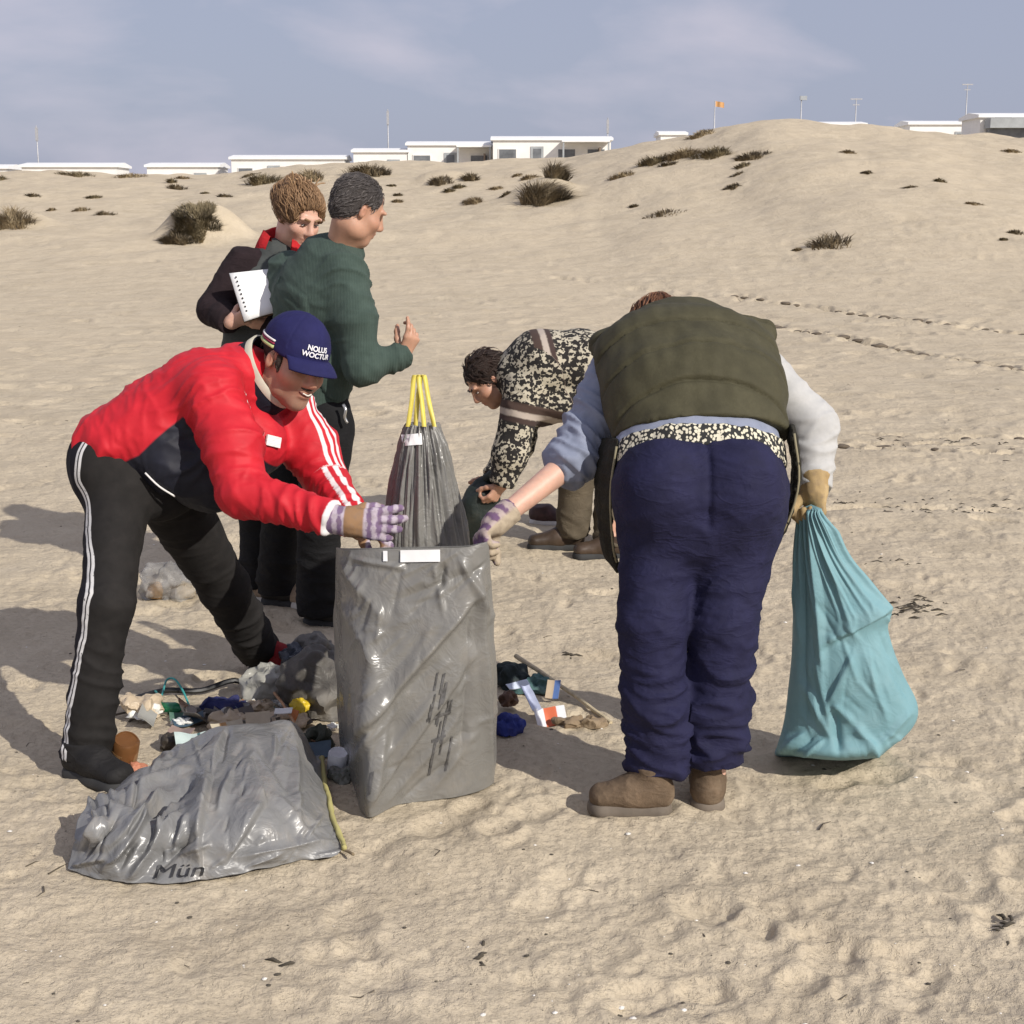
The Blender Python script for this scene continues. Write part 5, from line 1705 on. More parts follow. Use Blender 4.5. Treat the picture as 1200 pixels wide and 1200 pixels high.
    # the papers on a board, held against the body
    q = [P(268, 320, 5.98), P(323, 314, 6.02), P(327, 366, 5.93), P(286, 378, 5.90)]
    o = empty('clipboard', (q[3] + q[2]) / 2, 0, 'white papers on a board held by the woman with the red collar', 'clipboard')
    nrm = unit(np.cross(q[1] - q[0], q[3] - q[0])); nrm = nrm if nrm[1] < 0 else -nrm
    def sheet(name, off, th, sh, mat, par):
        c = sum(q) / 4
        n_, V = 7, []
        for lay in (0, 1):
            for i in range(n_):
                for j in range(n_):
                    u, v = i / (n_ - 1), j / (n_ - 1)
                    p = (q[0] * (1 - u) + q[1] * u) * (1 - v) + (q[3] * (1 - u) + q[2] * u) * v
                    p = c + (p - c) * sh
                    bend = 0.010 * math.sin(u * 2.2 + 0.4) * v if th < 0.003 else 0
                    V.append(p + nrm * (off + bend - lay * th))
        F = []
        for i in range(n_ - 1):
            for j in range(n_ - 1):
                a = i * n_ + j
                F.append((a, a + 1, a + n_ + 1, a + n_)); a += n_ * n_
                F.append((a, a + n_, a + n_ + 1, a + 1))
        for i in range(n_ - 1):
            for a, b_ in (((i) * n_, (i + 1) * n_), ((i + 1) * n_ + n_ - 1, i * n_ + n_ - 1), (i + 1, i), ((n_ - 1) * n_ + i, (n_ - 1) * n_ + i + 1)):
                F.append((a, b_, b_ + n_ * n_, a + n_ * n_))
        return mesh_obj(name, V, F, mat, par)
    sheet('board', -0.004, 0.004, 1.0, plain_mat('brown_hardboard', (0.13, 0.075, 0.04), 0.7), o)
    mp = plain_mat('white_paper', (0.84, 0.84, 0.83), 0.7, 0.02)
    sheet('paper', 0.001, 0.0012, 0.985, mp, o)
    sheet('paper', 0.004, 0.0012, 0.97, mp, o)
    e = unit(q[3] - q[0])
    for k in range(9):                           # binder holes along the edge
        p = q[0] + (q[3] - q[0]) * (0.12 + 0.085 * k) + unit(q[1] - q[0]) * 0.022 + nrm * 0.012
        V, F = sphere_vf(p, (0.004, 0.003, 0.004), 8, 6)
        mesh_obj('binder_hole', V, F, plain_mat('dark_hole', (0.05, 0.05, 0.05), 0.8), o)
person_clipboard()

# ------------------------------------------------------------------ the man in the patterned sweater, bending further off
def person_pattern():
    J = {}
    f1, f2 = G(662, 640), G(716, 648)
    z1, z2 = h1(f1[0], f1[1]), h1(f2[0], f2[1])
    pel = P(712, 452, 7.22); wai = P(680, 425, 7.2); che = P(632, 428, 7.18); upc = P(606, 440, 7.18)
    J['nek'] = P(592, 446, 7.18)
    J['head'] = HF = Frame(P(571, 446, 7.16), (-0.66, -0.30, -0.70), (-0.62, -0.05, 0.76), 1.0)
    lat = unit((0.25, 0.95, 0))
    J['trunk'] = [(pel, wai, (0.16, 0.11), (0.15, 0.10), lat), (wai, che, (0.15, 0.10), (0.17, 0.11), lat), (che, upc, (0.17, 0.10), (0.12, 0.08), lat)]
    J['shL'], J['elL'], J['wrL'] = P(612, 458, 7.02), P(598, 532, 6.98), P(588, 568, 6.98)
    J['shR'], J['elR'], J['wrR'] = P(618, 455, 7.38), P(606, 520, 7.40), P(578, 560, 7.30)
    J['hipL'], J['knL'], J['anL'] = P(700, 470, 7.14), P(676, 560, 7.16), np.array([f1[0] + 0.03, f1[1], z1 + 0.10])
    J['hipR'], J['knR'], J['anR'] = P(722, 470, 7.34), P(716, 560, 7.34), np.array([f2[0], f2[1], z2 + 0.10])
    J['toeL'] = J['anL'] + np.array([-0.2, 0, -0.06]); J['toeR'] = J['anR'] + np.array([-0.2, 0, -0.06])
    J['handL'] = dict(d=(-0.55, -0.1, -0.8), n=(-0.5, 0.6, 0.3), side=-1, curl=0.95, thumb=0.6)
    J['handR'] = dict(d=(-0.6, 0, -0.7), n=(-0.5, -0.6, 0.3), side=1, curl=0.9, thumb=0.6)
    J['stubble'] = 0.5
    root = empty('person', (f1[0] + 0.1, 7.25, min(z1, z2)), 0, 'dark-haired man in black and cream patterned sweater, bending over a dark green sack', 'person')
    body = body_mesh(J, root, M_skin_tan, 0.0055)
    hm = hair_mat('very_dark_hair', (0.012, 0.008, 0.007), (0.045, 0.025, 0.018))
    face_bits(body, HF, hm, 0.5)
    S = Sdf()
    S.ell(HF.at(0, -0.026, 0.044), (0.090, 0.108, 0.094), HF.M)
    S.ell(HF.at(0, -0.06, -0.02), (0.075, 0.06, 0.07), HF.M)
    S.plane(HF.at(0, 0.060, 0.045), HF.f * 0.85 - HF.u * 0.5, 'i')
    hair_mesh(S, HF, hm, root, -HF.f * 0.5 - HF.u * 0.5, 0.007, strands=350, slen=0.045, lift=0.007, curl=0.6, thick=0.0022, seed=4)
    S = Sdf(); segs = []
    S.slab(P(700, 440, 7.22), P(714, 470, 7.24), (0.17, 0.13), (0.18, 0.14), lat, 0.05)
    for sd in 'LR':
        hem = J['an' + sd] - UP * 0.04
        S.cone(J['hip' + sd], J['kn' + sd], 0.105, 0.086, 0.04)
        S.chain([J['kn' + sd], hem - UP * 0.04], [0.086, 0.080], 0.03, cut=(hem, (0, 0, -1)))
        segs += [(J['hip' + sd], J['kn' + sd]), (J['kn' + sd], hem)]
    V0, V, F, ii, tt = garment(S, 0.009, segs, lambda V, ii, tt: np.where(ii % 2 == 0, 0.04, 0.06 + 0.05 * tt), 13, 41)
    mesh_obj('trousers', V, F, cloth_mat('khaki_trousers', (0.105, 0.085, 0.058), 0.2, 0.9), root)
    msh = plain_mat('brown_shoe_leather', (0.055, 0.035, 0.022), 0.5, 0.3)
    mso = plain_mat('black_rubber_sole', (0.03, 0.03, 0.03), 0.8)
    for a, z in ((f1, z1), (f2, z2)):
        h0 = a[:2] + np.array([0.10, 0.0])
        shoe_parts(root, h0, h0 + np.array([-0.30, -0.02]), z + 0.005, msh, mso, high=0.10)
    S = Sdf(); Sa = Sdf()
    S.slab(P(698, 436, 7.2), wai, (0.20, 0.15), (0.20, 0.150), lat, 0.05)
    S.slab(wai, che, (0.20, 0.152), (0.21, 0.160), lat, 0.05)
    S.slab(che, upc, (0.21, 0.155), (0.16, 0.120), lat, 0.06)
    S.slab(P(660, 470, 7.18), P(625, 472, 7.18), (0.18, 0.10), (0.18, 0.12), lat, 0.06)
    S.cone(upc, J['nek'], 0.11, 0.08, 0.04)
    for T in (S, Sa):
        for sd in 'LR':
            c_ = J['wr' + sd]
            T.chain([J['sh' + sd] + np.array([0.01, 0.02, 0]), J['el' + sd], c_ + unit(c_ - J['el' + sd]) * 0.04], [0.100, 0.082, 0.055], 0.04, cut=(c_, c_ - J['el' + sd]))
    segs = [(pel, wai), (wai, che), (che, J['nek']), (J['shL'], J['elL']), (J['elL'], J['wrL']), (J['shR'], J['elR']), (J['elR'], J['wrR'])]
    V0, V, F, ii, tt = garment(S, 0.008, segs, lambda V, ii, tt: np.where(ii < 3, 0.05, 0.08), 13, 43)
    isarm = (ii >= 3).astype(float)
    al = np.where(ii >= 3, (V0 - J['shL']) @ unit(J['wrL'] - J['shL']), (V0 - P(612, 420, 7.18)) @ unit(wai - upc))
    b = MB('nordic_pattern_knit')
    co = b.coords()
    ck = b.voronoi(b.mapping(co, (1.0, 1.0, 1.15)), 55.0, rnd=0.75, out='Color')
    lum = b.n('ShaderNodeRGBToBW'); b.l(ck, lum.inputs[0])
    ck2 = b.voronoi(co, 75.0, rnd=1.0)
    big = b.noise(co, 9.0, 2)
    pat = b.math('ADD', b.math('MULTIPLY', lum.outputs[0], 0.75), b.math('ADD', b.math('MULTIPLY', ck2, 0.5), b.math('MULTIPLY', big, 0.55)))
    col = b.mix(b.step(pat, 0.97, 1.02), (0.014, 0.012, 0.011), (0.44, 0.40, 0.31))
    a_ = b.attr('al')['Fac']
    def band(c0, c1, colr, cin):
        return b.mix(b.math('MULTIPLY', b.step(a_, c0 - 0.004, c0 + 0.004), b.step(a_, c1 + 0.004, c1 - 0.004)), cin, colr)
    col = band(0.055, 0.095, (0.060, 0.036, 0.028), col)
    col = band(0.095, 0.125, (0.40, 0.34, 0.29), col)
    col = band(0.125, 0.150, (0.050, 0.030, 0.026), col)
    mesh_obj('sweater', V, F, b.set(col, 0.95, b.bump(b.noise(co, 500, 2), 0.4, 0.003)), root, attrs={'al': al})
person_pattern()

# ------------------------------------------------------------------ thin film sacks
def proj(V):
    "photograph pixels of world points"
    d = np.asarray(V, float) - _cc
    z = d @ _cf
    return np.stack([600 + FPX * (d @ _cr) / z, 600 - FPX * (d @ _cu) / z], 1)
def cr1(C, n, periodic):
    "Catmull-Rom along the first axis of a control array"
    m = len(C)
    t = np.linspace(0, m if periodic else m - 1, n, endpoint=not periodic)
    i = np.minimum(np.floor(t).astype(int), m - 1 if periodic else m - 2); f = (t - i).reshape((-1,) + (1,) * (C.ndim - 1))
    if periodic:
        g = lambda k: C[(i + k) % m]
        a, b, c, d = g(-1), g(0), g(1), g(2)
    else:
        E = np.concatenate([[2 * C[0] - C[1]], C, [2 * C[-1] - C[-2]]])
        a, b, c, d = E[i], E[i + 1], E[i + 2], E[i + 3]
    return 0.5 * (2 * b + (c - a) * f + (2 * a - 5 * b + 4 * c - d) * f ** 2 + (3 * b - a - 3 * c + d) * f ** 3)
def patch(C, nv, nu, per=True):
    C = cr1(np.asarray(C, float), nv, False)
    return np.swapaxes(cr1(np.swapaxes(C, 0, 1), nu, per), 0, 1)
def tri(x):
    return np.abs((x % 2.0) - 1.0) * 2 - 1
def crumple(p, f, seed, n=7, aniso=None):
    "piecewise flat facets with sharp creases between them, about -1..1"
    rs = np.random.RandomState(seed)
    q = np.asarray(p, float) + (0.22 / f) * np.stack([noise(p * f * 0.8 + 3), noise(p * f * 0.8 + 23), noise(p * f * 0.8 + 43)], 1)
    r, tot = 0, 0
    for k in range(n):
        d = rs.normal(size=3)
        if aniso is not None: d = d * aniso
        d = unit(d)
        ff = f * (0.6 + 1.9 * rs.rand())
        a = f / ff
        mask = np.clip(0.5 + 1.4 * noise(p * f * 0.55 + 11 * k), 0, 1)
        r = r + a * mask * tri(q @ d * ff + rs.rand() * 5)
        tot += a * 0.6
    return r / tot
def creases(px, items):
    """items: (x0, y0, x1, y1, half width px, height m, kind); ridge = a crest, fold = a lip: steep on its
    right side (seen from its first to its second end), long on the other"""
    u = np.zeros(len(px))
    for (x0, y0, x1, y1, w, h, kind) in items:
        a = np.array([x0, y0], float); b = np.array([x1, y1], float); d = b - a; L = np.linalg.norm(d)
        t = ((px - a) @ d) / (L * L)
        nrm = np.array([-d[1], d[0]]) / L
        wob = 3.0 * noise(np.stack([px[:, 0] * 0.02, px[:, 1] * 0.02, 0 * t + x0], 1))
        s = (px - a) @ nrm + wob
        tap = np.clip(np.minimum(t, 1 - t) * 4.0 + 0.25, 0, 1) * (t > -0.06) * (t < 1.06)
        if kind == 'ridge':
            pr = np.maximum(1 - np.abs(s) / w, 0) ** 1.4
        elif kind == 'valley':
            pr = -np.maximum(1 - np.abs(s) / w, 0) ** 1.4
        else:
            pr = np.where(s > 0, np.maximum(1 - s / (w * 0.35), 0), np.maximum(1 + s / (w * 2.2), 0) ** 1.2)
        u += h * pr * tap
    return u
def film_mat(name, c0, c1, rough=0.32, crinkle=1.0, dust=0.25, weave=0, dust_col=(0.42, 0.35, 0.26)):
    b = MB(name)
    co = b.coords()
    n = b.noise(co, 5.0, 4, 0.6)
    col = b.mix(b.step(n, 0.3, 0.7), c0, c1)
    col = b.mix(b.math('MULTIPLY', b.step(b.noise(co, 11, 5, 0.7), 0.5, 0.75), dust), col, dust_col)
    r = b.math('ADD', b.math('MULTIPLY', b.step(b.noise(co, 9, 4, 0.6), 0.3, 0.7), 0.22), rough)
    k1 = b.math('ABSOLUTE', b.math('SUBTRACT', b.noise(co, 13, 3, 0.55, 1.0), 0.5))
    nb = b.bump(b.step(k1, 0.12, 0.0), 0.16 * crinkle, 0.012)
    if weave:
        for ax in 'XZ':
            w = b.n('ShaderNodeTexWave'); w.inputs['Scale'].default_value = weave; w.inputs['Distortion'].default_value = 0.5
            w.bands_direction = ax
            b.l(co, w.inputs[0]); nb = b.bump(w.outputs[1], 0.22, 0.003, nb)
    return b.set(col, r, nb, Specular_IOR_Level=0.5)
def grid_faces(nv, nu, per):
    idx = np.arange(nv * nu).reshape(nv, nu)
    if per:
        i2 = np.roll(idx, -1, 1)
        return np.stack([idx[:-1], i2[:-1], i2[1:], idx[1:]], -1).reshape(-1, 4)
    return np.stack([idx[:-1, :-1], idx[:-1, 1:], idx[1:, 1:], idx[1:, :-1]], -1).reshape(-1, 4)
def outward(V, F, centre):
    N = normals(V, F)
    if ((V - centre) * N).sum() < 0:
        F = F[:, ::-1]; N = -N
    return N, F
def film_obj(name, V, F, mat, parent, thick=0.0016):
    o = mesh_obj(name, V, F, mat, parent)
    md = o.modifiers.new('film thickness', 'SOLIDIFY'); md.thickness = thick; md.offset = 0
    return o
def lay_on(V, N, px, lift, nn=4, soft=1.0):
    "the film point under each photograph pixel, a little proud of it; V: front vertices"
    q = proj(V)
    out = []
    for p in px:
        d2 = ((q - p) ** 2).sum(1)
        i = np.argpartition(d2, nn)[:nn]
        w = np.exp(-d2[i] / (2 * soft * soft)) + 1e-9; w /= w.sum()
        wn = w[:, None]
        pos = (V[i] * wn).sum(0)
        ray = _ray(p[0], p[1]); dep = np.dot(pos - _cc, _cf) if nn < 20 else ((V[i] - _cc) @ _cf).min()
        pos = _cc + ray * dep
        out.append(pos + (N[i] * w[:, None]).sum(0) * lift)
    return np.array(out)
def px_patch(name, V, N, quad, n, mat, parent, lift=0.004):
    q = [np.array(p, float) for p in quad]
    pts = [((q[0] * (1 - a) + q[1] * a) * (1 - b) + (q[3] * (1 - a) + q[2] * a) * b) for b in np.linspace(0, 1, n[1]) for a in np.linspace(0, 1, n[0])]
    X = lay_on(V, N, pts, lift)
    F = grid_faces(n[1], n[0], False)
    return mesh_obj(name, X, F[:, ::-1], mat, parent)
M_film = film_mat('grey_refuse_film', (0.150, 0.146, 0.136), (0.200, 0.195, 0.182), 0.20, 0.8, 0.12)
M_film_d = film_mat('grey_refuse_film_dusty', (0.155, 0.155, 0.155), (0.205, 0.205, 0.203), 0.22, 1.0, 0.22)
M_yel = plain_mat('yellow_drawstring', (0.66, 0.56, 0.10), 0.45)
M_print = plain_mat('black_print', (0.015, 0.015, 0.018), 0.6)
M_label = plain_mat('white_label', (0.80, 0.80, 0.80), 0.5, 0.03)

def bag_standing():
    z0 = 0.004
    gp = lambda x, y: G(x, y, h1(*G(x, y)[:2], False) + z0)
    bot = [gp(401, 876), gp(412, 912), gp(430, 957), gp(465, 944), gp(510, 937), gp(550, 931), gp(579, 916)]
    top = [P(394, 642, 4.06), P(405, 644, 4.00), P(430, 644, 3.95), P(465, 643, 3.92), P(510, 642, 3.90), P(548, 641, 3.90), P(572, 634, 3.93)]
    nb = 7
    back = lambda a, dy, sh: a + np.array([0, dy, 0]) * sh
    C = []
    for t in (0.0, 0.06, 0.28, 0.55, 0.80, 0.95, 1.0):
        row = []
        for i in range(7):
            p = bot[i] * (1 - t) + top[i] * t
            e = math.sin(math.pi * i / 6)
            bul = 0.045 * math.sin(math.pi * min(1, t * 1.02)) ** 0.7 * e
            p = p + np.array([0.012 * (i - 3) / 3 * math.sin(math.pi * t), -bul, 0])
            row.append(p)
        # back wall, right to left
        for i in (5, 4, 3, 2, 1):
            p = bot[i] * (1 - t) + top[i] * t
            e = math.sin(math.pi * i / 6)
            row.append(p + np.array([0, (0.20 * (1 - t) + 0.045 * t) * e ** 0.6, -0.006 * t * e]))
        C.append(row)
    nv, nu = 150, 300
    X = patch(C, nv, nu, True).reshape(-1, 3)
    F = grid_faces(nv, nu, True)
    c = X.mean(0)
    N, F = outward(X, F, c)
    px = proj(X)
    front = np.clip(-(N @ unit(X.mean(0) - _cc)) * 3, 0, 1)
    it = [(400, 884, 566, 690, 16, 0.020, 'fold'), (430, 945, 560, 765, 14, 0.013, 'fold'), (405, 668, 452, 730, 14, 0.007, 'ridge'), (398, 700, 440, 790, 14, 0.010, 'ridge'),
          (562, 668, 575, 905, 9, 0.014, 'ridge'), (555, 700, 540, 900, 10, 0.008, 'valley'), (431, 955, 455, 850, 9, 0.010, 'ridge'), (455, 940, 548, 830, 9, 0.008, 'ridge'),
          (500, 935, 565, 850, 8, 0.007, 'ridge'), (520, 660, 515, 690, 8, 0.008, 'valley'), (508, 662, 520, 720, 6, 0.006, 'ridge'), (415, 655, 480, 668, 6, 0.007, 'ridge'),
          (460, 705, 560, 668, 10, 0.007, 'valley'), (470, 800, 545, 720, 9, 0.006, 'ridge'), (425, 830, 500, 740, 10, 0.006, 'valley'), (398, 655, 425, 700, 9, 0.005, 'ridge'),
          (540, 655, 572, 720, 8, 0.010, 'ridge'), (440, 900, 520, 800, 7, 0.006, 'ridge'), (470, 942, 530, 890, 6, 0.006, 'valley'), (404, 905, 432, 860, 7, 0.008, 'ridge')]
    rs = np.random.RandomState(2)
    for _ in range(46):
        x, y = 405 + 165 * rs.rand(), 665 + 260 * rs.rand(); a = math.radians(-52 + 22 * rs.normal()); L = 18 + 45 * rs.rand()
        it.append((x, y, x + L * math.cos(a), y + L * math.sin(a), 3.5 + 4 * rs.rand(), 0.0025 + 0.003 * rs.rand(), 'ridge' if rs.rand() < 0.6 else 'valley'))
    u = 1.3 * creases(px, it) * front + 0.006 * crumple(X, 9.0, 3, 6) + 0.0028 * crumple(X, 22.0, 13, 6)
    vv = np.repeat(np.linspace(0, 1, nv), nu)
    u = u * np.clip((1.0 - vv) * 9, 0.25, 1)
    u = u + 0.020 * fbm(X * 3.2 + 4, 2) * np.clip(vv * 5, 0, 1) * np.clip((1 - vv) * 6, 0, 1)
    X = X + N * u[:, None]
    X[:, 2] = np.maximum(X[:, 2], H(X[:, 0], X[:, 1], False) + 0.002)
    z = c[2] * 0
    root = empty('refuse_sack', (c[0], c[1], h1(c[0], c[1], False)), 0, 'tall grey plastic sack standing open, held by the red-jacketed man and the olive vest', 'sack')
    film_obj('film', X, F, M_film, root)
    # the sealed bottom
    i0 = np.arange(nu); V = np.concatenate([X[:nu], [X[:nu].mean(0)]])
    mesh_obj('bottom', V + np.array([0, 0, 0.002]), [(int(i), int((i + 1) % nu), nu) for i in i0], M_film, root)
    fr = front > 0.25
    Vf, Nf = X[fr], N[fr]
    px_patch('label', Vf, Nf, ((470, 645), (516, 644), (516, 658), (470, 659)), (8, 4), M_label, root, 0.006)
    px_patch('label', Vf, Nf, ((450, 646), (455, 646), (455, 658), (450, 658)), (3, 4), M_label, root, 0.006)
    m_ink = plain_mat('faded_black_ink', (0.085, 0.083, 0.082), 0.45, 0.5, scale=60)
    rs = np.random.RandomState(31)
    for k in range(15):
        x = 506 + 3.4 * (k % 8) + rs.normal() * 1.5; y0 = 786 + rs.rand() * 50 + (34 if k > 7 else 0); L = 14 + 34 * rs.rand(); w = 1.4 + 1.8 * rs.rand()
        px_patch('print', Vf, Nf, ((x, y0), (x + w, y0 - 1), (x + w - L * 0.20, y0 + L), (x - L * 0.20, y0 + L)), (3, 8), m_ink, root, 0.0035)
    for q in (((434, 905), (438, 903), (434, 930), (432, 932)), ((500, 842), (528, 832), (528, 835), (500, 846)), ((506, 866), (522, 860), (522, 863), (506, 870))):
        px_patch('print', Vf, Nf, q, (4, 10), m_ink, root, 0.0035)
bag_standing()

def bag_tied():
    b = G(503, 845); zb = h1(b[0], b[1], False)
    Y = b[1]
    rows = [(845, 440, 560), (825, 436, 562), (760, 440, 558), (700, 444, 554), (640, 449, 548), (600, 455, 539), (550, 465, 527), (515, 473, 517), (497, 478, 511)]
    C = []
    for (y, l, r) in rows:
        A, B = P(l, y, Y), P(r, y, Y)
        c = (A + B) / 2; R = np.linalg.norm(B - A) / 2
        c[2] = max(c[2], zb + 0.004) if y < 845 else zb + 0.004
        C.append([c + np.array([math.cos(a) * R, math.sin(a) * R * 0.85, 0]) for a in np.arange(14) * 2 * math.pi / 14])
    nv, nu = 120, 260
    X = patch(C, nv, nu, True).reshape(-1, 3)
    F = grid_faces(nv, nu, True)
    N, F = outward(X, F, X.mean(0))
    v = np.repeat(np.linspace(0, 1, nv), nu); a = np.tile(np.arange(nu) * 2 * math.pi / nu, nv)
    q = np.stack([np.cos(a) * 3.6, np.sin(a) * 3.6, v * 1.2], 1)
    n = noise(q) ; n2 = noise(q * 2.1 + 7)
    pl = np.maximum(1 - np.abs(n) * 4.5, 0) ** 1.3 * 0.9 + np.maximum(1 - np.abs(n2) * 4.5, 0) ** 1.3 * 0.6 - 0.4
    amp = 0.004 + 0.012 * sst((v - 0.25) / 0.5) * (1 - 0.25 * sst((v - 0.9) / 0.1))
    X = X + N * (pl * amp + 0.004 * crumple(X, 9, 5, 5) * (1 - 0.6 * v))[:, None]
    X[:, 2] = np.maximum(X[:, 2], zb + 0.002)
    root = empty('refuse_sack', (b[0], b[1], zb), 0, 'full grey sack gathered at the top with yellow drawstring loops', 'sack')
    film_obj('film', X, F, M_film, root)
    top = X[-nu:]
    V = np.concatenate([top, [top.mean(0) - np.array([0, 0, 0.02])]])
    mesh_obj('gathered_mouth', V, [(int(i), int((i + 1) % nu), nu) for i in range(nu)], M_film, root)
    for (x0, x1, xa, w, dy) in ((478, 487, 488, 0.007, -0.03), (497, 509, 493, 0.007, -0.045)):
        p0, p1, ap = P(x0, 500, Y + dy), P(x1, 500, Y + dy), P(xa, 441, Y - 0.01)
        pts = spline([p0, p0 * 0.45 + ap * 0.55 + np.array([-0.002, 0, 0]), ap + np.array([-0.008, 0, -0.003]), ap + np.array([0.002, 0, 0.003]), ap + np.array([0.012, 0.002, -0.003]), p1 * 0.5 + ap * 0.5 + np.array([0.004, 0.004, 0]), p1], 5)
        V = []
        for k, s in enumerate(pts):
            tw = 0.5 * math.sin(k * 0.35); e = np.array([math.cos(tw), math.sin(tw), 0]) * w; t_ = np.array([-math.sin(tw), math.cos(tw), 0]) * 0.0012
            V += [s - e - t_, s + e - t_, s + e + t_, s - e + t_]
        n_ = len(pts)
        Ff = [(4 * i + k, 4 * i + (k + 1) % 4, 4 * i + 4 + (k + 1) % 4, 4 * i + 4 + k) for i in range(n_ - 1) for k in range(4)]
        mesh_obj('drawstring', V, Ff, M_yel, root)
    fr = (N @ unit(X.mean(0) - _cc)) < -0.1
    px_patch('label', X[fr], N[fr], ((473, 510), (494, 508), (495, 521), (474, 523)), (6, 4), M_label, root, 0.008)
bag_tied()

def bag_blue():
    Y = 4.14
    rows = [(596, 939, 962, 0.02), (606, 936, 965, 0.025), (650, 931, 992, 0.05), (700, 931, 1034, 0.075), (716, 931, 1045, 0.08), (738, 931, 1041, 0.075), (785, 927, 1056, 0.095), (825, 922, 1074, 0.10), (850, 918, 1068, 0.10), (874, 912, 1040, 0.10)]
    zb = h1(G(980, 885)[0], G(980, 885)[1], False)
    C = []
    for (y, l, r, d) in rows[::-1]:
        A, B = P(l, y, Y + 0.02), P(r, y, Y - 0.02)
        c = (A + B) / 2; e = (B - A) / 2
        C.append([c + e * math.cos(a) + np.array([0, d * math.sin(a), 0]) for a in np.arange(16) * 2 * math.pi / 16])
    # the foot spread on the sand
    foot = [G(x, y, zb + 0.004) for (x, y) in ((1046, 868), (1034, 880), (1026, 888), (1010, 889), (985, 890), (960, 888), (935, 887), (915, 886), (909, 884))]
    foot = foot[0:9]
    fr = [foot[0], foot[8]]
    ring = []
    for a in np.arange(16) * 2 * math.pi / 16:
        if math.sin(a) <= 0.001:                     # front half runs right -> left as a goes 2pi -> pi
            t = (2 * math.pi - a) / math.pi if a > 0.01 else 0.0
            k = min(t * 8, 7.999); i = int(k); p = foot[i] * (1 - (k - i)) + foot[i + 1] * (k - i)
        else:
            p = foot[0] * (0.5 + 0.5 * math.cos(a)) + foot[8] * (0.5 - 0.5 * math.cos(a)) + np.array([0, 0.13 * math.sin(a), 0])
        ring.append(p)
    C = [ring] + C
    nv, nu = 140, 240
    X = patch(C, nv, nu, True).reshape(-1, 3)
    F = grid_faces(nv, nu, True)
    N, F = outward(X, F, X.mean(0))
    px = proj(X)
    front = np.clip(-(N @ unit(X.mean(0) - _cc)) * 3, 0, 1)
    it = [(962, 757, 1047, 711, 15, 0.024, 'fold'), (948, 612, 966, 800, 9, 0.016, 'ridge'), (958, 606, 1044, 706, 11, 0.016, 'ridge'), (953, 610, 1000, 745, 8, 0.012, 'ridge'), (938, 620, 945, 850, 9, 0.012, 'valley'),
          (940, 800, 975, 868, 8, 0.012, 'ridge'), (955, 770, 975, 858, 7, 0.010, 'ridge'), (1034, 888, 1000, 848, 10, 0.016, 'ridge'), (1000, 848, 975, 825, 8, 0.012, 'ridge'), (978, 830, 985, 885, 8, 0.014, 'valley'),
          (1000, 762, 968, 830, 10, 0.012, 'fold'), (1010, 755, 1040, 850, 9, 0.008, 'ridge'), (1030, 740, 1070, 830, 10, 0.008, 'valley'), (985, 745, 1005, 800, 5, 0.006, 'ridge'), (1070, 832, 1030, 872, 7, 0.009, 'ridge'),
          (912, 884, 945, 858, 7, 0.012, 'ridge'), (925, 886, 955, 862, 6, 0.010, 'valley'), (940, 888, 965, 868, 5, 0.010, 'ridge'), (955, 700, 990, 760, 7, 0.006, 'valley'), (932, 680, 940, 760, 6, 0.008, 'ridge')]
    rs = np.random.RandomState(6)
    for _ in range(36):
        x, y = 930 + 130 * rs.rand(), 640 + 235 * rs.rand(); a = math.radians(62 + 24 * rs.normal()); L = 16 + 40 * rs.rand()
        it.append((x, y, x + L * math.cos(a), y + L * math.sin(a), 3 + 3 * rs.rand(), 0.002 + 0.003 * rs.rand(), 'ridge' if rs.rand() < 0.6 else 'valley'))
    v = np.repeat(np.linspace(0, 1, nv), nu); a = np.tile(np.arange(nu) * 2 * math.pi / nu, nv)
    q = np.stack([np.cos(a) * 3.0, np.sin(a) * 3.0, v * 1.0], 1)
    pl = np.maximum(1 - np.abs(noise(q)) * 4.5, 0) ** 1.3 - 0.3
    u = creases(px, it) * front + 0.005 * crumple(X, 8.0, 8, 6) * np.clip(6 * (1 - v), 0.2, 1) + pl * 0.009 * sst((v - 0.45) / 0.4)
    u *= np.clip((1 - v) * 12, 0.15, 1)
    X = X + N * u[:, None]
    X[:, 2] = np.maximum(X[:, 2], zb + 0.002)
    m = film_mat('blue_woven_sack', (0.140, 0.285, 0.320), (0.190, 0.350, 0.385), 0.5, 0.6, 0.10, 150, (0.35, 0.40, 0.38))
    c = X.mean(0)
    root = empty('woven_sack', (c[0], c[1], zb), 0, 'light blue woven sack held shut at the neck, its foot resting on the sand', 'sack')
    film_obj('sack_cloth', X, F, m, root)
    top = X[-nu:]
    mesh_obj('neck', np.concatenate([top, [top.mean(0) + np.array([0, 0, 0.012])]]), [(int(i), int((i + 1) % nu), nu) for i in range(nu)], m, root)
bag_blue()

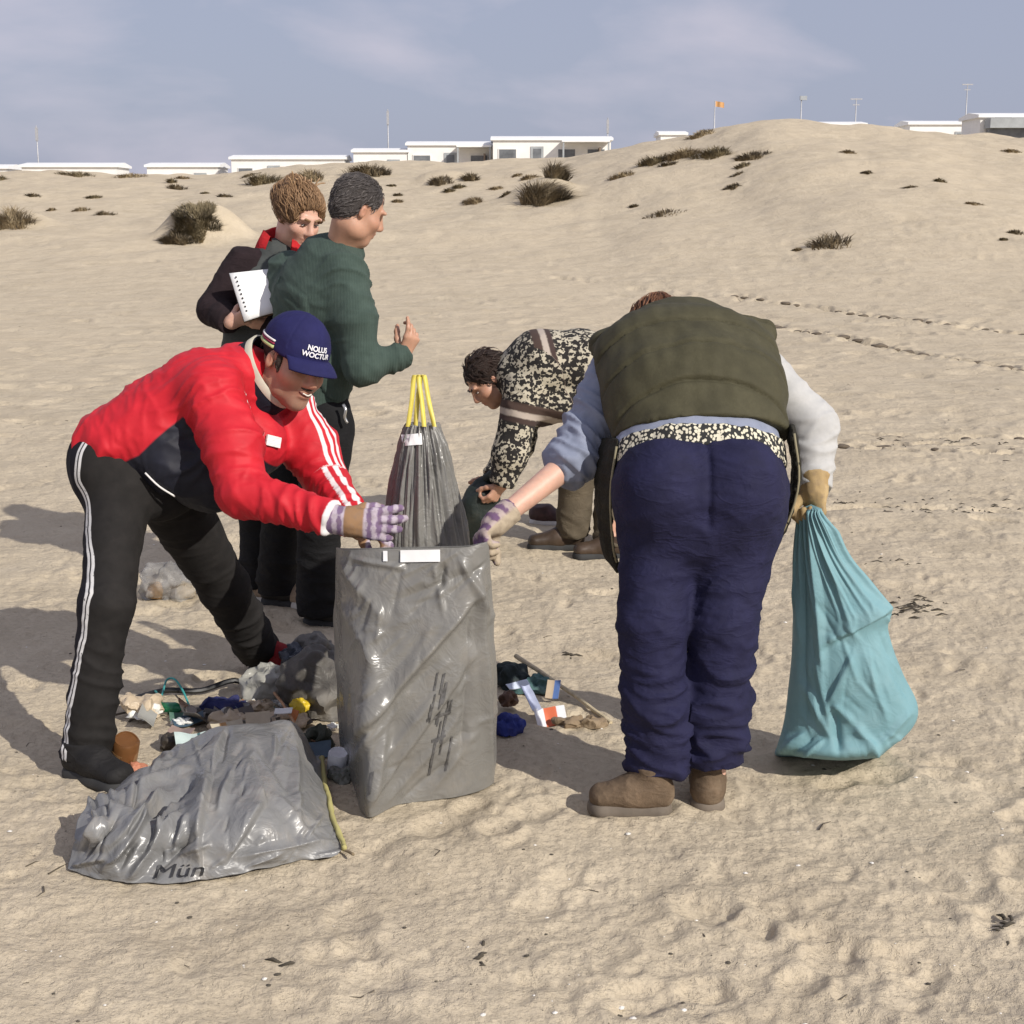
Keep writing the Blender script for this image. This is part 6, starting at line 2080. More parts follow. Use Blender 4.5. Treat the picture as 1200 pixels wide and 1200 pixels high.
def bag_lying():
    zb = h1(G(240, 985)[0], G(240, 985)[1], False)
    g = lambda x, y, h: G(x, y, zb + h)
    C = [[g(80, 1024, 0.003), g(120, 1034, 0.003), g(175, 1037, 0.003), g(240, 1032, 0.003), g(300, 1022, 0.003), g(350, 1012, 0.003), g(396, 1002, 0.003)],
         [g(78, 1006, 0.035), g(118, 1012, 0.05), g(175, 1012, 0.045), g(240, 1006, 0.05), g(300, 1000, 0.045), g(350, 996, 0.03), g(400, 992, 0.012)],
         [g(82, 975, 0.095), g(122, 968, 0.135), g(175, 975, 0.10), g(240, 968, 0.115), g(300, 964, 0.11), g(350, 962, 0.085), g(392, 965, 0.03)],
         [g(112, 942, 0.10), g(148, 928, 0.135), g(190, 925, 0.13), g(245, 918, 0.155), g(300, 914, 0.16), g(345, 914, 0.13), g(384, 930, 0.035)],
         [g(150, 915, 0.09), g(175, 895, 0.13), g(210, 876, 0.15), g(252, 856, 0.175), g(300, 850, 0.185), g(342, 852, 0.165), g(374, 895, 0.04)]]
    C.append([p + np.array([0, 0.07, -p[2] * 0.4]) for p in C[-1]])
    C.append([np.array([p[0], p[1] + 0.06, zb + 0.003]) for p in C[-1]])
    nv, nu = 150, 230
    X = patch(C, nv, nu, False).reshape(-1, 3)
    F = grid_faces(nv, nu, False)
    N = normals(X, F)
    if N[:, 2].mean() < 0: F = F[:, ::-1]; N = -N
    px = proj(X)
    it = [(236, 1030, 232, 985, 10, 0.022, 'fold'), (232, 985, 248, 905, 11, 0.020, 'fold'), (248, 905, 262, 856, 10, 0.012, 'fold'), (262, 1010, 310, 940, 14, 0.018, 'fold'), (310, 940, 292, 890, 12, 0.014, 'fold'),
          (330, 1000, 290, 1018, 8, 0.010, 'ridge'), (275, 1005, 385, 985, 12, 0.014, 'ridge'), (150, 1035, 215, 950, 9, 0.020, 'ridge'), (120, 1020, 180, 950, 8, 0.018, 'ridge'), (175, 1036, 225, 975, 7, 0.014, 'valley'),
          (95, 1010, 140, 955, 8, 0.016, 'valley'), (130, 990, 190, 930, 7, 0.018, 'ridge'), (150, 930, 225, 900, 8, 0.014, 'ridge'), (170, 960, 230, 915, 8, 0.016, 'valley'), (185, 985, 205, 935, 7, 0.014, 'ridge'),
          (200, 1005, 222, 960, 6, 0.012, 'ridge'), (100, 985, 120, 960, 6, 0.012, 'ridge'), (85, 1015, 125, 1005, 6, 0.012, 'ridge'), (140, 1020, 160, 985, 5, 0.010, 'valley'), (300, 870, 345, 930, 9, 0.010, 'valley'),
          (345, 870, 350, 960, 9, 0.009, 'ridge'), (180, 900, 260, 880, 8, 0.010, 'ridge'), (320, 930, 370, 985, 8, 0.008, 'ridge'), (255, 950, 275, 900, 8, 0.010, 'ridge')]
    rs = np.random.RandomState(16)
    for _ in range(90):
        x = 90 + 300 * rs.rand() ** 1.35; y = 880 + 140 * rs.rand(); a = math.radians(-58 + 30 * rs.normal()); L = 12 + 34 * rs.rand(); k = 1.0 if x < 230 else 0.55
        it.append((x, y, x + L * math.cos(a), y + L * math.sin(a), 3 + 3.5 * rs.rand(), k * (0.004 + 0.006 * rs.rand()), 'ridge' if rs.rand() < 0.55 else 'valley'))
    lf = sst((240 - px[:, 0]) / 60)
    u = 1.6 * creases(px, it) + crumple(X, 10.0, 9, 7) * (0.006 + 0.012 * lf) + 0.0035 * crumple(X, 24.0, 19, 6) + (0.018 + 0.02 * lf) * fbm(X * 5.5 + 2, 2)
    word = np.exp(-(((px[:, 0] - 211) / 42) ** 2 + ((px[:, 1] - 1022) / 18) ** 2) ** 2)
    u = u * (1 - 0.8 * word)
    vv = np.repeat(np.linspace(0, 1, nv), nu)
    u *= np.clip(vv * 14, 0.3, 1)
    X = X + N * u[:, None]
    ed = np.clip(1 - vv * 9, 0, 1)
    X[:, 1] += ed * (0.030 * noise(X * 7 + 1) + 0.014 * noise(X * 22)); X[:, 2] += ed * 0.018 * np.abs(noise(X * 12 + 5))
    X[:, 2] = np.maximum(X[:, 2], H(X[:, 0], X[:, 1], False) + 0.003)
    c = X.mean(0)
    root = empty('refuse_sack', (c[0], c[1], zb), 0, 'half-full grey plastic sack lying crumpled on the sand beside the trash pile', 'sack')
    film_obj('film', X, F, M_film_d, root)
    # frayed yellow drawstring hem
    b = []
    E = X.reshape(nv, nu, 3)[:, -1]
    pts = [E[j] + np.array([0.004 + 0.004 * math.sin(j), -0.002, 0.006]) for j in range(14, 118, 6)]
    V, F2 = tube_vf(spline(pts, 3), 0.0075, 8)
    V = V + 0.004 * np.stack([noise(V * 60), noise(V * 60 + 9), noise(V * 60 + 19)], 1)
    mesh_obj('drawstring', V, F2, plain_mat('faded_yellow_cord', (0.42, 0.38, 0.15), 0.8), root)
    V, F2 = tube_vf(spline([E[20], E[16] + np.array([0.02, -0.01, 0.0]), E[14] + np.array([0.035, -0.03, 0.002])], 4), 0.004, 6)
    mesh_obj('drawstring_end', V, F2, plain_mat('dirty_cord', (0.20, 0.15, 0.09), 0.9), root)
    TV, TF = text_mesh('Mün', 30.0, 0.0)
    q = np.stack([211 + TV[:, 0] * 1.15 + TV[:, 1] * 0.25, 1021 - TV[:, 1] * 0.75 - TV[:, 0] * 0.06], 1)
    mesh_obj('print', lay_on(X, N, q, 0.004, 24, 3.0), TF, M_print, root, smooth=False)
bag_lying()

def lump(c, r, seed, f=9.0, amp=0.18, flat=0.35, n=(30, 20), M=None):
    "a crumpled ball of film or cloth that sits on the sand"
    V, F = sphere_vf((0, 0, 0), 1.0, n[0], n[1])
    V = V * np.asarray(r)
    s = float(np.mean(r))
    Nn = V / np.maximum(np.linalg.norm(V, axis=1), 1e-9)[:, None]
    V = V + Nn * (s * (amp * 1.5 * crumple(V / s * 0.16 + seed, f, seed, 8) + 0.9 * amp * fbm(V / s * 1.1 + seed, 3)))[:, None]
    W = V / s; V = V + s * amp * 0.55 * np.stack([noise(W * 2.3 + seed), noise(W * 2.3 + 9 + seed), noise(W * 2.3 + 19 + seed)], 1)
    if M is not None: V = V @ np.asarray(M).T
    V[:, 2] = np.where(V[:, 2] < -flat * r[2], -flat * r[2] + (V[:, 2] + flat * r[2]) * 0.15, V[:, 2])
    V[:, 2] -= V[:, 2].min()
    return V + np.asarray(c), F
def bag_dark():
    g = G(566, 636); zb = h1(g[0], g[1], False)
    c = np.array([g[0], 7.08, zb - 0.01])
    V, F = lump(c, (0.105, 0.10, 0.20), 3, 7, 0.2, 0.9, (46, 34))
    V[:, 2] = np.minimum(V[:, 2], P(560, 536, 7.05)[2] + 0.02 * noise(V * 20))
    root = empty('refuse_sack', c, 0, 'dark green plastic sack under the hands of the man in patterned sweater', 'sack')
    mesh_obj('film', V, F, film_mat('dark_green_film', (0.005, 0.011, 0.009), (0.008, 0.017, 0.014), 0.6, 1.0, 0.05), root)
    q = P(583, 562, 6.98)
    V, F = tube_vf(spline([c + np.array([0.03, -0.02, 0.36]), (c + np.array([0.03, -0.02, 0.36])) * 0.5 + q * 0.5 + np.array([0, 0, 0.02]), q], 4), [0.03, 0.028, 0.026, 0.024, 0.022, 0.02, 0.02, 0.02, 0.02], 10)
    V = V + 0.008 * np.stack([noise(V * 40), noise(V * 40 + 9), noise(V * 40 + 19)], 1)
    mesh_obj('twisted_neck', V, F, _mats.get('x') or bpy.data.materials['dark_green_film'], root)
bag_dark()
def bag_clear():
    g = G(196, 704); zb = h1(g[0], g[1], False)
    c = np.array([g[0], g[1] + 0.09, zb - 0.006])
    root = empty('clear_bag', c, 0, 'small dull clear plastic bag with rubbish lying on open sand behind the red-jacketed man', 'bag')
    b = MB('dull_clear_film')
    co = b.coords()
    col = b.mix(b.step(b.noise(co, 9, 4, 0.6), 0.35, 0.65), (0.30, 0.29, 0.28), (0.55, 0.54, 0.52))
    k1 = b.math('ABSOLUTE', b.math('SUBTRACT', b.noise(co, 18, 4, 0.6, 0.8), 0.5))
    m = b.set(col, 0.2, b.bump(k1, 0.5, 0.03), Transmission_Weight=0.35, IOR=1.12, Alpha=0.62)
    V, F = lump(c, (0.125, 0.11, 0.095), 21, 10, 0.42, 0.6, (70, 48))
    mesh_obj('film', V, F, m, root)
    rs = np.random.RandomState(9)
    for k, col in enumerate(((0.42, 0.26, 0.12), (0.30, 0.28, 0.26), (0.16, 0.13, 0.11), (0.5, 0.40, 0.26))):
        V, F = lump(c + np.array([-0.06 + 0.04 * k, -0.03 + 0.03 * rs.rand(), 0.012]), (0.045, 0.04, 0.042), 30 + k, 9, 0.2, 0.5, (14, 10))
        mesh_obj('rubbish_lump', V, F, plain_mat('bag_content_%d' % k, col, 0.7), root)
bag_clear()

# ------------------------------------------------------------------ rubbish on the sand
def on_sand(px, py, sink=0.004):
    g = G(px, py); z = h1(g[0], g[1], False)
    g = G(px, py, z)
    return np.array([g[0], g[1], h1(g[0], g[1]) - sink])
def rot_to(d, roll=0.0):
    M = rot_frame(d, (0.3, 0.2, 1.0) if abs(unit(d)[2]) < 0.9 else (1, 0, 0))
    c, s = math.cos(roll), math.sin(roll)
    return M @ np.array([[c, -s, 0], [s, c, 0], [0, 0, 1]])
def thing_mesh(name, V, F, mat, label, cat, group=None, smooth=True, sharp=40, base=None, parts=()):
    V = np.asarray(V)
    b = np.array([V[:, 0].mean(), V[:, 1].mean(), V[:, 2].min()]) if base is None else base
    if parts:
        r = empty(name, b, 0, label, cat, group)
        mesh_obj(parts[0], V, F, mat, r, smooth, sharp=sharp)
        return r
    o = mesh_obj(name, V - b, F, mat, None, smooth, sharp=sharp)
    o.location = Vector(b)
    return set_props(o, label, cat, group)
def bottle(px, py, d, L, r, col, cap_col, label, dent=0.1, rough=0.25, trans=0.0, neck=True, lift=0.0, cat='bottle', group=None):
    c = on_sand(px, py) + np.array([0, 0, r * 0.92 + lift])
    d = unit(d)
    if neck:
        prof = [(r * 0.8, 0), (r, 0.02 * L), (r, 0.12 * L), (r * 0.94, 0.14 * L), (r, 0.16 * L), (r, 0.58 * L), (r * 0.85, 0.68 * L), (r * 0.5, 0.80 * L), (r * 0.36, 0.86 * L), (r * 0.36, 0.93 * L)]
    else:
        prof = [(r * 0.86, 0), (r, 0.04 * L), (r * 0.98, 0.07 * L), (r, 0.10 * L), (r, 0.92 * L), (r * 0.9, 0.97 * L), (r * 0.88, L), (r * 0.8, L), (r * 0.78, 0.975 * L)]
    V, F = lathe_vf(prof, 20)
    V = V * (1 + dent * crumple(V + px, 14, px, 5))[:, None] if dent else V
    M = rot_to(d)
    V = (V - np.array([0, 0, L / 2])) @ M.T + c
    o = empty(cat.replace(' ', '_'), (c[0], c[1], c[2] - r), 0, label, cat, group)
    m = plain_mat('%s_%d_%d' % (cat.replace(' ', '_'), px, py), col, rough, 0.18, Transmission_Weight=trans, scale=20)
    mesh_obj('shell', V, F, m, o, sharp=50)
    if neck and cap_col:
        V, F = lathe_vf([(r * 0.42, 0.90 * L), (r * 0.43, 0.93 * L), (r * 0.42, 0.985 * L), (r * 0.36, L)], 16)
        mesh_obj('cap', (V - np.array([0, 0, L / 2])) @ M.T + c, F, plain_mat('cap_%d_%d' % (px, py), cap_col, 0.5), o, sharp=40)
    if not neck:
        V, F = lathe_vf([(r * 1.006, 0.30 * L), (r * 1.008, 0.31 * L), (r * 1.008, 0.62 * L), (r * 1.006, 0.63 * L)], 20)
        if cap_col: mesh_obj('label_band', (V - np.array([0, 0, L / 2])) @ M.T + c, F, plain_mat('cap_%d_%d' % (px, py), cap_col, 0.5), o, sharp=40)
    return o
def wad(px, py, r, col, label, cat, seed, amp=0.28, rough=0.4, lift=0.0, f=8, name=None, c2=None, group=None):
    c = on_sand(px, py) + np.array([0, r[1] * 0.6, lift])
    V, F = lump(c, r, seed, f, amp * 1.35, 0.4, (56, 38))
    m = film_mat('wad_%d_%d' % (px, py), col, c2 or tuple(min(1, x * 1.35) for x in col), rough, 1.2, 0.12)
    return thing_mesh(name or cat.replace(' ', '_'), V, F, m, label, cat, group)
def scrap(px, py, w, d, ang, tilt, col, label, cat, seed, curl=0.02, bands=None, lift=0.01, rough=0.5, name=None):
    "a bent piece of carton, film or packet with real thickness"
    n, m = 18, 14
    c = on_sand(px, py)
    V = []
    for lay in (0, 1):
        for j in range(m):
            for i in range(n):
                u, v = i / (n - 1) - 0.5, j / (m - 1) - 0.5
                V.append((u * w, v * d, 0.0 - lay * 0.003))
    V = np.array(V)
    h = curl * (1.2 * np.abs(V[:, 0] / w) ** 1.5 + 0.8 * crumple(V + seed, 16, seed, 5) * 0.5 + noise(V * 14 + seed))
    V[:, 2] += h
    ca, sa = math.cos(ang), math.sin(ang); ct, st = math.cos(tilt), math.sin(tilt)
    T = np.array([[1, 0, 0], [0, ct, -st], [0, st, ct]]); R = np.array([[ca, -sa, 0], [sa, ca, 0], [0, 0, 1]])
    uv = V[:, :2].copy()
    V = V @ T.T @ R.T
    V[:, 2] -= V[:, 2].min()
    V = V + c + np.array([0, 0, lift])
    F = []
    k = n * m
    for j in range(m - 1):
        for i in range(n - 1):
            a = j * n + i
            F += [(a, a + 1, a + n + 1, a + n), (k + a, k + a + n, k + a + n + 1, k + a + 1)]
    for i in range(n - 1):
        F += [(i, k + i, k + i + 1, i + 1), ((m - 1) * n + i, (m - 1) * n + i + 1, k + (m - 1) * n + i + 1, k + (m - 1) * n + i)]
    for j in range(m - 1):
        F += [(j * n, (j + 1) * n, k + (j + 1) * n, k + j * n), (j * n + n - 1, k + j * n + n - 1, k + (j + 1) * n + n - 1, (j + 1) * n + n - 1)]
    b = MB('scrap_%d_%d' % (px, py))
    at = b.attr('su')['Fac']
    nn = b.noise(b.coords(), 30, 3, 0.6)
    cc = b.mix(b.step(nn, 0.3, 0.7), tuple(x * 0.85 for x in col), col)
    for (lo, hi, colb) in (bands or ()):
        cc = b.mix(b.math('MULTIPLY', b.step(at, lo - 0.01, lo + 0.01), b.step(at, hi + 0.01, hi - 0.01)), cc, colb)
    mat = b.set(cc, rough, b.bump(nn, 0.2, 0.004))
    base = np.array([V[:, 0].mean(), V[:, 1].mean(), V[:, 2].min()])
    o = mesh_obj(name or cat.replace(' ', '_'), V - base, F, mat, None, True, attrs={'su': uv[:, 0] / w + 0.5}, sharp=45)
    o.location = Vector(base)
    return set_props(o, label, cat)
def stick(p0, p1, r, col, label, cat='stick', bend=0.01, name=None, flat=1.0, seed=0):
    n = 14
    rs = np.random.RandomState(seed)
    pts = [p0 + (p1 - p0) * t + np.array([0, 0, bend * math.sin(math.pi * t)]) + rs.normal(size=3) * r * 0.10 for t in np.linspace(0, 1, n)]
    V, F = tube_vf(pts, np.linspace(r, r * 0.75, n), 8)
    if flat != 1.0: V[:, 2] = (V[:, 2] - np.repeat([p[2] for p in pts], 8)) * flat + np.repeat([p[2] for p in pts], 8)
    m = plain_mat('wood_%s' % label[:10].replace(' ', '_'), col, 0.8, 0.25, scale=40)
    return thing_mesh(name or cat.replace(' ', '_'), V, F, m, label, cat, base=np.array([(p0 + p1)[0] / 2, (p0 + p1)[1] / 2, min(p0[2], p1[2]) - r]))
def cord(pts, r, col, label, cat='cord', rough=0.7):
    V, F = tube_vf(spline(pts, 6), r, 8)
    return thing_mesh(cat, V, F, plain_mat('cord_' + label[:9].replace(' ', '_'), col, rough), label, cat)
GP = 'rubbish piled beside the sacks'
# the pile behind the lying sack
wad(372, 842, (0.125, 0.10, 0.135), (0.050, 0.046, 0.040), 'big dusty dark grey plastic heap behind the lying sack', 'plastic film', 41, 0.30, 0.5, 0, 8, 'plastic_heap', (0.14, 0.13, 0.115))
wad(368, 792, (0.085, 0.08, 0.085), (0.085, 0.08, 0.072), 'greyish brown film wad on the far side of the dark heap', 'plastic film', 42, 0.3, 0.5, 0.02, 8, 'plastic_wad', (0.17, 0.16, 0.14))
wad(312, 826, (0.085, 0.06, 0.075), (0.27, 0.27, 0.245), 'pale grey-green crumpled film wad below the red shoe', 'plastic film', 43, 0.34, 0.3, 0.02, 8, 'plastic_wad', (0.40, 0.39, 0.34))
wad(345, 797, (0.050, 0.05, 0.055), (0.035, 0.042, 0.058), 'dark blue-grey film wad next to the red shoe', 'plastic film', 44, 0.34, 0.3, 0.04, 8, 'plastic_wad')
wad(262, 836, (0.085, 0.05, 0.034), (0.010, 0.014, 0.075), 'deep blue crumpled cloth beside the pale film wad', 'cloth', 45, 0.3, 0.8, 0, 8, 'blue_cloth')
wad(238, 848, (0.035, 0.03, 0.034), (0.06, 0.055, 0.05), 'small dark wad between the blue cloth and the white scraps', 'plastic film', 46, 0.35, 0.4, 0, 8, 'plastic_wad')
wad(200, 880, (0.038, 0.03, 0.036), (0.035, 0.028, 0.022), 'small black-brown wad beside the amber tin', 'plastic film', 47, 0.35, 0.6, 0, 8, 'plastic_wad')
bottle(147, 900, (0.25, -0.35, 0.9), 0.105, 0.040, (0.15, 0.065, 0.022), (0.26, 0.14, 0.06), 'amber brown tin with a tan band by the black trainer', 0.10, 0.4, 0, False, 0.018, 'tin')
wad(158, 908, (0.030, 0.028, 0.030), (0.42, 0.17, 0.10), 'salmon-coloured crumpled wrapper under the amber tin', 'wrapper', 48, 0.3, 0.5)
bottle(203, 836, (0.85, -0.3, 0.1), 0.10, 0.021, (0.012, 0.16, 0.075), (0.55, 0.56, 0.55), 'small green plastic bottle with pale cap', 0.10, 0.25)
bottle(222, 846, (0.3, -0.5, 0.75), 0.08, 0.020, (0.30, 0.27, 0.24), (0.5, 0.42, 0.36), 'little grey-brown jar leaning beside the green bottle', 0.06, 0.3, 0, False)
bottle(258, 848, (0.6, -0.4, 0.5), 0.10, 0.024, (0.20, 0.19, 0.17), (0.36, 0.27, 0.2), 'grey drinks can lying in front of the blue cloth', 0.10, 0.25, 0, False, 0, 'can')
cord([on_sand(182, 818) + np.array([0, 0, 0.02]), on_sand(190, 832) + np.array([0, 0, 0.05]), on_sand(196, 814) + np.array([0, 0, 0.06]), on_sand(206, 816) + np.array([0, 0, 0.055]), on_sand(216, 822) + np.array([0, 0, 0.03]), on_sand(226, 838)], 0.0035, (0.05, 0.32, 0.30), 'thin teal cord looped over the green bottle')
cord([on_sand(160, 818) + np.array([0, 0, 0.005]), on_sand(195, 818) + np.array([0, 0, 0.022]), on_sand(235, 815) + np.array([0, 0, 0.02]), on_sand(275, 806) + np.array([0, 0, 0.03]), on_sand(300, 808)], 0.010, (0.012, 0.012, 0.013), 'black rubber hose lying behind the green bottle', 'hose', 0.5)
scrap(236, 884, 0.15, 0.075, 0.35, 0.45, (0.50, 0.60, 0.58), 'mint-white plastic scrap half under the lying sack', 'plastic scrap', 51, 0.02, ((0.46, 0.52, (0.05, 0.12, 0.13)),), 0.03)
scrap(268, 872, 0.10, 0.05, 0.5, 0.5, (0.52, 0.46, 0.34), 'cream carton strip above the lying sack', 'carton scrap', 52, 0.015, ((0.3, 0.5, (0.45, 0.25, 0.10)),), 0.05)
scrap(212, 872, 0.085, 0.05, -0.4, 0.5, (0.30, 0.22, 0.19), 'dull pinkish brown packet among the white scraps', 'packet', 53, 0.02, None, 0.015)
scrap(303, 868, 0.075, 0.075, 0.2, 1.0, (0.50, 0.42, 0.30), 'tan carton piece standing behind the lying sack', 'carton scrap', 54, 0.012, None, 0.02)
scrap(333, 862, 0.055, 0.03, 0.0, 0.3, (0.80, 0.80, 0.78), 'small bright white lid on top of the pile edge', 'lid', 55, 0.006, None, 0.075)
wad(352, 848, (0.032, 0.03, 0.030), (0.50, 0.36, 0.02), 'yellow crumpled packet on the dark heap', 'packet', 56, 0.3, 0.35, 0.05)
scrap(340, 856, 0.065, 0.045, -0.7, 0.9, (0.55, 0.17, 0.03), 'orange packet tucked under the yellow one', 'packet', 57, 0.015, ((0.0, 0.2, (0.7, 0.66, 0.6)),), 0.04)
stick(on_sand(322, 838) + np.array([0, 0, 0.07]), on_sand(352, 872) + np.array([0, -0.02, 0.05]), 0.005, (0.42, 0.24, 0.13), 'thin orange-brown stick leaning on the pile')
bottle(396, 904, (0.15, -0.3, 0.95), 0.075, 0.030, (0.78, 0.79, 0.82), None, 'white foam cup between the lying and the standing sack', 0.04, 0.7, 0, False, 0.012, 'cup')
wad(400, 918, (0.040, 0.035, 0.022), (0.10, 0.105, 0.09), 'flattened grey film scrap in front of the white foam cup', 'plastic film', 58, 0.35, 0.3, 0, 8, 'plastic_wad')
wad(372, 880, (0.05, 0.04, 0.045), (0.030, 0.034, 0.022), 'dark green-black weed clump between heap and yellow cord', 'seaweed', 59, 0.4, 0.7, 0, 9, 'weed_clump')
for k, (a, b_) in enumerate((((120, 842), (182, 834)), ((150, 846), (196, 840)))):
    stick(on_sand(*a) + np.array([0, 0, 0.008]), on_sand(*b_) + np.array([0, 0, 0.016]), 0.0042, (0.075, 0.062, 0.05), ('thin dark twig lying towards the green bottle', 'shorter grey twig beside the dark twig')[k], 'twig', 0.006, seed=k)
_cols = ((0.55, 0.56, 0.54), (0.30, 0.30, 0.28), (0.10, 0.09, 0.08), (0.42, 0.34, 0.24), (0.05, 0.09, 0.13), (0.22, 0.12, 0.07), (0.62, 0.62, 0.58), (0.06, 0.14, 0.10), (0.18, 0.17, 0.16))
_cn = ('off-white', 'mid-grey', 'blackish', 'tan', 'slate-blue', 'rust', 'white', 'bottle-green', 'charcoal')
_spot = ('behind the lying sack', 'under the pale film wad', 'between trainer and green bottle', 'against the dark heap')
_prs = np.random.RandomState(91)
for k in range(36):
    sx, sy = ((_prs.randint(215, 340), _prs.randint(846, 872)), (_prs.randint(270, 335), _prs.randint(826, 850)), (_prs.randint(150, 235), _prs.randint(838, 880)), (_prs.randint(325, 396), _prs.randint(836, 892)))[k % 4]
    w = (0.03 + 0.055 * _prs.rand()) * (0.6 if sum(_cols[k % 9]) > 1.2 else 1.0)
    lab = '%s %s lying in the rubbish %s' % (_cn[k % 9], ('torn film scrap', 'crushed packet', 'bent carton strip')[k % 3], _spot[k % 4])
    if k % 3 == 0:
        wad(sx, sy, (w, w * 0.8, w * 0.45), _cols[k % 9], lab, 'plastic film', 200 + k, 0.4, 0.4, 0.006 * (k % 4), 9, 'film_scrap')
    else:
        scrap(sx, sy, w * 1.5, w * (0.5 + 0.5 * _prs.rand()), _prs.rand() * 3, 0.2 + 0.7 * _prs.rand(), _cols[k % 9], lab, 'scrap', 200 + k, 0.012 + 0.012 * _prs.rand(), ((0.3, 0.5, _cols[(k * 5 + 2) % 9]),) if k % 2 else None, 0.004 + 0.008 * (k % 3), 0.5, 'litter_scrap')
# the smaller pile right of the standing sack
wad(598, 806, (0.06, 0.055, 0.055), (0.010, 0.016, 0.016), 'black-green cloth wad against the standing sack', 'cloth', 61, 0.3, 0.8, 0, 8, 'dark_cloth', (0.03, 0.045, 0.05))
wad(628, 812, (0.070, 0.045, 0.030), (0.04, 0.10, 0.10), 'teal net tangle beside the black-green cloth', 'net', 62, 0.4, 0.7, 0, 9, 'net_tangle', (0.10, 0.19, 0.18))
wad(597, 862, (0.050, 0.04, 0.042), (0.010, 0.022, 0.17), 'bright blue rag at the foot of the standing sack', 'cloth', 63, 0.3, 0.6, 0, 8, 'blue_rag')
wad(596, 836, (0.030, 0.03, 0.035), (0.10, 0.05, 0.03), 'rust-brown lump above the blue rag', 'rubbish', 64, 0.3, 0.6, 0.02, 8, 'rust_lump')
scrap(607, 826, 0.085, 0.026, 0.62, 0.5, (0.60, 0.66, 0.78), 'pale blue-white tube lying across the black-green cloth', 'tube', 65, 0.008, None, 0.06)
scrap(622, 838, 0.030, 0.13, 0.32, 0.35, (0.55, 0.60, 0.78), 'pale lilac folded packet leading down to the white tray', 'packet', 66, 0.012, None, 0.03)
scrap(645, 845, 0.10, 0.065, 0.25, 0.75, (0.76, 0.77, 0.80), 'white tray with an orange-red printed panel', 'tray', 67, 0.016, ((0.32, 0.72, (0.62, 0.14, 0.06)),), 0.006)
scrap(648, 822, 0.045, 0.07, -0.2, 0.7, (0.50, 0.40, 0.28), 'beige carton flap behind the white tray', 'carton scrap', 68, 0.01, ((0.55, 1.0, (0.10, 0.18, 0.42)),), 0.02)
stick(on_sand(604, 790) + np.array([0, 0, 0.075]), on_sand(716, 846) + np.array([0, 0, 0.008]), 0.0085, (0.50, 0.42, 0.28), 'long pale wooden slat sloping down to the sand', 'stick', 0.006, 'wooden_slat')
wad(684, 852, (0.085, 0.03, 0.022), (0.19, 0.135, 0.085), 'low ridge of damp brown weed under the wooden slat', 'seaweed', 69, 0.4, 0.9, 0, 9, 'weed_ridge', (0.30, 0.23, 0.15))
# old trainer lying behind the bare forearm
def old_trainer():
    g = on_sand(632, 612)
    r = empty('old_trainer', g, 0, 'single old black and red trainer lying behind the bare forearm', 'shoe')
    d = np.array([0.55, -0.2])
    shoe_parts(r, g[:2] - d * 0.10, g[:2] + unit(d) * 0.16, g[2] + 0.004, plain_mat('black_red_upper', (0.05, 0.02, 0.02), 0.6, 0.5, scale=30), plain_mat('white_sole', (0.6, 0.58, 0.56), 0.7), high=0.085, laces=plain_mat('red_lace', (0.45, 0.04, 0.04), 0.7), name='upper')
old_trainer()

# ------------------------------------------------------------------ bits nobody could count
def scatter(name, label, n, seed, col, size, kind, region, rough=0.6):
    rs = np.random.RandomState(seed)
    V, F = [], []
    ys = region[2] + (region[3] - region[2]) * rs.rand(n) ** region[4]
    xs = (rs.rand(n) - 0.5) * (region[0] + region[1] * ys)
    zs = H(xs, ys)
    for x, y, z in zip(xs, ys, zs):
        s = size * (0.4 + 1.3 * rs.rand() ** 3)
        k = len(V)
        if kind == 'shell':
            a = rs.rand() * 6.28
            c, q = math.cos(a), math.sin(a)
            for (u, v, w) in ((1, 0, 0), (0.5, 0.8, 0.1), (-0.6, 0.7, 0.05), (-1, 0, 0), (-0.5, -0.7, 0), (0.6, -0.7, 0.1), (0, 0, 0.45)):
                V.append((x + s * (u * c - v * q), y + s * (u * q + v * c), z + s * w + s * 0.12))
            F += [(k + i, k + (i + 1) % 6, k + 6) for i in range(6)]
        else:
            a = rs.rand() * 6.28; L = s * (2 + 4 * rs.rand()); w = s * 0.28
            b = a + rs.normal() * 0.7
            p = [np.array([x, y, z + w]), np.array([x + L * math.cos(a), y + L * math.sin(a), z + w * 1.6]), np.array([x + L * math.cos(a) + L * 0.7 * math.cos(b), y + L * math.sin(a) + L * 0.7 * math.sin(b), z + w])]
            for i, q in enumerate(p):
                ww = w * (1, 0.9, 0.4)[i]
                for t in (0, 2.1, 4.2):
                    V.append((q[0] - ww * math.sin(a) * math.cos(t), q[1] + ww * math.cos(a) * math.cos(t), q[2] + ww * math.sin(t)))
            for i in (0, 1):
                for t in range(3):
                    F.append((k + 3 * i + t, k + 3 * i + (t + 1) % 3, k + 3 * i + 3 + (t + 1) % 3, k + 3 * i + 3 + t))
    o = mesh_obj(name, V, F, plain_mat(name + '_mat', col, rough, 0.2), None, False)
    set_props(o, label, None, None, 'stuff')
scatter('shell_fragments', 'tiny white shell fragments strewn over the sand', 260, 71, (0.72, 0.69, 0.63), 0.0055, 'shell', (0.6, 0.75, 2.7, 9.0, 1.5))
scatter('dark_crumbs', 'tiny dark crumbs of weed and wood strewn over the sand', 420, 72, (0.07, 0.06, 0.045), 0.0055, 'shell', (0.6, 0.75, 2.7, 12.0, 1.3), 0.9)
scatter('twig_bits', 'short dark twigs and weed strewn over the sand', 200, 73, (0.08, 0.066, 0.05), 0.006, 'twig', (0.6, 0.78, 2.9, 22.0, 1.4), 0.9)
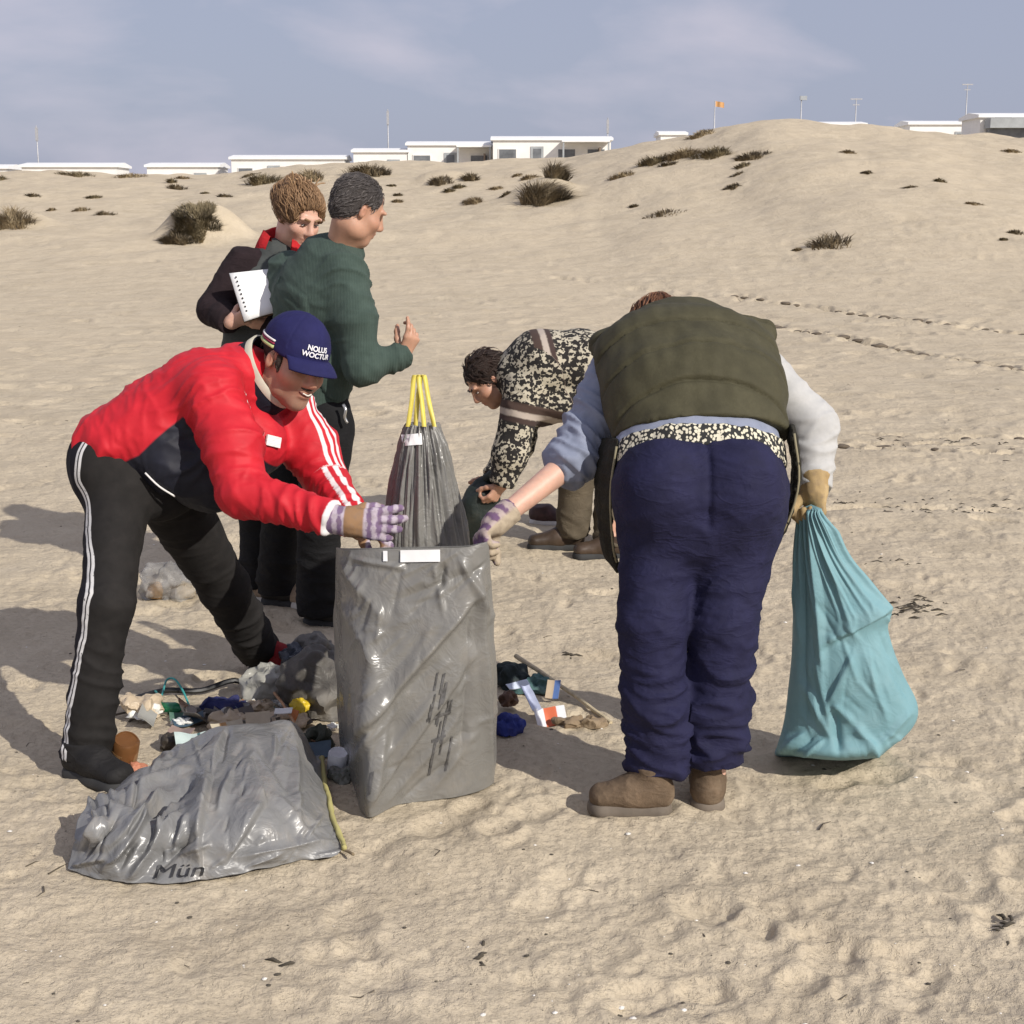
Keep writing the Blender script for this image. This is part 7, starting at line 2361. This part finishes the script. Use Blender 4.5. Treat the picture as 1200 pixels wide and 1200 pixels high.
def weed_line(px, py, wpx, hpx, n, seed):
    rs = np.random.RandomState(seed); V, F = [], []
    for _ in range(n):
        g = on_sand(px + rs.normal() * wpx * 0.45, py + rs.normal() * hpx * 0.45)
        a = rs.rand() * 3.14; L = 0.02 + 0.045 * rs.rand()
        p = [g, g + np.array([math.cos(a), 0.6 * math.sin(a), 0.35]) * L * 0.5, g + np.array([math.cos(a), 0.6 * math.sin(a), 0.05]) * L]
        tv, tf = tube_vf(p, np.array([0.007, 0.006, 0.002]) * (0.35 + 0.5 * rs.rand()), 5)
        k = len(V); V += list(tv); F += [tuple(i + k for i in f) for f in tf]
    return V, F
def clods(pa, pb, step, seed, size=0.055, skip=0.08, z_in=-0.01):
    "dark flat lumps added along the tyre tracks so the prints read dark"
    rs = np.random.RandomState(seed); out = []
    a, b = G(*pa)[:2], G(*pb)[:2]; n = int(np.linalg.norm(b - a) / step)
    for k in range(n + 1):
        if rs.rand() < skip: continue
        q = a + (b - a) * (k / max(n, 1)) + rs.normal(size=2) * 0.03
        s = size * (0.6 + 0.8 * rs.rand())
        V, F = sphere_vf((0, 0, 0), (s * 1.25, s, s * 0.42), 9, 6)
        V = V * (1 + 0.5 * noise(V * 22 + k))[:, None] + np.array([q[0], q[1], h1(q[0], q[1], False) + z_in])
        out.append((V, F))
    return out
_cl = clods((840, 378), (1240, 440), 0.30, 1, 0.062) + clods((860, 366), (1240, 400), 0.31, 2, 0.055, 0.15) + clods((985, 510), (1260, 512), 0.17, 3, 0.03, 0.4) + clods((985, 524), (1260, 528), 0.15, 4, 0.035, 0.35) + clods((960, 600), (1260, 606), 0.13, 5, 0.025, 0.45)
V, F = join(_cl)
o = mesh_obj('damp_sand_clods', V, F, plain_mat('dark_sand', (0.12, 0.095, 0.068), 0.95, 0.3), None)  # dark lumps added to make the tyre prints show as dark dots
set_props(o, 'dark sand-brown lumps added along the tyre tracks', None, None, 'stuff')
parts_ = [weed_line(*a) for a in ((1075, 712, 40, 14, 42, 1), (1010, 590, 90, 10, 34, 2), (1120, 596, 90, 8, 44, 3), (1110, 520, 100, 7, 34, 4), (1040, 660, 40, 8, 8, 5), (1175, 1085, 16, 20, 7, 6), (665, 770, 10, 6, 6, 7), (560, 1125, 22, 14, 5, 8), (330, 1128, 10, 10, 3, 10))]
V, F = join(parts_)
o = mesh_obj('dried_weed', V, F, plain_mat('dried_weed_mat', (0.060, 0.050, 0.036), 0.9, 0.3), None)
set_props(o, 'patches of dark dried seaweed lying along the tyre tracks and open sand', None, None, 'stuff')
